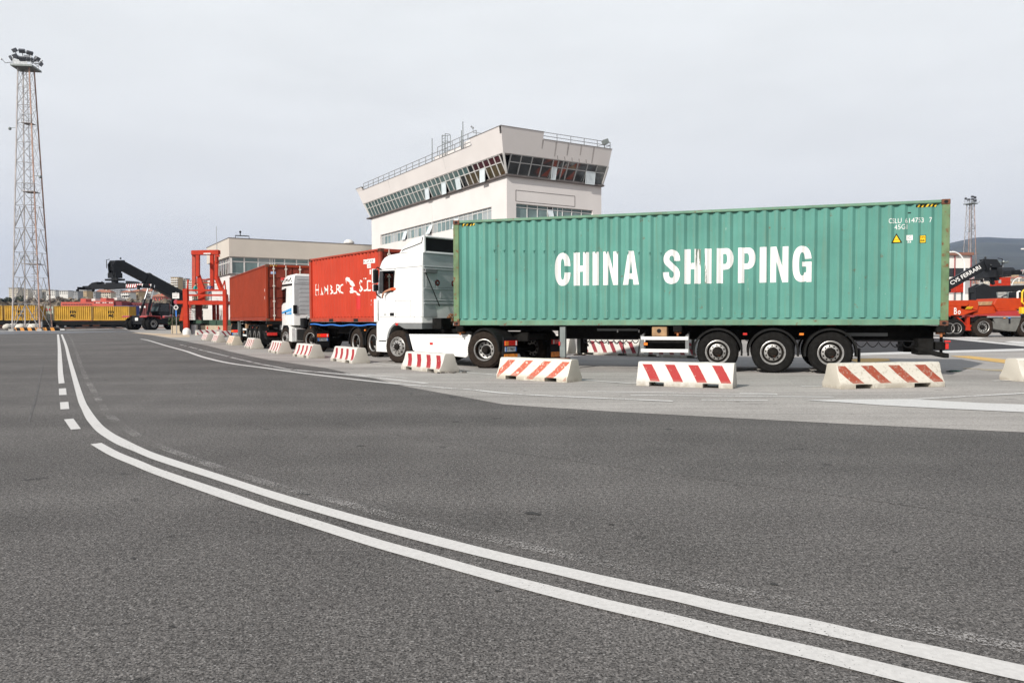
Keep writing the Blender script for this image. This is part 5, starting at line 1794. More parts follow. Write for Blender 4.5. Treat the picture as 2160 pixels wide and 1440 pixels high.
# ------------------------------------------------------------------ buildings of the yard
TH = .5529
def strip(root, O, U, V, cols, rows, fm, panes, name='window', fw=.06, opens=(), depth=.06, back=None):
    """a band of windows: cols / rows are frame positions along U and V"""
    O, U, V = Vector(O), Vector(U).normalized(), Vector(V).normalized()
    nrm = U.cross(V).normalized()
    fr = MB()
    h = rows[-1] - rows[0]
    for c in cols:
        p = O + U * c
        fr.bar(p + V * rows[0], p + V * rows[-1], fw, depth, nrm)
    for i, r in enumerate(rows):
        p = O + V * r - nrm * .004
        fr.bar(p + U * cols[0], p + U * cols[-1], depth * .9, fw * .8, V)
    fo = fr.build(name, fm, root)
    gl = MB()
    for i in range(len(cols) - 1):
        for j in range(len(rows) - 1):
            a, b = cols[i] + fw * .4, cols[i + 1] - fw * .4
            c, d = rows[j] + fw * .3, rows[j + 1] - fw * .3
            mi = panes(i, j)
            if (i, j) in opens:
                mi = -1
            q = [O + U * a + V * c, O + U * b + V * c, O + U * b + V * d, O + U * a + V * d]
            if mi >= 0:
                t = nrm * ((hash((i, j, name)) % 7 - 3) * .002)
                gl.add([p - nrm * .02 + t * s for p, s in zip(q, (1, -1, 1, -1))], [(0, 1, 2, 3)], mi)
            else:
                kk = opens.get((i, j), .45)
                sb = MB()
                out_ = nrm * kk * (d - c)
                tilt = [q[0] + out_, q[1] + out_, q[2] + nrm * .03, q[3] + nrm * .03]
                sb.add(tilt, [(0, 1, 2, 3)])
                for m_, n_ in ((0, 1), (1, 2), (2, 3), (3, 0)):
                    sb.bar(tilt[m_], tilt[n_], .05, .04)
                sb.build('open_sash', M_sash, fo)
    mats = [M_gteal, M_gteal2, M_gdark, M_gbrown, M_gmar, M_gblind, M_gmirror]
    gl.build('glazing', mats, fo, fix=False)
    return fo
def even(a, b, n):
    return [a + (b - a) * i / n for i in range(n + 1)]
C1 = dep(1069, 400, 60)
tow = empty('control_building', (C1.x, C1.y, 0), TH, 'pale control building with a flared glazed top storey and roof railings', 'building')
WA, LB = 9.47, 29.1
w = MB().box((0, 0, 0), (WA, LB, 12.62)).build('wall', M_facade, tow)
cut(w, [MB().box((.87, -1, 9.43), (8.55, .30, 10.56)), MB().box((-1, 2.42, 9.43), (.30, 26.5, 10.54)), MB().box((.87, -1, 5.4), (8.55, .30, 6.6)), MB().box((-1, 2.42, 5.4), (.30, 26.5, 6.6)),
        MB().box((-1, 2.4, 0.3), (.30, 20.5, 2.9))], M_facade)
rnd = random.Random(3)
def blinds(i, j):
    if j == 1:
        return 5
    return rnd.choice((5, 5, 5, 1, 1))
cR = [.90, 2.0, 3.0, 3.99, 4.5, 5.0, 5.5, 6.45, 7.45, 8.52]
for zz in (9.43, 5.42):
    strip(tow, (0, .16, zz), (1, 0, 0), (0, 0, 1), cR, [0, .86, 1.12], M_frame, lambda i, j: (1 if j == 0 else 0) if i not in (3,) else 2, opens={(3, 0): .35}, name='window')
    n = 28
    cL = [26.5 - v for v in even(0.02, 24.05, n)]
    strip(tow, (.16, 26.5, zz), (0, -1, 0), (0, 0, 1), even(.02, 24.05, n), [0, .88, 1.10], M_frame, blinds, opens={(7, 0): .35, (14, 0): .5, (20, 0): .3})
strip(tow, (.16, 20.5, .3), (0, -1, 0), (0, 0, 1), even(.02, 18.1, 9), [0, 1.6, 2.6], M_frame, lambda i, j: 2)
vd = MB()
vd.box((.95, .25, 9.46), (8.5, .29, 10.5))
vd.build('room_dark', M_gdark, tow)
MB().box((.25, 2.5, 9.46), (.29, 26.4, 10.5)).build('room_dark', M_gdark, tow)
gr = MB()
for p, q in (((.83, 10.73), (.83, 11.6)), ((6.65, 10.73), (6.65, 11.6)), ((.83, 11.6), (6.65, 11.6)), ((.83, 10.73), (6.65, 10.73))):
    gr.bar((p[0], -.004, p[1]), (q[0], -.004, q[1]), .03, .03)
gr.build('sign_outline', M_sill, tow)
MB().box((-.24, -.26, 12.62), (WA + .12, LB + .95, 12.76)).build('ledge', M_sill, tow)
def offs(z):
    t = (z - 14.24) / (16.13 - 14.24)
    return (.8 + .5 * t, .8 + .5 * t, .12 + .12 * t, .5 + .88 * t)
def foot(o):
    oa, ob, orr, ol = o
    return [(-oa, -ob), (WA + orr, -ob), (WA + orr, LB + ol), (-oa, LB + ol)]
# glazed storey
lo, hi = foot((.03, .03, .04, .1)), foot((.74, .74, .10, .44))
core = MB()
core_lo, core_hi = foot((-.5, -.5, -.4, -.3)), foot((0.05, 0.05, -.3, -.1))
loft(core, [(12.76, core_lo), (14.26, core_hi)])
core.build('control_room', M_gdark, tow)
def band(p0, p1, q0, q1, n, pane, opens, name='window_band', cols=None, fm=None):
    P0, P1, Q0, Q1 = (Vector((*p0, 12.76)), Vector((*p1, 12.76)), Vector((*q0, 14.24)), Vector((*q1, 14.24)))
    U = (P1 - P0)
    V = ((Q0 + Q1) - (P0 + P1))
    V = V - U.normalized() * V.dot(U.normalized())
    return strip(tow, P0, U, V, cols or even(0, U.length, n), [.02, V.length / 2 * .62, V.length / 2 - .02], fm or M_frame, pane, name, opens=opens, fw=.09)
band(lo[0], lo[1], hi[0], hi[1], 0, lambda i, j: 6, {(4, 0): .25, (9, 0): .35}, cols=[.0, .98, 2.02, 3.04, 4.05, 4.55, 5.05, 5.55, 6.5, 7.5, 8.5, 9.6], fm=M_framegrey)
rn2 = random.Random(11)
def pl(i, j):  # corner panes: mirrored containers put in as brown and maroon colour
    if i > 27:
        return 3 if j == 0 else 4
    if i > 24:
        return rn2.choice((4, 3, 2)) if j == 0 else rn2.choice((0, 2, 4))
    return rn2.choice((0, 0, 0, 1, 0, 0, 0, 0, 0))
band(lo[3], lo[0], hi[3], hi[0], 33, pl, {(17, 0): .4, (21, 0): .45, (24, 0): .3, (29, 0): .5})
# corner posts of the glazed storey
for k in range(4):
    MB().bar((*lo[k], 12.76), (*hi[k], 14.24), .16).build('corner_post', M_frame, tow)
f_ = MB()
loft(f_, [(14.24, foot(offs(14.24))), (15.60, foot(offs(15.60)))])
f_.build('fascia', M_facade, tow)
def wall_up(name, a, b, inset, z0=15.601, z1=16.13):
    m_ = MB()
    m_.add([(*a[0], z0), (*a[1], z0), (*b[1], z1), (*b[0], z1)] + [(p[0] + inset[0], p[1] + inset[1], z0) for p in a] + [(p[0] + inset[0], p[1] + inset[1], z1) for p in b],
           [(0, 1, 2, 3), (4, 7, 6, 5), (0, 4, 5, 1), (3, 2, 6, 7), (0, 3, 7, 4), (1, 5, 6, 2)])
    return m_.build(name, M_facade, tow)
o0, o1 = offs(15.60), offs(16.13)
wall_up('parapet', [(-o0[0], -o0[1]), (2.68, -o0[1])], [(-o1[0], -o1[1]), (2.68, -o1[1])], (0, .25))
wall_up('parapet', [(-o0[0], 3.6), (-o0[0], -o0[1] + .26)], [(-o1[0], 3.75), (-o1[0], -o1[1] + .26)], (.25, 0))
wall_up('parapet', [(-o0[0], LB + o0[3]), (-o0[0], LB - .6)], [(-o1[0], LB + o1[3]), (-o1[0], LB - .3)], (.25, 0), z1=15.95)
cp2 = MB()
cp2.box((-o1[0] - .03, -o1[1] - .03, 16.13), (2.70, -o1[1] + .3, 16.17))
cp2.box((2.70, -o0[1] - .03, 15.60), (WA + o0[2] + .03, -o0[1] + .3, 15.64))
cp2.box((-o1[0] - .03, -o1[1] + .3, 16.13), (-o1[0] + .3, 3.8, 16.17))
cp2.box((-o0[0] - .03, 3.8, 15.60), (-o0[0] + .3, LB - .3, 15.64))
cp2.box((-o1[0] - .03, LB - .3, 15.95), (-o1[0] + .3, LB + o1[3], 15.99))
cp2.build('coping', mat('grey coping', (.17, .16, .155), .7), tow)
def rail(pts, name='railing', h=.62, r=.022, step=1.45, mtl=None, mids=1):
    b_ = MB()
    for i in range(len(pts) - 1):
        p, q = Vector(pts[i]), Vector(pts[i + 1])
        n_ = max(1, round((q - p).length / step))
        for k in range(n_ + 1):
            s = p + (q - p) * k / n_
            b_.cyl(s, s + Vector((0, 0, h)), r * 1.3, 6)
        for m_ in range(mids + 1):
            zz = Vector((0, 0, h * (1 - m_ / (mids + 1))))
            b_.cyl(p + zz, q + zz, r, 6)
    return b_.build(name, mtl or M_galv, tow)
rail([(-o0[0] + .1, 3.9, 15.6), (-o0[0] + .1, LB - .4, 15.6)], h=.72, r=.034)
rail([(2.75, -o0[1] + .12, 15.62), (WA + o0[2] - .1, -o0[1] + .12, 15.62)], h=.58, step=1.5, r=.028)
rail([(WA + o0[2] - .1, -o0[1] + .12, 15.62), (WA + o0[2] - .1, 8, 15.62)], h=.58, step=1.5)
rail([(-.4, 4.2, 16.25), (-.4, 11.5, 16.25)], h=.8, r=.03)
MB().box((-.5, 4.0, 15.6), (3.5, 6.2, 16.45)).build('roof_hut', M_facade, tow)
MB().box((-.5, 6.4, 15.6), (3.0, 12, 16.2)).build('roof_hut', M_facade, tow)
an = MB()
for yy, z1 in ((11.9, 17.9), (5.9, 18.1), (6.15, 17.4)):
    an2 = MB().cyl((-.75, yy, 15.6), (-.75, yy, z1), .035, 6)
    an2.cyl((-.75, yy, 15.6), (-.75, yy, 16.6), .06, 6)
    an2.build('antenna', M_grey, tow)
lg = MB()
for dy in (9.55, 10.15):
    lg.cyl((-.6, dy, 15.6), (-.6, dy, 17.85), .035, 6)
    lg.cyl((-.05, dy + .05, 16.1), (-.05, dy + .05, 17.85), .025, 6)
for k in range(9):
    lg.cyl((-.6, 9.55, 15.8 + k * .24), (-.6, 10.15, 15.8 + k * .24), .018, 5)
for zz in (17.85, 17.2, 16.5):
    lg.tube([(-.6, 9.55, zz), (-.2, 9.5, zz), (0, 9.85, zz), (-.2, 10.2, zz), (-.6, 10.15, zz)], .025, 5)
lg.build('caged_ladder', M_grey, tow)
wv = MB()
wv.tube([(-1.0, 1.6, 16.15), (-1.4, 2.9, 16.45), (-1.4, 2.95, 16.8)], .03, 5)
wv.ico((-1.4, 2.95, 16.85), .10, 1)
wv.ico((-1.4, 3.2, 17.0), .09, 1)
wv.build('wind_sensor', M_galv, tow)
fl = MB()
fl.bar((WA - .6, -.95, 16.1), (WA - .2, -1.1, 16.25), .5, .38)
fl.cyl((WA - .4, -.9, 15.6), (WA - .4, -.9, 16.1), .04, 6)
fl.build('floodlight', M_grey, tow)
lk = MB()
for k in range(5):
    xx = 4.2 + k * .72
    lk.bar((xx, -1.02, 14.22), (xx, -.98, 14.5), .03)
lk.build('wire_hook', M_sill, tow)
for xx in (2.7, 4.0, 5.2, 6.5, 7.8):
    st = MB()
    z0, z1 = 14.6 + .3 * math.sin(xx * 3), 15.55
    st.add([(xx - .05, -offs(z0)[1] - .004, z0), (xx + .05, -offs(z0)[1] - .004, z0), (xx + .08, -offs(z1)[1] - .004, z1), (xx - .08, -offs(z1)[1] - .004, z1)], [(0, 1, 2, 3)])
    st.build('run_stain', mat('run stain', (.36, .33, .315), .9, var=.2, scale=3), tow)

for yy in (8.9, 21.5):
    st = MB()
    z0, z1 = 14.5, 15.5
    st.add([(-offs(z0)[0] - .004, yy - .03, z0), (-offs(z0)[0] - .004, yy + .03, z0), (-offs(z1)[0] - .004, yy + .09, z1), (-offs(z1)[0] - .004, yy - .09, z1)], [(0, 1, 2, 3)])
    st.build('run_stain', mat('pale run stain', (.52, .49, .475), .9, var=.15, scale=3), tow)
C2 = dep(483.4, 541, 78)
low = empty('office_building', (C2.x, C2.y, 0), TH, 'low beige building with a deep plain fascia over a dark window band', 'building')
LX, LY = 23, 12.7
MB().box((.06, .06, 0), (LX, LY, 6.13)).build('wall', M_facade, low)
MB().box((0, 0, 7.9), (LX, LY, 9.78)).build('fascia', M_facade2, low)
MB().box((-.04, -.04, 9.78), (LX, LY, 9.83)).build('coping', M_sill, low)
MB().box((-.05, -.05, 6.03), (LX, LY, 6.13)).build('sill', M_sill, low)
MB().box((.6, .6, 6.13), (LX - .1, LY - .1, 7.9)).build('room_dark', M_gdark, low)
strip(low, (0, .28, 6.13), (1, 0, 0), (0, 0, 1), [.15, .28, 1.55, 2.96, 4.18, 4.42, 4.66, 5.72, 7.0, 8.3, 9.6, 10.9, 12.2, 13.5, 14.8, 16.1, 17.4, 18.7, 20, 22.9], [.02, 1.28, 1.75], M_frame, lambda i, j: (5 if i in (3, 4) else 1), fw=.13)
strip(low, (.28, 12.4, 6.13), (0, -1, 0), (0, 0, 1), [12.4 - v for v in (12.4, 11.3, 9.8, 8.4, 7.0, 5.6, 4.5, 3.4, 2.5, 1.7, .95, .22)], [.02, 1.28, 1.75], M_frame, lambda i, j: (2, 3, 4, 2, 3, 4)[i % 6], fw=.11)
for yy, zz in ((4.2, 1.2), (9, 1.2)):
    MB().box((.0, yy, .9), (.062, yy + 1.2, 2.6)).build('window', M_gdark, low)
MB().box((3.0, -.0, 3.2), (22, .062, 5.0)).build('window', M_gdark, low)
rs = MB()
rs.tube([(.8, .8, 9.8), (.8, .8, 10.15), (2.2, .8, 10.15), (2.2, .8, 9.8)], .05, 6)
rs.cyl((1.3, .8, 10.15), (1.3, .8, 10.5), .05, 6)
rs.ico((1.3, .8, 10.55), .13, 1)
rs.build('roof_beacon', M_dark, low)
MB().cyl((-.1, 6.0, 6.2), (-.1, 6.0, 11.6), .03, 6).build('antenna', M_galv, low)
MB().lathe([(0, 10.55), (.3, 10.5), (.55, 10.3), (.62, 10.1), (.5, 10.1), (.5, 9.8)], (13.6, 2.2, 0), 'z', 16).build('roof_vent', M_whitew, low)
fb = MB()
fb.bar((16.3, -.7, 9.55), (16.9, -.9, 9.85), .75, .5)
fb.bar((16.6, 0, 9.3), (16.6, -.7, 9.65), .07)
fb.build('floodlight', M_grey, low)

def adopt(root, *objs):
    for o in objs:
        o.parent = root
        o.location = o.location - root.location
    return root
# slender white pole in front of the control building
pp = dep(913, 640, 46)
pole = MB().cyl((0, 0, 0), (0, 0, 6.2), .06, 8, .045)
pole.cyl((0, 0, 6.2), (-.03, 0, 8.25), .025, 6, .012)
po = pole.build('pole', M_whitew)
po.location = (pp.x, 46, 0)
tag(po, 'slender white pole standing against the control building', 'pole')

# ------------------------------------------------------------------ orange container-inspection platform
plat = empty('inspection_platform', at(430, 704) + Vector((0, 4, 0)), 0, 'bright orange steel inspection platform with stairs and a tall portal', 'platform')
plat.location.z = 0
YF, YB = 72.0, 76.5
def pq(x, y, Y):
    return dep(370 + x / 6.857, 510 + y / 6.857, Y)
def pbar(name, segs, w_, mtl=None, h=None):
    b_ = MB()
    for p, q in segs:
        b_.bar(p, q, w_, h or w_)
    o = b_.build(name, mtl or M_orange)
    adopt(plat, o)
    return o
def foot_of(p):
    return Vector((p.x, p.y, 0))
for xx, y0, Y, ww in ((150, 680, YF, .42), (712, 690, YF, .32), (558, 905, YB, .28), (612, 905, YB, .2), (200, 760, YB, .3), (735, 760, YB, .3)):
    t = pq(xx, y0, Y)
    pbar('post', [(foot_of(t), t)], ww)
pbar('deck', [(pq(165, 880, (YF + YB) / 2), pq(735, 880, (YF + YB) / 2))], YB - YF, None, .30)
pbar('deck_edge', [(pq(165, 882, YF - .1), pq(735, 882, YF - .1))], .10, None, .36)
dk = pbar('deck_grating', [(pq(165, 905, (YF + YB) / 2), pq(735, 905, (YF + YB) / 2))], YB - YF - .4, M_dark, .06)
for yy in (700, 772):
    pbar('rail', [(pq(160, yy, YF), pq(722, yy, YF))], .13, None, .17)
pbar('rail', [(pq(180, 545, YF), pq(180, 860, YF))], .1)
pbar('rail', [(pq(165, 690, YF), pq(190, 560, YF + 1.5))], .1)
pbar('rail', [(pq(672, 690, YF), pq(712, 560, YF)), (pq(712, 560, YF), pq(726, 690, YF))], .1)
for yy in (545, 590, 640):
    pbar('back_rail', [(pq(250, yy, YB), pq(600, yy, YB))], .10)
# portal
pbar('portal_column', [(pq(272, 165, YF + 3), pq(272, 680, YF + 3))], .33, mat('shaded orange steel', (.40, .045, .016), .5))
pbar('portal_column', [(pq(327, 180, YF + .6), pq(327, 500, YF + .6))], .30)
pbar('portal_column', [(pq(532, 180, YF + 3), pq(532, 690, YF + 3))], .33)
pbar('portal_column', [(pq(598, 190, YF + .6), pq(594, 510, YF + .6))], .28)
pbar('portal_column', [(pq(594, 505, YF + .6), pq(672, 700, YF + .3))], .34)
gu = MB()
a_, b1, c1, d1, e1 = pq(312, 470, YF + .6), pq(345, 470, YF + .6), pq(420, 690, YF + .3), pq(420, 860, YF + .3), pq(330, 860, YF + .6)
n_ = [a_, b1, c1, d1, e1]
gu.add(n_ + [v + Vector((0, .3, 0)) for v in n_], [(0, 1, 2, 3, 4), (9, 8, 7, 6, 5)] + [(i, (i + 1) % 5, 5 + (i + 1) % 5, 5 + i) for i in range(5)])
adopt(plat, gu.build('portal_foot', M_orange))
pbar('portal_beam', [(pq(250, 158, YF + .6), pq(630, 150, YF + .6))], .4, None, .42)
pbar('portal_beam', [(pq(245, 165, YF + 3), pq(620, 160, YF + 3))], .4, None, .40)
pbar('portal_beam', [(pq(262, 150, YF + .6), pq(248, 160, YF + 3))], .3, None, .35)
pbar('portal_beam', [(pq(628, 152, YF + .6), pq(612, 160, YF + 3))], .3, None, .35)
pbar('portal_hook', [(pq(585, 205, YF + .4), pq(640, 205, YF + .4)), (pq(590, 215, YF + .4), pq(590, 300, YF + .4))], .16)
pbar('light_strip', [(pq(410, 170, YF + .35), pq(510, 170, YF + .35))], .1, M_letter, .1)
br = MB()
p4_ = [pq(55, 1140, YF + .5), pq(105, 1140, YF + .5), pq(125, 850, YF + .5), pq(112, 850, YF + .5)]
br.add(p4_ + [v + Vector((0, .5, 0)) for v in p4_], [(0, 1, 2, 3), (7, 6, 5, 4)] + [(i, (i + 1) % 4, 4 + (i + 1) % 4, 4 + i) for i in range(4)])
adopt(plat, br.build('side_ramp', M_orangem))
sr = MB()
for k in range(8):
    p, q = pq(180 + k * 3, 965 + k * 26, YF + 2.2), pq(275 + k * 3, 965 + k * 26, YF + 2.2)
    sr.bar(p, q, .34, .07)
adopt(plat, sr.build('stair_tread', M_letter))
sr = MB()
for k in range(9):
    p, q = pq(440 + 5 * k, 640 + k * 26, YB - .3), pq(660, 640 + k * 26, YB - .3)
    sr.bar(p, q, .3, .07)
adopt(plat, sr.build('stair_tread', M_frame))
pbar('under_deck_shade', [(pq(290, 1015, YF + 2.4), pq(385, 1015, YF + 2.4))], .08, mat('under deck shade red', (.12, .012, .008), .7), 1.9)  # dark plate added to stand for the shade under the deck
pbar('stringer', [(pq(180, 960, YF + 2.3), pq(212, 1185, YF + 2.3))], .12, M_dark)
pbar('deck_box', [(pq(200, 745, YF + 1.5), pq(345, 745, YF + 1.5))], .5, M_whiterear, .35)
pbar('warning_panel', [(pq(200, 820, YF + 1), pq(245, 820, YF + 1))], .06, M_letter, .75)

# things standing under and beside the platform
def boxy(name, px, py, Y, w_, d_, h_, mtl, label, cat, rz=0, bevel=.03):
    p = dep(px, py, Y)
    b_ = MB().box((-w_ / 2, -d_ / 2, 0), (w_ / 2, d_ / 2, h_))
    o = b_.build(name, mtl, None, bevel=bevel)
    o.location = (p.x, Y, 0.004)
    o.rotation_euler = (0, 0, rz)
    return tag(o, label, cat)
sk = MB()
sk.prism([(-2.1, .35), (2.1, .35), (2.4, 1.35), (-2.4, 1.35)], -1, 1)
sk.box((-2.0, -.9, 0), (2.0, .9, .36))
for xx in (-1.6, -.5, .5, 1.6):
    sk.box((xx - .05, -1.06, .4), (xx + .05, -1.0, 1.3))
so = sk.build('skip', mat('dark green skip', (.02, .06, .035), .6, var=.3, rust=.1))
pp = dep(453, 690, 74.5)
so.location = (pp.x, 74.5, .004)
tag(so, 'dark green waste skip standing under the orange platform', 'skip')
gm = MB()
gm.box((-1.3, -.6, .25), (1.3, .6, 1.0))
gm.box((-1.0, -.5, 1.0), (.2, .5, 1.35))
gm.cyl((.7, 0, 1.0), (.7, 0, 1.6), .07, 8)
for sx in (-.9, .9):
    gm.cyl((sx, -.62, .27), (sx, .62, .27), .27, 14)
go = gm.build('generator', M_black, bevel=.03)
pp = dep(412, 690, 74)
go.location = (pp.x, 74, .004)
tag(go, 'black wheeled generator set under the orange platform', 'generator')
dr = MB().lathe([(.0, .0), (.28, 0), (.28, .3), (.295, .31), (.28, .33), (.28, .58), (.295, .6), (.28, .62), (.28, .88), (0, .88)], axis='z', n=20)
do = dr.build('drum', M_galv)
pp = dep(410.5, 690, 72.6)
do.location = (pp.x, 72.6, .004)
tag(do, 'pale metal drum standing behind the planter', 'drum')
for px in (437.5, 461):
    cn = MB()
    cn.box((-.2, -.2, 0), (.2, .2, .05))
    cn.lathe([(.16, .05), (.03, .75), (0, .75)], axis='z', n=14)
    cn.lathe([(.128, .25), (.094, .45), (.09, .45)], axis='z', n=14, mi=1)
    co_ = cn.build('traffic_cone', [mat('cone red', (.5, .04, .02), .5), M_letter])
    pp = dep(px, 690, 72.4)
    co_.location = (pp.x, 72.4, .004)
    tag(co_, 'red and white cone in front of the ' + ('green skip' if px < 450 else 'green skip, nearer the brown red container'), 'traffic cone')
fe = empty('fence', (dep(437, 690, 79).x, 79, 0), .0, 'white barred fence seen below the orange platform', 'fence')
b_ = MB()
for k in range(26):
    b_.box((-1.9 + k * .15, -.02, .1), (-1.84 + k * .15, .02, 2.55))
b_.build('bars', M_letter, fe)
for zz in (.25, 2.4):
    MB().box((-1.95, -.03, zz), (2.0, .03, zz + .1)).build('rail', M_letter, fe)
MB().box((-.35, -.05, .6), (.45, -.03, 2.5)).build('panel', M_whitew, fe)
# planter, shrubs, signs
a0, a1 = at(361, 703.8).xy, at(476.5, 704.5).xy
pl_ = MB()
d_ = (a1 - a0).length
pl_.box((0, 0, 0), (d_, .18, .82))
pl_.box((0, .18, 0), (.18, 2.6, .82))
pl_.box((d_ - .18, .18, 0), (d_, 2.6, .82))
pl_.box((.18, 2.42, 0), (d_ - .18, 2.6, .82))
for k in range(6):
    pl_.box((d_ * k / 6 + .02, -.004, .02), (d_ * k / 6 + .06, .002, .80))
po = empty('planter', (a0.x, a0.y, .004), math.atan2((a1 - a0).y, (a1 - a0).x), 'long tan concrete planter in front of the orange platform', 'planter')
pl_.build('trough', M_planter, po, bevel=.02)
MB().box((.18, .18, .5), (d_ - .18, 2.42, .74)).build('soil', M_soil, po)
def foliage(name, mtl, blobs, n, size, seed=1, parent=None):
    """crown of many small leaf faces scattered through a few clumps"""
    rr = random.Random(seed)
    b_ = MB()
    for i in range(n):
        c, r = rr.choice(blobs)
        d = Vector((rr.gauss(0, 1), rr.gauss(0, 1), rr.gauss(0, 1))).normalized() * (rr.random() ** .45)
        p = Vector(c) + Vector((d.x * r[0], d.y * r[1], d.z * r[2]))
        s = size * (.6 + rr.random() * .8)
        u = Vector((rr.gauss(0, 1), rr.gauss(0, 1), rr.gauss(0, 1))).normalized()
        v = u.cross(Vector((rr.gauss(0, 1), rr.gauss(0, 1), rr.gauss(0, 1)))).normalized()
        b_.add([p - u * s - v * s * .5, p + u * s - v * s * .3, p + u * s * .7 + v * s * .6, p - u * s * .6 + v * s * .5], [(0, 1, 2, 3)])
    return b_.build(name, mtl, parent, fix=False)
def shrub(px, Y, h, w_, seed, label):
    p = dep(px, 690, Y)
    r_ = empty('shrub', (p.x, Y, .72), 0, label, 'shrub', 'shrubs in the long planter')
    foliage('crown', M_leaf, [((0, 0, h * .55), (w_, w_, h * .5)), ((w_ * .5, 0, h * .4), (w_ * .6, w_ * .6, h * .3)), ((-w_ * .5, .1, h * .35), (w_ * .6, w_ * .6, h * .3))], 420, .09, seed, r_)
    t = MB()
    for k in range(4):
        t.tube([(0, 0, 0), (.05 * k - .08, .04 * k - .06, h * .4), (.14 * k - .2, .1 * k - .15, h * .75)], .015, 5)
    t.build('stem', M_bare, r_)
ax = a0.y + .9
shrub(366, ax, 1.0, .5, 3, 'tall green shrub in the planter at its sign post end')
shrub(376, ax, .8, .45, 4, 'green shrub in the planter beside the orange side ramp')
shrub(371, ax + .5, 1.3, .4, 5, 'dark straggly shrub behind the sign post in the planter')
sg = empty('road_sign', (dep(372.5, 690, 73.5).x, 73.5, 0), 0, 'post with a white plate over round signs in front of the black reach stacker', 'sign')
MB().cyl((0, 0, 0), (0, 0, 4.1), .045, 8).build('post', M_galv, sg)
so_ = MB().box((-.33, -.06, 3.45), (.33, -.04, 3.98)).build('plate', M_letter, sg)
for k in range(3):
    MB().box((-.27, -.066, 3.85 - k * .13), (.27 - .08 * k, -.062, 3.89 - k * .13)).build('plate_line', M_trim, so_)
MB().cyl((0, -.06, 3.12), (0, -.04, 3.12), .22, 20).build('red_disc', mat('sign red', (.32, .03, .05), .5), sg)
MB().lathe([(.22, -.05), (.22, -.07), (.15, -.07)], (0, 0, 2.58), 'y', 20).build('white_ring', M_letter, sg)
MB().box((-.06, -.06, 1.7), (.06, -.045, 2.3)).build('blue_plate', M_blue, sg)
MB().cyl((-.5, .2, 0), (-.5, .2, 1.6), .03, 6).build('short_post', M_bare, sg)
bl = MB().lathe([(.34, 0), (.36, .25), (.33, .42), (.24, .55), (.12, .62), (0, .64)], axis='z', n=20)
bo = bl.build('bollard', M_letter, smooth=True)
bp = at(394, 706)
bo.location = (bp.x, bp.y, .004)
tag(bo, 'round topped white bollard in front of the tan planter', 'bollard')

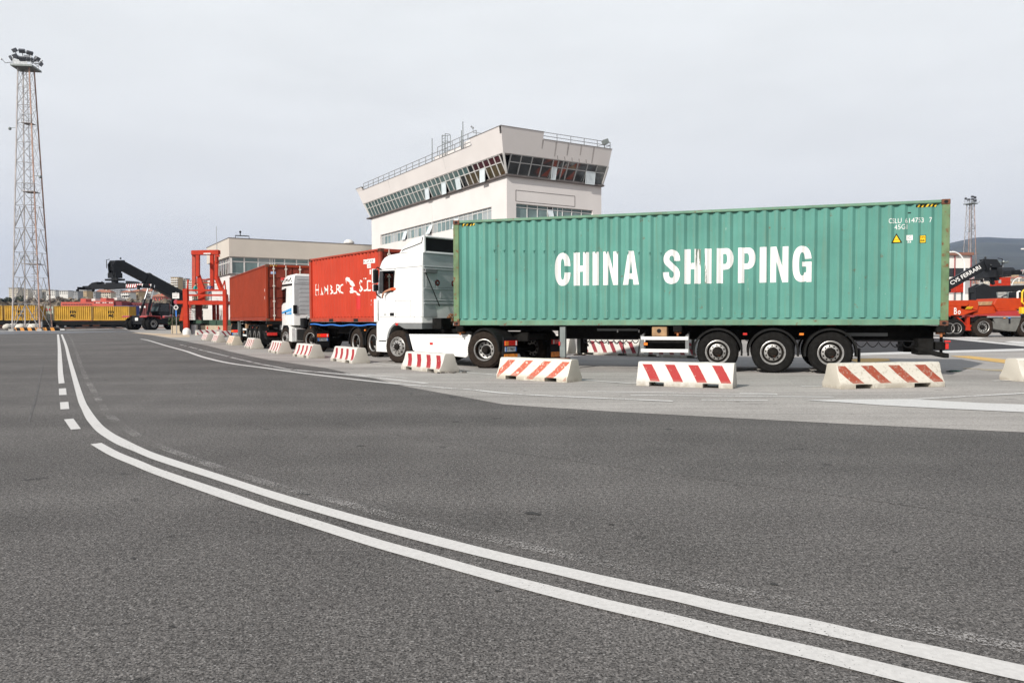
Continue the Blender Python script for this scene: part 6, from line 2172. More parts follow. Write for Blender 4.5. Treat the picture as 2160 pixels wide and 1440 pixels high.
# ------------------------------------------------------------------ yard machines
def reach_stacker(loc, h, label, zr, zt, spread_z, words=None, xt=3.3, xr=-6.8, spl=12.2, bt=1.3):
    root = empty('reach_stacker', loc, h, label, 'reach stacker', 'reach stackers in the yard')
    c = MB()
    c.box((-6.6, -1.3, .8), (.6, 1.3, 1.65))
    c.box((-1.0, -1.45, 1.2), (.7, 1.45, 2.0))
    c.build('chassis', M_boom, root, bevel=.05)
    cw = MB()
    cw.prism([(-7.4, .7), (-3.9, .7), (-3.9, 1.9), (-5.0, 2.15), (-7.0, 2.15), (-7.4, 1.8)], -1.75, 1.75)
    cw.build('counterweight', M_machred, root, bevel=.08)
    for s in (1, -1):
        y0, y1 = sorted((s * 1.1, s * 2.5))
        f = MB()
        f.prism([(-1.25, 1.5), (-1.05, 1.95), (.9, 2.0), (1.2, 1.85), (1.2, 1.75), (.9, 1.88), (-.95, 1.83), (-1.1, 1.5)], y0, y1)
        f.build('fender', M_machred, root)
        for yy in (2.48, 1.70):
            w_ = wheel(root, 0, s * yy, .86, 'deep', s, M_tyre, R=.86, W=.66)
        wheel(root, -5.6, s * 1.65, .80, 'deep', s, M_tyre, R=.80, W=.6)
    cb = MB()
    cb.prism([(-3.6, 2.0), (-1.9, 2.0), (-1.6, 2.6), (-2.0, 3.75), (-3.5, 3.75)], -.25, 1.35)
    co_ = cb.build('cab', M_boom, root, bevel=.05)
    gl = MB()
    gl.prism([(-3.45, 2.55), (-1.85, 2.55), (-2.1, 3.6), (-3.35, 3.6)], 1.352, 1.36)
    gl.build('side_glass', M_gdark, co_)
    gf = MB().add([(-1.60, -.15, 2.62), (-1.60, 1.25, 2.62), (-2.0, 1.25, 3.65), (-2.0, -.15, 3.65)], [(0, 1, 2, 3)])
    for i, v in enumerate(gf.v):
        gf.v[i] = v + Vector((.015, 0, .006))
    gf.build('front_glass', M_gteal, co_)
    MB().tube([(-3.9, 1.5, 1.8), (-4.0, 1.5, 3.3), (-3.6, 1.4, 3.5)], .09, 8).build('exhaust', M_galv, root)
    MB().box((-2.2, 1.33, 1.0), (-1.2, 1.5, 2.0)).build('ladder', M_boom, root)
    # mast frame carrying the boom
    mf = MB()
    for s in (1, -1):
        mf.prism([(-7.2, 1.9), (-5.2, 1.9), (-5.6, zr + .1), (-6.6, zr + .55), (-7.3, zr + .2)], s * .62 - .12, s * .62 + .12)
    mf.prism([(-7.2, 1.9), (-5.5, 1.9), (-6.0, zr - .3), (-7.2, zr - .3)], -.62, .62)
    mf.build('boom_frame', M_boom, root)
    A, B = Vector((xr, 0, zr)), Vector((xt, 0, zt))
    d = (B - A).normalized()
    u = Vector((-d.z, 0, d.x))
    Lb = (B - A).length
    bm_ = MB()
    def bb(s0, s1, hh, ww, off=0):
        p, q = A + d * s0 + u * off, A + d * s1 + u * off
        bm_.bar(p, q, ww, hh, u)
    bb(-.5, Lb * .56, bt, .95)
    bb(Lb * .56 + .002, Lb * .60, bt + .08, 1.02)
    bb(Lb * .60 + .002, Lb, bt * .78, .78)
    bo = bm_.build('boom', M_boom, root, bevel=.04)
    if words:
        t = text_bm(words, 3.55, .46, .012)
        o = bm_obj(t, 'boom_lettering', M_letter, bo)
        X = d
        Mx = Matrix.Identity(4)
        for i in range(3):
            Mx[i][0], Mx[i][1], Mx[i][2] = X[i], u[i], Vector((0, -1, 0))[i]
        st = A + d * (Lb - 4.35) - u * .12
        o.matrix_local = Matrix.Translation((st.x, -.400, st.z)) @ Mx
    for s in (1, -1):
        p, q = Vector((-.3, s * .8, 1.9)), A + d * Lb * .48 - u * .5
        q.y = s * .55
        m_ = p.lerp(q, .55)
        r1 = MB().cyl(p, m_, .17, 12).build('lift_cylinder', M_boom, root)
        MB().cyl(m_, q, .10, 12).build('rod', M_chrome, r1)
    # head, rotator, spreader
    hd = MB()
    for s in (1, -1):
        hd.prism([(xt - .5, zt + .55), (xt + .9, zt + .45), (xt + 1.25, zt - .1), (xt + 1.1, zt - 1.6), (xt + .3, zt - 1.6), (xt - .1, zt - .6)], s * .50 - .10, s * .50 + .10)
    hd.box((xt - .1, -.5, zt - .9), (xt + 1.0, .5, zt + .3))
    hd.box((xt + .1, -.8, zt - 1.9), (xt + 1.1, .8, zt - 1.2))
    for k in range(6):
        hd.ico((xt + .2 + .18 * k, -.9 + .36 * k, zt - 1.9 - .12 * (k % 3)), .22, 1)
    hd.tube([(xt + 1.1, .3, zt + .2), (xt + 1.5, .5, zt - .5), (xt + 1.3, .5, zt - 1.5), (xt + .8, .5, zt - 2.2)], .06, 6)
    hd.tube([(xt - .1, -.5, zt - .4), (xt + .1, -.7, zt - 1.4), (xt + .5, -.6, zt - 2.4)], .05, 6)
    hd.tube([(xt + 1.0, -.5, zt + .6), (xt + 1.45, -.5, zt + .5), (xt + 1.45, -.5, zt - .6)], .05, 6)
    hd.ico((xt + .1, .5, zt + .75), .14, 1)
    ho = hd.build('boom_head', M_boom, root)
    xs = xt + .65
    ro = MB()
    ro.cyl((xs, 0, spread_z + .55), (xs, 0, zt - 1.55), .42, 16)
    ro.box((xs - .7, -1.0, spread_z + .32), (xs + .7, 1.0, spread_z + .80))
    for k in range(5):
        ro.cyl((xs - .5 + .2 * k, -.8 + .4 * k, spread_z + .75), (xs - .4 + .2 * k, -.7 + .4 * k, spread_z + 1.4), .16, 8)
    ro.box((xs - .55, -1.3, spread_z + 1.05), (xs + .55, 1.3, spread_z + 1.3))
    ro.tube([(xs + .4, -1.6, spread_z + .5), (xs + .5, -1.9, spread_z + 1.0), (xs + .4, -2.2, spread_z + .95), (xs + .3, -2.3, spread_z + .5)], .05, 6)
    ro.build('rotator', M_boom, root, bevel=.03)
    sp = MB()
    for s in (1, -1):
        sp.box((xs - .62 * s - .16, -3.0, spread_z - .05), (xs - .62 * s + .16, 3.0, spread_z + .62))
        e = s * spl / 2
        y0, y1 = sorted((s * 2.2, e))
        sp.box((xs - .45, y0, spread_z), (xs - .12, y1, spread_z + .46))
        sp.box((xs + .12, y0, spread_z), (xs + .45, y1, spread_z + .46))
        y0, y1 = sorted((e, e - s * .3))
        sp.box((xs - 1.2, y0, spread_z - .06), (xs + 1.2, y1, spread_z + .30))
        for k in (-1.15, 1.15):
            sp.box((xs + k - .12, e - .15, spread_z - .28), (xs + k + .12, e + .15, spread_z))
        sp.prism([(s * 2.9, spread_z + .95), (s * 2.9, spread_z), (s * 5.4, spread_z + .05), (s * 4.6, spread_z + .50), (s * 3.9, spread_z + .85)], xs - .6, xs + .6, plane='yz')
    so = sp.build('spreader', M_boom, root, bevel=.02)
    hz = MB()
    for k in range(16):
        y0 = 2.6 + k * .22
        for xx in (xs - .63, xs + .63):
            hz.prism([(y0, spread_z + .02), (y0 + .22, spread_z + .02), (y0 + .42, spread_z + .48), (y0 + .20, spread_z + .48)], xx - .02, xx + .02, k % 2, 'yz')
    hz.build('hazard_tape', [mat('tape red', (.35, .02, .03), .5), M_letter], so)
    tb = MB()
    for k in range(16):
        y0 = -2.6 - k * .22
        for xx in (xs + .45,):
            tb.prism([(y0, spread_z + .02), (y0 - .22, spread_z + .02), (y0 - .42, spread_z + .48), (y0 - .20, spread_z + .48)], xs + .61, xs + .65, k % 2, 'yz')
    if words:
        tb.build('hazard_tape', [MATS['tape red'], M_letter], so)
    MB().box((.75, -.3, 1.3), (.80, .3, 1.7)).build('head_lamp', M_letter, root)
    return root
rp = at(299, 695.8)
reach_stacker(Vector((rp.x, rp.y, 0)), R_(244), 'black boomed reach stacker with dual front tyres working beside the yellow train', 4.7, 8.9, 5.6, bt=1.6)
tp = dep(2080, 553, 86)
hh = R_(-12)
fx = Vector((math.cos(hh), math.sin(hh), 0))
q = Vector((tp.x, tp.y, 0)) - fx * 3.3
reach_stacker(q, hh, 'black boomed reach stacker with white lettering along its raised boom', tp.z - 6.4, tp.z - .2, dep(2080, 585, 86).z, 'CVS FERRARI')
hh = R_(-8)
tp = dep(2062, 611, 70)
q = Vector((tp.x, tp.y, 0)) + Vector((math.cos(hh), math.sin(hh), 0)) * 6.8
rs3 = reach_stacker(q, hh, 'reach stacker with lowered black boom behind the orange terminal trailer', tp.z, tp.z + .35, 1.2, xt=6.5, bt=.55)

# ------------------------------------------------------------------ orange terminal trailer and its tractor
YT = 53.5
def q7(x, y, Y=YT):
    return dep(2000 + x / 7.2, 520 + y / 7.2, Y)
tr = empty('terminal_trailer', (q7(300, 1290).x, YT, 0), 0, 'orange terminal trailer with white letters on its sloping gooseneck', 'trailer')
def slab(name, pts, Y0, Y1, mtl):
    b_ = MB()
    P0 = [q7(x, y, Y0) for x, y in pts]
    P1 = [v + Vector((0, Y1 - Y0, 0)) for v in P0]
    n_ = len(pts)
    b_.add(P0 + P1, [tuple(range(n_)), tuple(range(2 * n_ - 1, n_ - 1, -1))] + [(i, (i + 1) % n_, n_ + (i + 1) % n_, n_ + i) for i in range(n_)])
    o = b_.build(name, mtl, None, bevel=.02)
    adopt(tr, o)
    return o
slab('bed', [(-420, 905), (200, 905), (200, 945), (290, 960), (460, 965), (230, 1045), (-420, 1050)], YT - 1.2, YT + 1.2, M_orangem)
slab('side_beam', [(-380, 820), (290, 815), (330, 870), (290, 905), (-380, 905)], YT - 1.1, YT + 1.1, M_orangem)
slab('side_beam', [(300, 815), (450, 815), (465, 890), (450, 965), (300, 940), (330, 880)], YT - 1.15, YT + 1.15, M_orangem)
slab('neck', [(440, 905), (690, 900), (740, 960), (720, 1015), (380, 1040)], YT - 1.0, YT + 1.0, M_orangem)
slab('neck_pocket', [(520, 840), (690, 830), (660, 890), (480, 895)], YT - .9, YT + 1.0, M_tan)
slab('upper_beam', [(740, 785), (1440, 780), (1440, 950), (735, 950), (690, 880)], YT - 1.15, YT + 1.15, M_orangem)
slab('upper_beam_lip', [(735, 952), (1020, 945), (1060, 975), (760, 982)], YT - 1.3, YT + 1.0, M_orangem)
slab('leg', [(110, 1060), (150, 1060), (280, 1190), (400, 1190), (400, 1215), (340, 1225), (350, 1265), (270, 1270), (280, 1220)], YT - 1.0, YT - .7, M_orange)
slab('leg', [(285, 1050), (335, 1050), (335, 1270), (285, 1270)], YT - .9, YT - .6, M_orange)
slab('leg_base', [(255, 1258), (355, 1258), (355, 1275), (255, 1275)], YT - 1.0, YT - .5, M_orange)
for s, w_, x0 in (('B', .20, 88), ('o', .20, 145)):
    t = text_bm(s, w_, .46 if s == 'B' else .27, .015)
    o = bm_obj(t, 'lettering', M_letter, None)
    p = q7(x0, 1028, YT - 1.22)
    o.matrix_world = Matrix.Translation(p) @ Matrix.Rotation(R_(90), 4, 'X')
    o.parent = tr
    o.location = p - tr.location
for k, xx in enumerate((20, 130)):
    for yy in (YT - 1.15, YT + 1.15):
        p = q7(xx, 1180, yy)
        w_ = wheel(tr, 0, 0, 0, 'deep', 1, M_tyre, R=.62, W=.4, rot=math.pi if yy < YT else 0)
        w_.location = Vector((p.x, yy, .62)) - tr.location
hb = MB()
for k in range(5):
    p = q7(262 + k * 20, 950, YT - 1.21)
    hb.bar(p + Vector((0, 0, 0)), p + Vector((.15, 0, .18)), .05, .02)
adopt(tr, hb.build('hazard_mark', M_yellowp))
tt = empty('terminal_tractor', (q7(900, 1290).x, YT - .6, 0), 0, 'grey terminal tractor with yellow handrails under the orange trailer', 'truck')
YK = YT - 1.2
def slab2(name, pts, Y0, Y1, mtl):
    o = slab(name, pts, Y0, Y1, mtl)
    o.parent = tt
    o.location = o.location + tr.location - tt.location
    return o
slab2('side_tank', [(690, 1090), (1110, 1075), (1080, 1180), (1030, 1290), (900, 1285), (690, 1250)], YK - .1, YK + .5, mat('dusty grey metal', (.13, .13, .12), .6, var=.2, streak=.3))
slab2('frame', [(380, 1075), (1500, 1060), (1500, 1130), (380, 1130)], YK + .5, YK + 1.6, M_chassis)
slab2('tank_top', [(600, 1055), (1110, 1055), (1100, 1078), (600, 1082)], YK - .15, YK + .6, M_galv)
slab2('tank_port', [(920, 1075), (950, 1075), (950, 1170), (920, 1170)], YK - .13, YK - .1, M_dark)
slab2('cab', [(1500, 560), (1800, 540), (1800, 1100), (1500, 1100)], YK, YK + 1.9, M_yellowp)
slab2('cab_glass', [(1520, 590), (1780, 575), (1780, 800), (1520, 820)], YK - .02, YK - .005, M_gdark)
for xx in (775,):
    pass
for x_, y_ in ((860, 1083), (935, 1085)):
    slab2('marker_lamp', [(x_ - 18, y_ - 8), (x_ + 18, y_ - 8), (x_ + 18, y_ + 8), (x_ - 18, y_ + 8)], YK - .16, YK - .1, M_amber if x_ < 900 else M_blue)
for px_, r_ in ((532, .70), (1190, .70)):
    for yy, s in ((YK - .05, 1), (YK + .45, 1), (YK + 2.1, -1)):
        w_ = wheel(tt, 0, 0, 0, 'deep', 1, M_tyredust if s > 0 else M_tyre, R=r_, W=.42, rot=math.pi if s > 0 else 0)
        p = q7(px_, 1220, YK)
        w_.location = Vector((p.x, yy, r_)) - tt.location
fd = guard(tt, 0, 0, 0, .55, .78, 20, 150, M_chassis)
p = q7(532, 1220, YK)
fd.location = Vector((p.x, YK - .1, .68)) - tt.location
yr = MB()
P_ = [q7(1150, 660, YK - .3), q7(1125, 690, YK - .3), q7(1120, 840, YK - .3), q7(1150, 870, YK - .3), q7(1300, 870, YK - .3)]
yr.tube(P_, .06, 8)
yr.tube([q7(1150, 660, YK - .3), q7(1300, 650, YK - .3)], .06, 8)
o = yr.build('handrail', M_yellowp)
o.parent = tt
o.location = -tt.location
slab2('step_plate', [(1122, 920), (1300, 920), (1300, 1020), (1122, 1020)], YK - .35, YK, M_yellowp)
wr = MB()
wr.tube([q7(1055, 800, YK + .2), q7(1055, 690, YK + .2), q7(1090, 680, YK + .2)], .07, 8)
o = wr.build('intake_pipe', M_letter)
o.parent = tt
o.location = -tt.location

# machines in front of the control building; the tilted panes mirror them over the lorry
for k, (x, y, r) in enumerate(((16, 49, .3), (24, 56, -.2))):
    c3 = copy_tree(tr, None, ('orange terminal trailer parked before the control building, mirrored in its panes', 'second orange terminal trailer before the control building, mirrored in its panes')[k])
    c3.location = (x, y, 0)
    c3.rotation_euler = (0, 0, r)

# ------------------------------------------------------------------ train of containers
YR = 130.0
def train_box(x0, x1, Y, y_top, y_bot, mats, label, logo=None, group='containers on the freight train'):
    global PIT, RISE, FLAT, INN, CDEP
    keep = (PIT, RISE, FLAT, INN, CDEP)
    PIT, RISE, FLAT, INN, CDEP = .36, .05, .13, .13, .10
    try:
        return train_box_(x0, x1, Y, y_top, y_bot, mats, label, logo, group)
    finally:
        PIT, RISE, FLAT, INN, CDEP = keep
def train_box_(x0, x1, Y, y_top, y_bot, mats, label, logo, group):
    a, b_ = dep(x0, y_bot, Y), dep(x1, y_bot, Y)
    top = dep(x0, y_top, Y)
    L, H = b_.x - a.x, top.z - a.z
    # its side facing us is the left side when it heads towards -x
    root = container('freight_container', L, H, (b_.x, Y + CW / 2, a.z), math.pi, mats, label, group, doors=None, detail=False)
    if logo:
        for s, zz, hh, ww, bo in logo:
            t = text_bm(s, ww, hh, bo)
            for v in t.verts:
                u, w = v.co.x, v.co.y
                v.co = Vector((L / 2 + ww / 2 - u, 0, zz * H + w))
            conform(t, CW / 2 - .022, .012)
            bm_obj(t, 'logo', M_dark, root)
    return root
LOGO = (('m', .50, .42, 1.0, .03), ('sc', .22, .50, .95, .06))
M_yel = (M_yellow, M_yellow, mat('dark yellow post', (.26, .15, .025), .6, rust=.3), M_yellow)
train_box(-64, 6, YR, 644.6, 675.6, M_yel, 'yellow container cut off by the picture edge on the freight train', None)
train_box(8.5, 79.5, YR, 644.6, 675.6, M_yel, 'yellow container with a black logo behind the light tower legs', LOGO)
train_box(113.5, 193.8, YR, 645.6, 675.8, M_yel, 'yellow container with a black logo just past the light tower', LOGO)
train_box(195.2, 273.2, YR, 646, 676, M_yel, 'yellow container with a black logo next to the reach stacker wheels', LOGO)
pg_ = train_box(30, 112.2, YR + 4, 646.6, 675.8, (M_palegreen, M_palegreen, M_palegreen, M_palegreen), 'pale green container with red roundels between the yellow ones')
for xx in (1.2, .45):
    MB().cyl((xx, CW / 2 + .01, 1.9), (xx, CW / 2 - .01, 1.9), .26, 14).build('red_roundel', M_redlens, pg_)
train_box(240, 280.5, YR + 5, 644.8, 668, (M_bluec, M_bluec, M_bluec, M_bluec), 'blue container whose end shows beyond the last yellow one')
mr_ = train_box(281.5, 352, YR + 18, 640.5, 668, (M_maroon, M_maroon, M_maroon, M_maroon), 'maroon container seen behind the reach stacker')
for x_, w_, m_ in ((5.3, .45, M_letter), (4.75, .35, M_signy), (4.3, .3, M_letter)):
    MB().box((x_ - w_ / 2, CW / 2 - .02, 1.75), (x_ + w_ / 2, CW / 2 - .006, 2.1)).build('logo_block', m_, mr_)
def wagon(x0, x1, label):
    a, b_ = dep(x0, 676, YR), dep(x1, 676, YR)
    L = b_.x - a.x
    r = empty('flat_wagon', (a.x, YR + 1.25, 0), 0, label, 'rail wagon', 'wagons of the freight train')
    d = MB()
    d.box((0, -1.3, 1.02), (L, 1.3, 1.32))
    d.box((.4, -1.32, .55), (L - .4, -1.2, 1.05))
    d.box((.8, 1.1, .2), (L - .8, 1.2, 1.05))
    d.box((L * .32, -.9, .45), (L * .68, .9, 1.02))
    d.build('deck', M_chassis, r)
    for q in (.16, .84):
        bg_ = MB()
        bg_.box((L * q - 1.5, -1.15, .45), (L * q + 1.5, -1.0, .85))
        bg_.box((L * q - 1.2, -1.0, .5), (L * q + 1.2, 1.0, .8))
        bo = bg_.build('bogie', M_chassis, r)
        for dx in (-.95, .95):
            MB().lathe([(0, 0), (.45, 0), (.47, .12), (.0, .12)], (L * q + dx, -.98, .48), 'y', 20).build('rail_wheel', M_black, bo)
    for q in (.42, .56):
        MB().box((L * q - .6, -1.28, .42), (L * q + .6, -.9, .74)).build('brake_box', M_rustcast, r)
    return r
wagon(-70, 110, 'dark flat wagon behind the light tower under the yellow containers')
wagon(113, 274, 'dark flat wagon under the two yellow containers next to the reach stacker')
rl = MB()
for yy in (YR + .5, YR + 2.0):
    rl.box((-260, yy, .0), (60, yy + .08, .16))
o = rl.build('railway_track', M_rustcast)
tag(o, kind='structure')

# ------------------------------------------------------------------ floodlight towers
M_towersteel = mat('weathered tower steel', (.36, .335, .33), .6, .2, var=.25, scale=.8, rust=.18, rust_col=(.27, .12, .06))
M_towerrust = mat('rusty tower leg', (.36, .23, .18), .7, .1, var=.3, scale=.6, rust=.35, rust_col=(.32, .13, .05))
def light_tower(loc, rz, H, w0, w1, label):
    root = empty('light_tower', loc, rz, label, 'light tower', 'lattice floodlight towers')
    def c(k, z):
        w_ = (w0 + (w1 - w0) * z / H) / 2
        return Vector(((-w_, -w_), (w_, -w_), (w_, w_), (-w_, w_))[k] + (z,))
    for k in range(4):
        MB().bar(c(k, 0), c(k, H), .13, .13).build('leg', M_towerrust if k in (1, 2) else M_towersteel, root)
    lv = [0]
    h = 3.55
    while lv[-1] + h < H - .5:
        lv.append(lv[-1] + h)
        h *= .955
    lv.append(H)
    nL = len(lv) - 1
    for f in range(4):
        br_ = MB()
        tf = 1 if f == 0 else .5
        for i in range(nL):
            a, b_ = c(f, lv[i]), c((f + 1) % 4, lv[i])
            d, e = c(f, lv[i + 1]), c((f + 1) % 4, lv[i + 1])
            br_.bar(d, e, .06 * tf)
            if i < 5:
                m_ = (d + e) / 2
                br_.bar(a, m_, .10 * tf)
                br_.bar(b_, m_, .10 * tf)
                br_.bar(a.lerp(d, .5), a.lerp(m_, .5), .04 * tf)
                br_.bar(b_.lerp(e, .5), b_.lerp(m_, .5), .04 * tf)
                br_.bar(a.lerp(m_, .5), a.lerp(d, .93), .035 * tf)
                br_.bar(b_.lerp(m_, .5), b_.lerp(e, .93), .035 * tf)
            else:
                br_.bar(a, e, .055 * tf)
                br_.bar(b_, d, .055 * tf)
        br_.build('bracing', mat('shade darkened bracing', (.22, .215, .22), .6, .2, var=.25, scale=.8, rust=.1, rust_col=(.2, .1, .06)), root)  # grey darkened to stand for the shaded side of the lattice
    ld = MB()
    wx = lambda z: (w0 + (w1 - w0) * z / H) * .16
    for s in (-.2, .2):
        ld.bar((wx(0) + s, .2, .3), (wx(H) + s, .05, H), .05)
    zz = .5
    while zz < H:
        ld.bar((wx(zz) - .2, .2 - .15 * zz / H, zz), (wx(zz) + .2, .2 - .15 * zz / H, zz), .03)
        if int(zz / .3) % 3 == 0 and zz > 3:
            x_, y_ = wx(zz), .2 - .15 * zz / H
            ld.tube([(x_ - .3, y_, zz), (x_ - .35, y_ - .4, zz), (x_, y_ - .65, zz), (x_ + .35, y_ - .4, zz), (x_ + .3, y_, zz)], .022, 4)
        zz += .3
    ld.build('ladder', M_towersteel, root)
    cbl = MB().bar((w0 * .30, -.1, .2), (w1 * .30, -.1, H), .09)
    cbl.build('cable_run', mat('dark cable run', (.06, .06, .075), .6), root)
    for q in (.255, .53, .79):
        z = H * q
        w_ = (w0 + (w1 - w0) * q) / 2
        p_ = MB().box((-w_ * .3, -w_ - .1, z), (w_, w_ * .4, z + .07))
        po = p_.build('landing', M_towersteel, root)
        r_ = MB()
        for hh in (.55, 1.1):
            r_.bar((-w_ * .3, -w_ - .1, z + hh), (w_, -w_ - .1, z + hh), .045)
            r_.bar((-w_ * .3, -w_ - .1, z + hh), (-w_ * .3, w_ * .4, z + hh), .045)
        for x_ in (-w_ * .3, w_ * .35, w_):
            r_.bar((x_, -w_ - .1, z), (x_, -w_ - .1, z + 1.1), .045)
        r_.build('guard_rail', M_galv, po)
    t = MB()
    ww = w1 * .78
    t.box((-ww - .25, -ww - .25, H), (ww + .25, ww + .25, H + .22))
    t.build('head_platform', M_grey, root)
    gr_ = MB()
    for hh in (.7, 1.3):
        for k in range(4):
            p, q2 = [((-ww, -ww), (ww, -ww), (ww, ww), (-ww, ww))[(k + d) % 4] for d in (0, 1)]
            gr_.bar((*p, H + hh), (*q2, H + hh), .05)
    for k in range(4):
        p = ((-ww, -ww), (ww, -ww), (ww, ww), (-ww, ww))[k]
        gr_.bar((*p, H + .2), (*p, H + 1.5), .06)
    gr_.box((-ww, -ww - .02, H + .25), (ww * .6, -ww + .02, H + .85))
    gr_.build('head_rail', M_galv, root)
    import itertools
    L_ = [(-1.75, -.6, 1.35), (-1.55, .6, 1.95), (-.9, -1.25, 1.5), (-.95, -1.2, 2.35), (.1, -1.35, 1.1), (.1, -1.3, 2.25), (1.0, -1.1, 1.1), (1.0, -1.0, 2.1), (1.75, -.4, 1.5), (1.85, .5, 1.0), (.9, 1.2, 1.9), (-.4, 1.3, 2.2)]
    for i, (x, y, z) in enumerate(L_):
        s = ww / 1.2
        x, y = x * s, y * s
        d = Vector((x, y, -1.1)).normalized()
        lb = MB()
        p = Vector((x, y, H + z * .85))
        lb.bar(p - d * .16, p + d * .14, .70, .46)
        lb.bar(p, Vector((x * .6, y * .6, H + .9)), .07)
        lb.build('floodlight', mat('floodlight housing', (.11, .115, .13), .45, .2), root)
    for s in (-1, 1):
        lb = MB().tube([(s * ww, -ww, H + .5), (s * (ww + .9), -ww, H + .35), (s * (ww + 1.3), -ww, H + .75)], .05, 5)
        lb.ico((s * (ww + 1.35), -ww, H + .8), .12, 1)
        lb.build('beacon_arm', M_galv, root)
    # camera and horn brackets part way up
    for q, s in ((.77, -1), (.59, 1)):
        z = H * q
        w_ = (w0 + (w1 - w0) * q) / 2
        lb = MB().bar((s * w_, -w_, z), (s * (w_ + .75), -w_, z), .06)
        lb.ico((s * (w_ + .8), -w_, z - .12), .22, 1)
        lb.build('camera', M_grey, root)
    for k in range(4):
        p = c(k, 0)
        MB().box((p.x - .3, p.y - .3, 0), (p.x + .3, p.y + .3, .3)).build('footing', M_concrete, root)
    return root
YTW = 99
tb = dep(68.5, 690, YTW)
Ht = dep(53, 146, YTW).z
lt = light_tower(Vector((tb.x, YTW, 0)), R_(8), Ht, 3.35, 1.35, 'tall lattice floodlight tower standing on a striped kerb island')
lt2 = copy_tree(lt, None, 'distant lattice floodlight tower rising behind the red columned warehouse')
tb = dep(2043.5, 640, 218)
lt2.location = (tb.x, 218, 0)
lt2.rotation_euler = (0, 0, R_(25))
# island round the foot of the tower
a, b_ = at(20, 697.6).xy, at(124, 697.4).xy
kb = MB()
nb = 13
for k in range(nb):
    p, q = a.lerp(b_, k / nb), a.lerp(b_, (k + 1) / nb)
    s = .16
    kb.add([(p.x, p.y, 0), (q.x, q.y, 0), (q.x - s, q.y, .42), (p.x - s, p.y, .42), (p.x, p.y + .4, 0), (q.x, q.y + .4, 0), (q.x - s, q.y + .4, .42), (p.x - s, p.y + .4, .42)],
           [(0, 1, 2, 3), (3, 2, 6, 7), (7, 6, 5, 4), (0, 3, 7, 4), (1, 5, 6, 2)], k % 2)
ko = kb.build('striped_kerb', [M_black, mat('kerb orange', (.60, .25, .04), .7, var=.15)])
tag(ko, 'low kerb striped black and orange at the foot of the tall tower', 'kerb')
sheet('kerb_strip', [(-60, 698.4), (125, 697.9), (130, 698.6), (-60, 700)], .02, M_kerbc)
sheet('wet_asphalt', [(-60, 700.2), (130, 698.8), (200, 698.4), (330, 699), (200, 701), (130, 703), (-60, 705.5)], .006, mat('damp dark asphalt', (.07, .072, .08), .45, var=.15, scale=.3, world=True))
sheet('road_marking', [(121, 694), (136, 693.6), (136.5, 696.6), (121, 697.2)], .02, M_line)
sheet('road_marking', [(140, 695.6), (240, 692.6), (240, 693.4), (140, 696.7)], .008, M_lineworn)
rr = random.Random(5)
for k, px in enumerate((16, 24, 33, 43, 52, 61, 70, 78)):
    p = at(px, 695.6 - (k % 3) * 1.0)
    s_b = MB().ico((0, 0, .42), .62, 2, .10, (1.25, 1, .78))
    o = s_b.build('concrete_block', M_sack, smooth=True)
    o.location = (p.x, p.y, 0)
    o.rotation_euler = (0, 0, rr.random() * 3)
    tag(o, 'rounded dirty white block in the row behind the striped kerb', 'block', 'rounded white blocks round the tower foot')
cbx = MB().box((-.22, -.16, .004), (.22, .16, 1.15))
cbx.box((-.25, -.19, 1.15), (.25, .19, 1.19))
cbx.box((-.19, -.165, .15), (.19, -.158, 1.08))
o = cbx.build('switch_cabinet', M_greyw, bevel=.01)
p = at(86.5, 695)
o.location = (p.x, p.y, 0)
tag(o, 'pale grey switch cabinet standing at the foot of the tall light tower', 'cabinet')

# ------------------------------------------------------------------ rising ground, town and trees beyond the yard
def terrain(name, pts, mtl):
    """strips of ground: rows of (x, y, z)"""
    b2 = MB()
    n = len(pts[0])
    b2.add([p for r in pts for p in r], [(i * n + k, i * n + k + 1, (i + 1) * n + k + 1, (i + 1) * n + k) for i in range(len(pts) - 1) for k in range(n - 1)])
    o = b2.build(name, mtl, None, smooth=True)
    fix_up(o)
    return tag(o, kind='structure')
SL = ((0, -.3), (215, -.3), (300, 2.6), (400, 5.6), (480, 11), (560, 16.5), (620, 18.5), (2000, 18.5))
def slope_z(Y):
    for (y0, z0), (y1, z1) in zip(SL, SL[1:]):
        if Y <= y1:
            return z0 + (z1 - z0) * (Y - y0) / (y1 - y0)
    return 18.5
rows = []
for Y in (195, 215, 240, 280, 330, 400, 480, 560, 680, 900):
    rows.append([(x, Y, slope_z(Y) * (1 if x < 20 else max(0, 1 - (x - 20) / 120)) + noise.noise(Vector((x * .02, Y * .02, 0))) * .7) for x in range(-900, 160, 30)])
terrain('hillside', rows, M_soil)
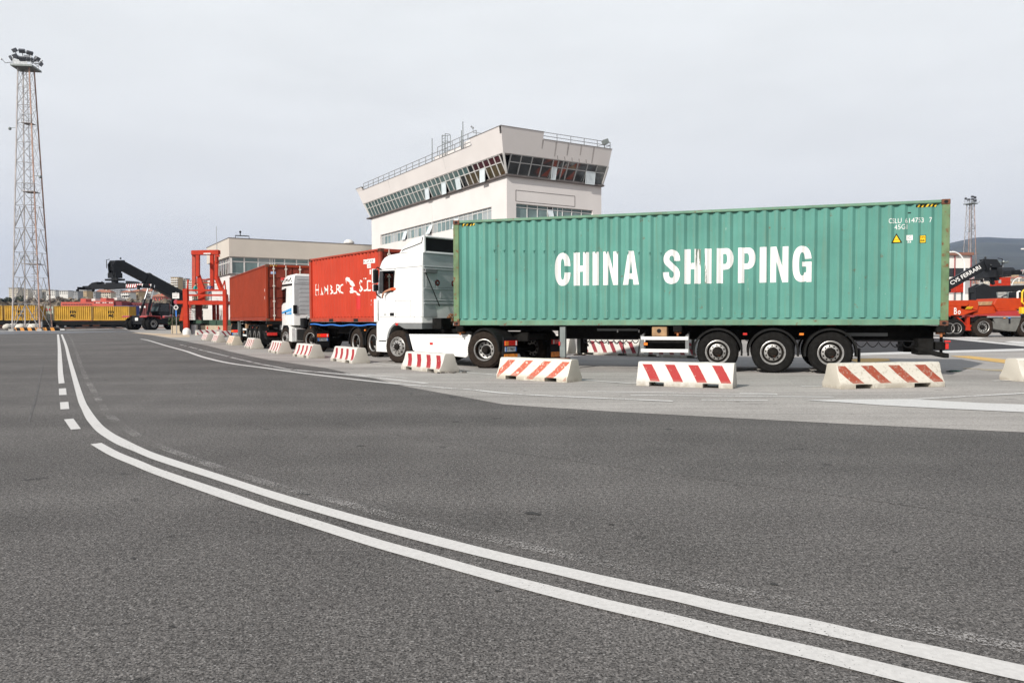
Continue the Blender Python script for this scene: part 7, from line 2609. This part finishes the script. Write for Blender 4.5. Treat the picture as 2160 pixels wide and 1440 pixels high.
def town(x0, x1, yt, yb, Y, wm, label, roof='flat', floors=4, cols=6, balc=False, group='houses of the town on the far slope', parts=True):
    a, b2, t = dep(x0, yb, Y), dep(x1, yb, Y), dep((x0 + x1) / 2, yt, Y)
    w_, z1 = b2.x - a.x, t.z
    zb = min(a.z, 3.0) if parts else a.z - 6
    r = empty('house', ((a.x + b2.x) / 2, Y, zb), R_(random.Random(int(x0 * 7)).uniform(-6, 6)), label, 'house', group)
    h = z1 - zb
    d = max(8, w_ * .6)
    MB().box((-w_ / 2, 0, 0), (w_ / 2, d, h)).build('wall', wm, r)
    if roof == 'flat':
        MB().box((-w_ / 2 - .25, -.25, h + .002), (w_ / 2 + .25, d + .25, h + .45)).build('roof', M_greyw, r)
        if w_ > 8:
            MB().box((-w_ * .2, 2, h + .45), (w_ * .15, 5, h + 2.0)).build('roof_hut', wm, r)
    else:
        rf = MB().add([(-w_ / 2 - .5, -.5, h + .002), (w_ / 2 + .5, -.5, h + .002), (w_ / 2 + .5, d + .5, h + .002), (-w_ / 2 - .5, d + .5, h + .002), (-w_ * .3, d / 2, h + w_ * .14 + .6), (w_ * .3, d / 2, h + w_ * .14 + .6)],
                      [(0, 3, 2, 1), (0, 1, 5, 4), (1, 2, 5), (2, 3, 4, 5), (3, 0, 4)])
        ro_ = rf.build('roof', M_terra, r)
        MB().box((w_ * .12, d * .3, h + .5), (w_ * .12 + .8, d * .3 + .8, h + w_ * .14 + 1.4)).build('chimney', wm, ro_)
    hv = a.z - zb
    fh = (h - hv) / floors
    for f in range(floors):
        for k in range(cols):
            x = -w_ / 2 + w_ * (k + .5) / cols
            z = hv + fh * (f + .30)
            win = MB().box((x - w_ / cols * .24, -.06, z), (x + w_ / cols * .24, .0, z + fh * .48))
            win.build('window', M_window, r)
        if balc and f:
            MB().box((-w_ * .45, -1.1, hv + fh * f - .1), (w_ * .45, -.001, hv + fh * f + .75)).build('balcony', M_whitew, r)
    return r
T_ = [
 (19, 37, 607.5, 626, 560, M_cream, 'tall cream block at the open end of the town skyline beyond the light tower', 'flat', 4, 4, False),
 (38, 58, 610, 624, 575, M_cream, 'cream block seen through the light tower beside the tallest cream one', 'flat', 3, 5, False),
 (56, 76, 611.5, 624, 590, M_whitew, 'white block seen between the light tower legs', 'flat', 3, 5, False),
 (77, 97, 611, 622, 600, M_cream, 'long cream house whose front shows through the tower bracing', 'flat', 3, 6, False),
 (98, 116, 612.5, 624, 570, M_whitew, 'white house just clear of the light tower leg', 'flat', 3, 5, False),
 (126, 143, 613.5, 621, 540, M_whitew, 'low bright white house with two dark window bays on the slope', 'flat', 2, 4, False),
 (143, 164, 614.5, 623, 560, M_greyw, 'flat grey house on the slope next to the bright white one', 'flat', 3, 6, False),
 (164, 176, 612.5, 622, 600, M_whitew, 'narrow white house between the flat grey house and the ochre one', 'flat', 3, 3, False),
 (176, 183, 613, 627, 500, M_ochre, 'narrow ochre tower house on the slope', 'flat', 4, 2, False),
 (186, 201, 616, 626, 520, M_greyw, 'dark grey house in front of the long tiled roof', 'flat', 2, 4, False),
 (198, 233, 617, 627, 540, M_cream, 'cream house under a long low tiled roof below the spreader tip', 'hip', 2, 8, False),
 (216, 237, 611.5, 618, 620, M_cream, 'cream block rising behind the long tiled roof', 'flat', 2, 5, False),
 (236, 254, 612, 624, 580, M_greyw, 'grey block under the middle of the black spreader', 'flat', 3, 5, False),
 (256, 274, 616.5, 629, 430, M_whitew, 'white house with terracotta roof and balconies under the spreader', 'hip', 2, 4, True),
 (275, 292, 614.5, 628, 440, M_ochre, 'pinkish ochre house with balconies beside the white one under the spreader', 'hip', 3, 4, False),
 (292, 322, 614, 629, 450, M_whitew, 'white balconied house with a wide terracotta roof left of the lift rams'.replace('left of', 'beside'), 'hip', 3, 6, True),
 (318, 346, 626, 640, 380, M_redw, 'red walled house with a tiled roof behind the lift rams', 'hip', 2, 6, False),
 (326, 344, 603, 626, 640, M_cream, 'cream apartment block behind the raised black boom', 'flat', 5, 5, False),
 (345, 361, 598, 626, 640, M_whitew, 'white apartment block behind the upper part of the boom', 'flat', 6, 4, True),
 (361, 377, 585, 630, 560, M_ochre, 'tall ochre apartment block with balconies above the black boom', 'flat', 9, 4, True),
 (377, 392, 588, 630, 570, M_cream, 'tall cream apartment block between the boom and the orange platform', 'flat', 9, 4, True),
 (393, 408, 592, 630, 520, M_cream, 'cream apartment block seen past the edge of the orange portal', 'flat', 8, 4, True),
 (409, 430, 594.5, 630, 500, M_ochre, 'ochre house framed by the orange portal', 'hip', 7, 5, False),
 (430, 452, 591, 630, 520, M_cream, 'cream house framed by the portal next to the beige office building', 'hip', 7, 5, False),
]
for (x0, x1, yt, yb, Y, wm, lab, rf, fl_, cl_, bal) in T_:
    town(x0, x1, yt, yb, Y, wm, lab, rf, fl_, cl_, bal)
# long red depot beyond the train
rd = empty('depot_building', (dep(185, 645, 235).x, 235, 0), 0, 'long low red building with window strips beyond the yellow train', 'building')
def rblock(name, x0, x1, yt, yb, Y, m_, dpt=10):
    a, b2, t = dep(x0, yb, Y), dep(x1, yb, Y), dep(x0, yt, Y)
    o = MB().box((a.x - rd.location.x, Y - 235, a.z if yb < 650 else 0), (b2.x - rd.location.x, Y - 235 + dpt, t.z)).build(name, m_, rd)
    return o
rblock('wall', 129, 196, 637, 660, 235, M_redw)
rblock('wall', 196.1, 240, 634.5, 660, 234, M_redw)
rblock('cladding', 240.1, 257, 636.5, 660, 234.5, M_darkred)
rblock('cladding', 257.1, 300, 638.5, 660, 240, M_darkred)
rblock('roof_block', 170, 181, 630, 637, 238, M_redw, 5)
rblock('roof_block', 212, 224, 628.5, 634.4, 238, M_redw, 5)
rblock('roof_block', 193, 201, 630, 634.6, 240, M_whitew, 4)
rblock('roof_light', 239, 247, 628, 632.5, 244, M_whitew, 5)
for k in range(11):
    rblock('window', 131.5 + k * 5.8, 135.5 + k * 5.8, 641, 642.8, 234.9, M_window, .3)
for k in range(9):
    rblock('window', 198 + k * 4.6, 200.9 + k * 4.6, 637.3, 639.3, 233.9, M_whitew if k % 3 else M_window, .3)
# trees on the slope
def tree(px, y_top, Y, w_, label, mtl, seed, pine=False):
    gz = slope_z(Y)
    p = dep(px, y_top, Y)
    h = p.z - gz
    r = empty('tree', (p.x, Y, gz - .2), 0, label, 'tree', 'trees on the far slope')
    t = MB()
    t.cyl((0, 0, 0), (0, 0, h * .55), .28, 8, .16)
    for k in range(6):
        a_ = k * 1.05 + seed
        t.cyl((0, 0, h * (.25 + .05 * k)), (math.cos(a_) * w_ * .6, math.sin(a_) * w_ * .6, h * (.5 + .06 * k)), .10, 6, .03)
    t.build('trunk', M_bare, r)
    rq = random.Random(seed)
    bl_ = [((rq.uniform(-.6, .6) * w_, rq.uniform(-.5, .5) * w_, h * rq.uniform(.40, .88)), (w_ * rq.uniform(.3, .5), w_ * rq.uniform(.3, .5), h * rq.uniform(.10, .2))) for _ in range(9)]
    foliage('crown', mtl, bl_, 700, .42, seed, r)
    return r
tl_ = [(6, 623, 330, 5, M_pine), (22, 626, 320, 4.5, M_pine), (33, 623, 340, 4, M_pine), (48, 629, 330, 4.2, M_bare), (64, 628, 345, 5, M_bare), (84, 627, 350, 5, M_bare), (105, 629, 350, 4.6, M_bare), (118, 626, 365, 5, M_bare),
       (137, 626, 370, 5, M_bare), (158, 627, 360, 4.8, M_bare), (178, 630, 350, 4.2, M_bare), (204, 628, 340, 4.6, M_bare), (232, 629, 350, 4.6, M_bare), (252, 628, 360, 4.8, M_bare), (305, 634, 330, 4.4, M_bare), (345, 636, 320, 4.4, M_bare)]
labs = ['broad evergreen at the open end of the far slope', 'smaller evergreen below the tall cream block', 'evergreen just before the light tower on the slope', 'bare tree between the legs of the light tower', 'bare tree whose crown shows mid way across the light tower', 'bare tree beside the cable run of the light tower', 'bare tree right past the rusty tower leg'.replace('right past', 'just past'), 'taller bare tree over the pale green container',
        'bare tree below the bright white house', 'bare tree below the flat grey house', 'low bare tree below the ochre tower house', 'bare tree above the red depot roof block', 'bare tree behind the roof light of the red depot', 'bare tree above the dark red cladding of the depot', 'bare tree below the white balconied house', 'bare tree behind the lift rams of the reach stacker']
for i, (px, yt, Y, w_, m_) in enumerate(tl_):
    tree(px, yt, Y, w_, labs[i], m_, 20 + i)
rq = random.Random(9)
bl_ = []
for k in range(230):
    Y = rq.uniform(255, 415)
    px = rq.uniform(-60, 480)
    x = (px - 1080) / FPX * Y
    z = slope_z(Y)
    s = min(rq.uniform(2.6, 5.2), ((676 - rq.uniform(626, 634)) * Y / 1592 + 1.34 - z) / 1.6)
    bl_.append(((x, Y, z + s * .7), (s * 1.2, s, s * .9)))
wd = foliage('woodland', mat('winter scrub', (.19, .155, .115), .95, var=.5, scale=.12, world=True), bl_, 26000, .85, 4)
tag(wd, 'brown winter scrub and bare woodland covering the far slope', 'woodland', kind='stuff')
bl_ = []
for k in range(60):
    Y = rq.uniform(240, 330)
    px = rq.uniform(-60, 300)
    s = rq.uniform(1.5, 2.6)
    bl_.append((((px - 1080) / FPX * Y, Y, slope_z(Y) + s * .6), (s * 1.4, s, s * .8)))
wd = foliage('undergrowth', mat('dull green scrub', (.10, .10, .06), .95, var=.5, scale=.12, world=True), bl_, 5200, .5, 6)
tag(wd, 'dull green undergrowth along the foot of the far slope', 'undergrowth', kind='stuff')

# ------------------------------------------------------------------ beyond the lorries: warehouse, viaduct, far town and hill
YW = 185
wh = empty('warehouse', (dep(2020, 640, YW).x, YW, 0), 0, 'white warehouse with red columns and a brown roof edge behind the teal container tail', 'building')
def wbox(name, x0, x1, y0, y1, m_, dy=0., dpt=.3):
    a, b2 = dep(x0, y1, YW), dep(x1, y0, YW)
    return MB().box((a.x - wh.location.x, dy, a.z if y1 < 660 else 0), (b2.x - wh.location.x, dy + dpt, b2.z)).build(name, m_, wh)
wbox('wall', 1930, 2047, 539, 665, M_whitew, 0, 25)
wbox('roof_edge', 1926, 2051, 533, 538.9, mat('brown roof edge', (.20, .09, .06), .7), -.8, 27)
wbox('window_band', 1932, 2046, 565.5, 584, M_gdark, -.06, .05)
wbox('lower_band', 1932, 2046, 591.5, 620, M_greyw, -.06, .05)
for x in (1940, 1976, 2012, 2046):
    wbox('column', x - 1.3, x + 1.3, 539, 665, mat('red column', (.30, .05, .05), .6), -.45, .4)
def far_box(name, x0, x1, y0, y1, Y, m_, label, cat, rib=True):
    a, b2 = dep(x0, y1, Y), dep(x1, y0, Y)
    r = empty(name, ((a.x + b2.x) / 2, Y, 0), 0, label, cat)
    w_ = b2.x - a.x
    MB().box((-w_ / 2, 0, a.z), (w_ / 2, 2.4, b2.z)).build('body', m_, r)
    fr = MB()
    for k in range(3):
        z = a.z + (b2.z - a.z) * (.02 + .46 * k)
        fr.box((-w_ / 2 - .04, -.06, z), (w_ / 2 + .04, -.002, z + .12))
    fr.build('frame', M_orange, r)
    for s in (-.42, .42):
        MB().box((w_ * s - .12, .3, 0), (w_ * s + .12, .6, a.z)).build('support', M_grey, r)
    return r
far_box('steel_box', 2016, 2033.5, 589, 616.5, 160, M_orange, 'upright red steel box in front of the white warehouse', 'steel box')
sb2 = far_box('steel_box', 2104, 2131.5, 585.5, 602.5, 150, M_orange, 'red site box raised behind the orange terminal trailer', 'steel box')
MB().box((-1.1, -.08, dep(2110, 597, 150).z), (-.6, -.01, dep(2110, 590, 150).z)).build('window', M_greyw, sb2)
YV = 270
vd_ = empty('viaduct', (dep(2100, 640, YV).x, YV, 0), 0, 'grey concrete viaduct with railings crossing below the far town', 'viaduct')
def vbox(name, x0, x1, y0, y1, m_, dy=0., dpt=8.):
    a, b2 = dep(x0, y1, YV), dep(x1, y0, YV)
    return MB().box((a.x - vd_.location.x, dy, a.z if y1 < 660 else 0), (b2.x - vd_.location.x, dy + dpt, b2.z)).build(name, m_, vd_)
vbox('deck', 1990, 2330, 597.5, 603, M_concrete)
vbox('lower_deck', 1990, 2330, 615.5, 621.5, M_concrete, -3, 10)
for k in range(13):
    vbox('pier', 2006 + k * 23, 2009 + k * 23, 603.1, 665, M_concrete, 2, 3)
rb_ = MB()
for k in range(58):
    a = dep(1995 + k * 5.6, 597.5, YV)
    rb_.box((a.x - vd_.location.x - .05, -.1, a.z), (a.x - vd_.location.x + .05, 0, a.z + 1.15))
a, b2 = dep(1990, 597.5, YV), dep(2330, 597.5, YV)
for hh in (.55, 1.1):
    rb_.box((a.x - vd_.location.x, -.1, a.z + hh), (b2.x - vd_.location.x, -.02, a.z + hh + .1))
rb_.build('railing', M_galv, vd_)
wl = MB()
a, b2 = dep(1990, 632, 200), dep(2330, 632, 200)
wl.box((a.x, 200, 0), (b2.x, 201, dep(2000, 628, 200).z))
wl.box((a.x, 199.7, dep(2000, 628, 200).z + .002), (b2.x, 201.3, dep(2000, 626, 200).z + .5))
o = wl.build('boundary_wall', M_concrete)
tag(o, 'grey boundary wall running behind the orange terminal trailer', 'wall')
def lamp_post(px, y_base, y_top, Y, reach, label, sgn=-1):
    b0, t = dep(px, y_base, Y), dep(px, y_top, Y)
    r = empty('street_lamp', (b0.x, Y, 0), 0, label, 'street lamp', 'white curved street lamps')
    h = t.z
    pts = [(0, 0, 0), (0, 0, h * .80)]
    for k in range(1, 9):
        a_ = math.pi / 2 * k / 8
        pts.append((sgn * reach * (1 - math.cos(a_)), 0, h * .80 + h * .2 * math.sin(a_)))
    MB().tube(pts, .14, 8).build('pole', M_letter, r)
    MB().box((sgn * reach - .55, -.22, h - .18), (sgn * reach + .55, .22, h + .08)).build('lamp_head', M_letter, r, bevel=.06)
    return r
lamp_post(2033, 660, 531, 140, 2.35, 'white curved street lamp beside the teal container tail')
lamp_post(2192, 660, 524.5, 140, 3.0, 'white street lamp reaching in from the picture edge')
lamp_post(2133, 660, 586, 255, -2.6, 'small distant street lamp on the viaduct')
mp_ = empty('lamp_mast', (dep(2114, 640, 420).x, 420, 0), 0, 'distant mast with a flat lamp ring in front of the hill', 'lamp mast')
zt_ = dep(2114, 554, 420).z
MB().cyl((0, 0, 0), (0, 0, zt_), .35, 8, .22).build('pole', M_galv, mp_)
hd_ = MB()
hd_.cyl((0, 0, zt_ - .5), (0, 0, zt_), 1.2, 12)
for k in range(6):
    a_ = k * math.pi / 3
    hd_.bar((math.cos(a_) * 1.2, math.sin(a_) * 1.2, zt_), (math.cos(a_) * 2.8, math.sin(a_) * 2.8, zt_ + .5), 1.0, .7)
hd_.build('lamp_ring', M_grey, mp_)
# far town at the foot of the hill
rows = []
for Y in (330, 420, 560, 760, 1000, 1300):
    rows.append([(x, Y, -.3 + 62 * max(0, (Y - 330)) / 970 * min(1, max(0, (x - 120) / 100)) + noise.noise(Vector((x * .01, Y * .01, 3))) * 1.5) for x in range(60, 1800, 40)])
terrain('hillside', rows, M_soil)
rq = random.Random(31)
wms = [M_cream, M_whitew, M_whitew, M_cream, M_ochre, M_greyw]
for k in range(64):
    Y = 480 + (k / 64) ** .8 * 760
    px = rq.uniform(2010, 2200)
    x = (px - 1080) / FPX * Y
    z = -.3 + 62 * (Y - 330) / 970
    w_, h_ = rq.uniform(9, 20), rq.uniform(7, 15)
    hb_ = MB().box((-w_ / 2, 0, -3), (w_ / 2, 9, h_))
    r = hb_.build('house', [wms[k % 6], M_window, M_terra])
    hw_ = MB()
    hw_.v, hw_.f, hw_.m = [Vector(v) for v in hb_.v], [list(f) for f in hb_.f], list(hb_.m)
    for f in range(max(2, int(h_ / 3.2))):
        for c_2 in range(4):
            xx = -w_ / 2 + w_ * (c_2 + .5) / 4
            hw_.box((xx - w_ * .07, -.08, 1 + f * 3.1), (xx + w_ * .07, -.001, 2.5 + f * 3.1), 1)
    if k % 3 == 0:
        hw_.add([(-w_ / 2 - .4, -.4, h_ + .01), (w_ / 2 + .4, -.4, h_ + .01), (w_ / 2 + .4, 9.4, h_ + .01), (-w_ / 2 - .4, 9.4, h_ + .01), (-w_ * .3, 4.5, h_ + 2.4), (w_ * .3, 4.5, h_ + 2.4)], [(0, 1, 5, 4), (1, 2, 5), (2, 3, 4, 5), (3, 0, 4), (0, 3, 2, 1)], 2)
    bpy.data.objects.remove(r)
    r = hw_.build('house', [wms[k % 6], M_window, M_terra])
    r.location = (x, Y, z)
    r.rotation_euler = (0, 0, rq.uniform(-.5, .5))
    tag(r, 'small pale house among many in the far town below the hill', 'house', 'houses of the far town below the hill')
bl_ = []
for k in range(150):
    Y = rq.uniform(420, 1250)
    px = rq.uniform(1990, 2210)
    s = rq.uniform(3, 6)
    bl_.append((((px - 1080) / FPX * Y, Y, -.3 + 62 * (Y - 330) / 970 + s * .6), (s * 1.5, s, s)))
wd = foliage('woodland', mat('far town trees', (.06, .062, .04), .95, var=.4, scale=.1, world=True), bl_, 6000, 1.0, 8)
tag(wd, 'trees growing between the far town houses below the hill', 'woodland', kind='stuff')
# the hill
rid = [(1500, 600), (1700, 575), (1850, 545), (1950, 524), (2000, 513), (2030, 506), (2060, 500.5), (2085, 500), (2110, 502), (2140, 503), (2200, 504), (2350, 512), (2600, 520), (2900, 545)]
def ridge_y(px):
    for (x0, y0), (x1, y1) in zip(rid, rid[1:]):
        if x0 <= px <= x1:
            return y0 + (y1 - y0) * (px - x0) / (x1 - x0)
    return 600
rows = []
for j in range(15):
    t = j / 14
    Y = 1250 + 2350 * t
    row = []
    for i in range(71):
        px = 1500 + 1400 * i / 70
        x = (px - 1080) / FPX * Y
        ztop = dep(px, ridge_y(px), 3600).z
        f = t ** 1.15
        z = 55 + (ztop - 55) * f + noise.fractal(Vector((x * .0016, Y * .0016, 1)), 1, 2.2, 5) * 26 * math.sin(math.pi * min(1, t * 1.0)) ** .7
        row.append((x, Y, z))
    rows.append(row)
rows.append([(x * 1.15, 4300, z * .6) for x, y, z in rows[-1]])
M_hill = mat('wooded hill', (.036, .040, .028), .95, var=.55, scale=.006, spots=0, world=True)
terrain('hills', rows, M_hill)

# ------------------------------------------------------------------ air
hz_m = bpy.data.materials.new('haze')
hz_m.use_nodes = True
t = hz_m.node_tree
t.nodes.clear()
o_ = N(t, 'ShaderNodeOutputMaterial')
pv = N(t, 'ShaderNodeVolumePrincipled')
pv.inputs['Color'].default_value = (.52, .67, .98, 1)
pv.inputs['Density'].default_value = HAZE
pv.inputs['Anisotropy'].default_value = .1
t.links.new(pv.outputs[0], o_.inputs['Volume'])
hb_ = MB().box((-3600, -50, -1.4), (5200, 4600, 470))
hz = hb_.build('haze', hz_m)
tag(hz, 'thin pale haze filling the air over the port', 'haze', kind='stuff')

# ------------------------------------------------------------------ people
def figure(joints, edges, mats, label, loc, rz, hair=None, root_i=0):
    """one continuous body grown over a posed skeleton; joints: (x, y, z, radius, clothing index)"""
    me = bpy.data.meshes.new('person')
    me.from_pydata([j[:3] for j in joints], edges, [])
    o = bpy.data.objects.new('person', me)
    COL.objects.link(o)
    sk_ = o.modifiers.new('s', 'SKIN')
    sk_.use_smooth_shade = True
    for i, j in enumerate(joints):
        v = me.skin_vertices[0].data[i]
        r = j[3]
        v.radius = r if isinstance(r, tuple) else (r, r)
        v.use_root = (i == root_i)
    sd_ = o.modifiers.new('d', 'SUBSURF')
    sd_.levels = sd_.render_levels = 2
    bpy.context.view_layer.update()
    dg = bpy.context.evaluated_depsgraph_get()
    dg.update()
    nm = bpy.data.meshes.new_from_object(o.evaluated_get(dg))
    o.modifiers.clear()
    o.data = nm
    nm.name = 'person'
    nm.materials.clear()
    for m_ in mats:
        nm.materials.append(m_)
    segs = [(Vector(joints[a][:3]), Vector(joints[b_][:3]), joints[b_][4]) for a, b_ in edges]
    for p in nm.polygons:
        c = p.center
        best, bi = 1e9, 0
        for a, b_, ci in segs:
            ab = b_ - a
            tt_ = max(0, min(1, (c - a).dot(ab) / max(1e-9, ab.length_squared)))
            dd = (c - a - ab * tt_).length
            if dd < best:
                best, bi = dd, ci
        p.material_index = bi
        p.use_smooth = True
    o.location = loc
    o.rotation_euler = (0, 0, rz)
    tag(o, label, 'person')
    if hair:
        h = MB().ico(hair[0], hair[1], 2, .05, (1, 1, .8))
        h.build('hair', hair[2], o, smooth=True)
    return o
def hand(J, E, wrist, d, up_, side, n0, sc=1.0, curl=.5, cl=0):
    """palm with five separate fingers; d = pointing direction, up_ = back of the hand, side = thumb side"""
    d, up_, side = Vector(d).normalized(), Vector(up_).normalized(), Vector(side).normalized()
    w = Vector(wrist)
    i0 = len(J)
    palm = w + d * .055 * sc
    J.append((*palm, (.030 * sc, .020 * sc), cl))
    E.append((n0, i0))
    for k, (off, L, dl) in enumerate(((.026, .072, .034), (.009, .080, .038), (-.009, .074, .036), (-.025, .058, .030))):
        b0 = palm + side * off * sc + d * dl * sc
        m1 = b0 + (d * (1 - curl * .3) - up_ * curl * .4).normalized() * L * .5 * sc
        m2 = m1 + (d * (1 - curl * .9) - up_ * curl).normalized() * L * .5 * sc
        j = len(J)
        J.append((*b0, .0095 * sc, cl))
        J.append((*m1, .0085 * sc, cl))
        J.append((*m2, .0075 * sc, cl))
        E += [(i0, j), (j, j + 1), (j + 1, j + 2)]
    b0 = w + d * .03 * sc + side * .026 * sc
    m1 = b0 + (d * .6 + side * .7).normalized() * .038 * sc
    m2 = m1 + (d * .9 + side * .3).normalized() * .03 * sc
    j = len(J)
    J.append((*b0, .011 * sc, cl))
    J.append((*m1, .010 * sc, cl))
    J.append((*m2, .0085 * sc, cl))
    E += [(n0, j), (j, j + 1), (j + 1, j + 2)]
# clothing indices: 0 skin, 1 shirt, 2 trousers, 3 shoes
def standing(lean=0., arms='rest', s=1.0):
    J = [(0, 0, .95, (.15, .11), 2), (0, 0, 1.12, (.14, .10), 1), (lean * .5, 0, 1.32, (.17, .11), 1), (lean, 0, 1.46, (.12, .09), 1), (lean * 1.1, 0, 1.53, .055, 0), (lean * 1.2 + .02, 0, 1.62, (.085, .095), 0), (lean * 1.2 + .03, 0, 1.71, (.085, .10), 0), (lean * 1.2 + .01, 0, 1.78, .05, 0)]
    E = [(0, 1), (1, 2), (2, 3), (3, 4), (4, 5), (5, 6), (6, 7)]
    for sg in (1, -1):
        i = len(J)
        J += [(0, sg * .10, .86, .095, 2), (.03, sg * .11, .48, .062, 2), (0, sg * .11, .10, .042, 2), (.12, sg * .12, .04, (.04, .03), 3)]
        E += [(0, i), (i, i + 1), (i + 1, i + 2), (i + 2, i + 3)]
        i = len(J)
        sh = (lean * .95, sg * .20, 1.43)
        if arms == 'front':
            el, wr = (lean + .10, sg * .24, 1.17), (lean + .34, sg * .16, 1.12)
        else:
            el, wr = (lean - .04, sg * .26, 1.15), (lean + .05, sg * .27, .90)
        J += [(*sh, .062, 1), (*el, .045, 1), (*wr, .030, 0)]
        E += [(3, i), (i, i + 1), (i + 1, i + 2)]
        dd = Vector(wr) - Vector(el)
        hand(J, E, wr, dd, (0, sg, .2), (1, 0, 0), i + 2)
    j = len(J)
    J.append((lean * 1.2 + .125, 0, 1.655, .014, 0))
    E.append((5, j))
    return J, E
zd = pq(450, 880, 74.25).z + .15
for px, Y, rz, tops, bots, lean, arms, lab in ((411.7, 74.2, R_(60), M_shirt_teal, M_jeans, .05, 'rest', 'person in a teal shirt standing on the orange platform'), (442.6, 74.4, R_(100), M_shirt_blue, M_trousers, .08, 'front', 'person in a blue shirt leaning forward on the orange platform')):
    J, E = standing(lean, arms)
    p = dep(px, 620, Y)
    figure(J, E, [M_skin, tops, bots, M_dark], lab, (p.x, Y, zd), rz, ((lean * 1.2 - .005, 0, 1.715), .105, M_hair if tops is M_shirt_teal else mat('fair hair', (.38, .26, .12), .7)))
# driver of the white tractor, elbow on the sill, hand hanging outside the open window
J = [(3.42, .62, 1.98, (.17, .13), 2), (3.36, .62, 2.15, (.16, .12), 1), (3.34, .64, 2.36, (.18, .12), 1), (3.36, .65, 2.50, (.12, .09), 1), (3.38, .65, 2.57, .055, 0), (3.42, .66, 2.66, (.085, .095), 0), (3.43, .66, 2.74, (.085, .10), 0), (3.40, .66, 2.80, .05, 0)]
E = [(0, 1), (1, 2), (2, 3), (3, 4), (4, 5), (5, 6), (6, 7)]
i = len(J)
J += [(3.46, .90, 2.44, .065, 1), (3.86, 1.20, 2.275, .056, 1), (4.05, 1.265, 2.275, .048, 1), (4.22, 1.31, 2.225, .036, 0), (4.36, 1.345, 2.17, .028, 0)]
E += [(3, i), (i, i + 1), (i + 1, i + 2), (i + 2, i + 3), (i + 3, i + 4)]
hand(J, E, (4.36, 1.345, 2.17), (.25, .10, -.97), (.85, .4, .3), (.3, -.9, 0), i + 4, 1.05, .25)
i = len(J)
J += [(3.46, .40, 2.42, .062, 1), (3.72, .36, 2.18, .048, 1), (4.05, .50, 2.16, .035, 0), (4.22, .55, 2.16, .028, 0)]
E += [(3, i), (i, i + 1), (i + 1, i + 2), (i + 2, i + 3)]
hand(J, E, (4.22, .55, 2.16), (1, .1, .2), (0, 0, 1), (0, 1, 0), i + 3, 1, 1.0)
for sg in (1, -1):
    i = len(J)
    J += [(3.5, .62 + sg * .11, 1.98, .10, 2), (3.95, .62 + sg * .14, 2.02, .075, 2), (4.1, .62 + sg * .14, 1.62, .05, 2), (4.25, .62 + sg * .14, 1.52, .04, 3)]
    E += [(0, i), (i, i + 1), (i + 1, i + 2), (i + 2, i + 3)]
j = len(J)
J.append((3.53, .665, 2.69, .014, 0))
E.append((5, j))
figure(J, E, [M_skin, M_shirt_orange, M_jeans, M_dark], 'driver in an orange sleeve resting an arm out of the white tractor window', tractor_a.location.copy(), TA, ((3.40, .66, 2.755), .105, M_hair))
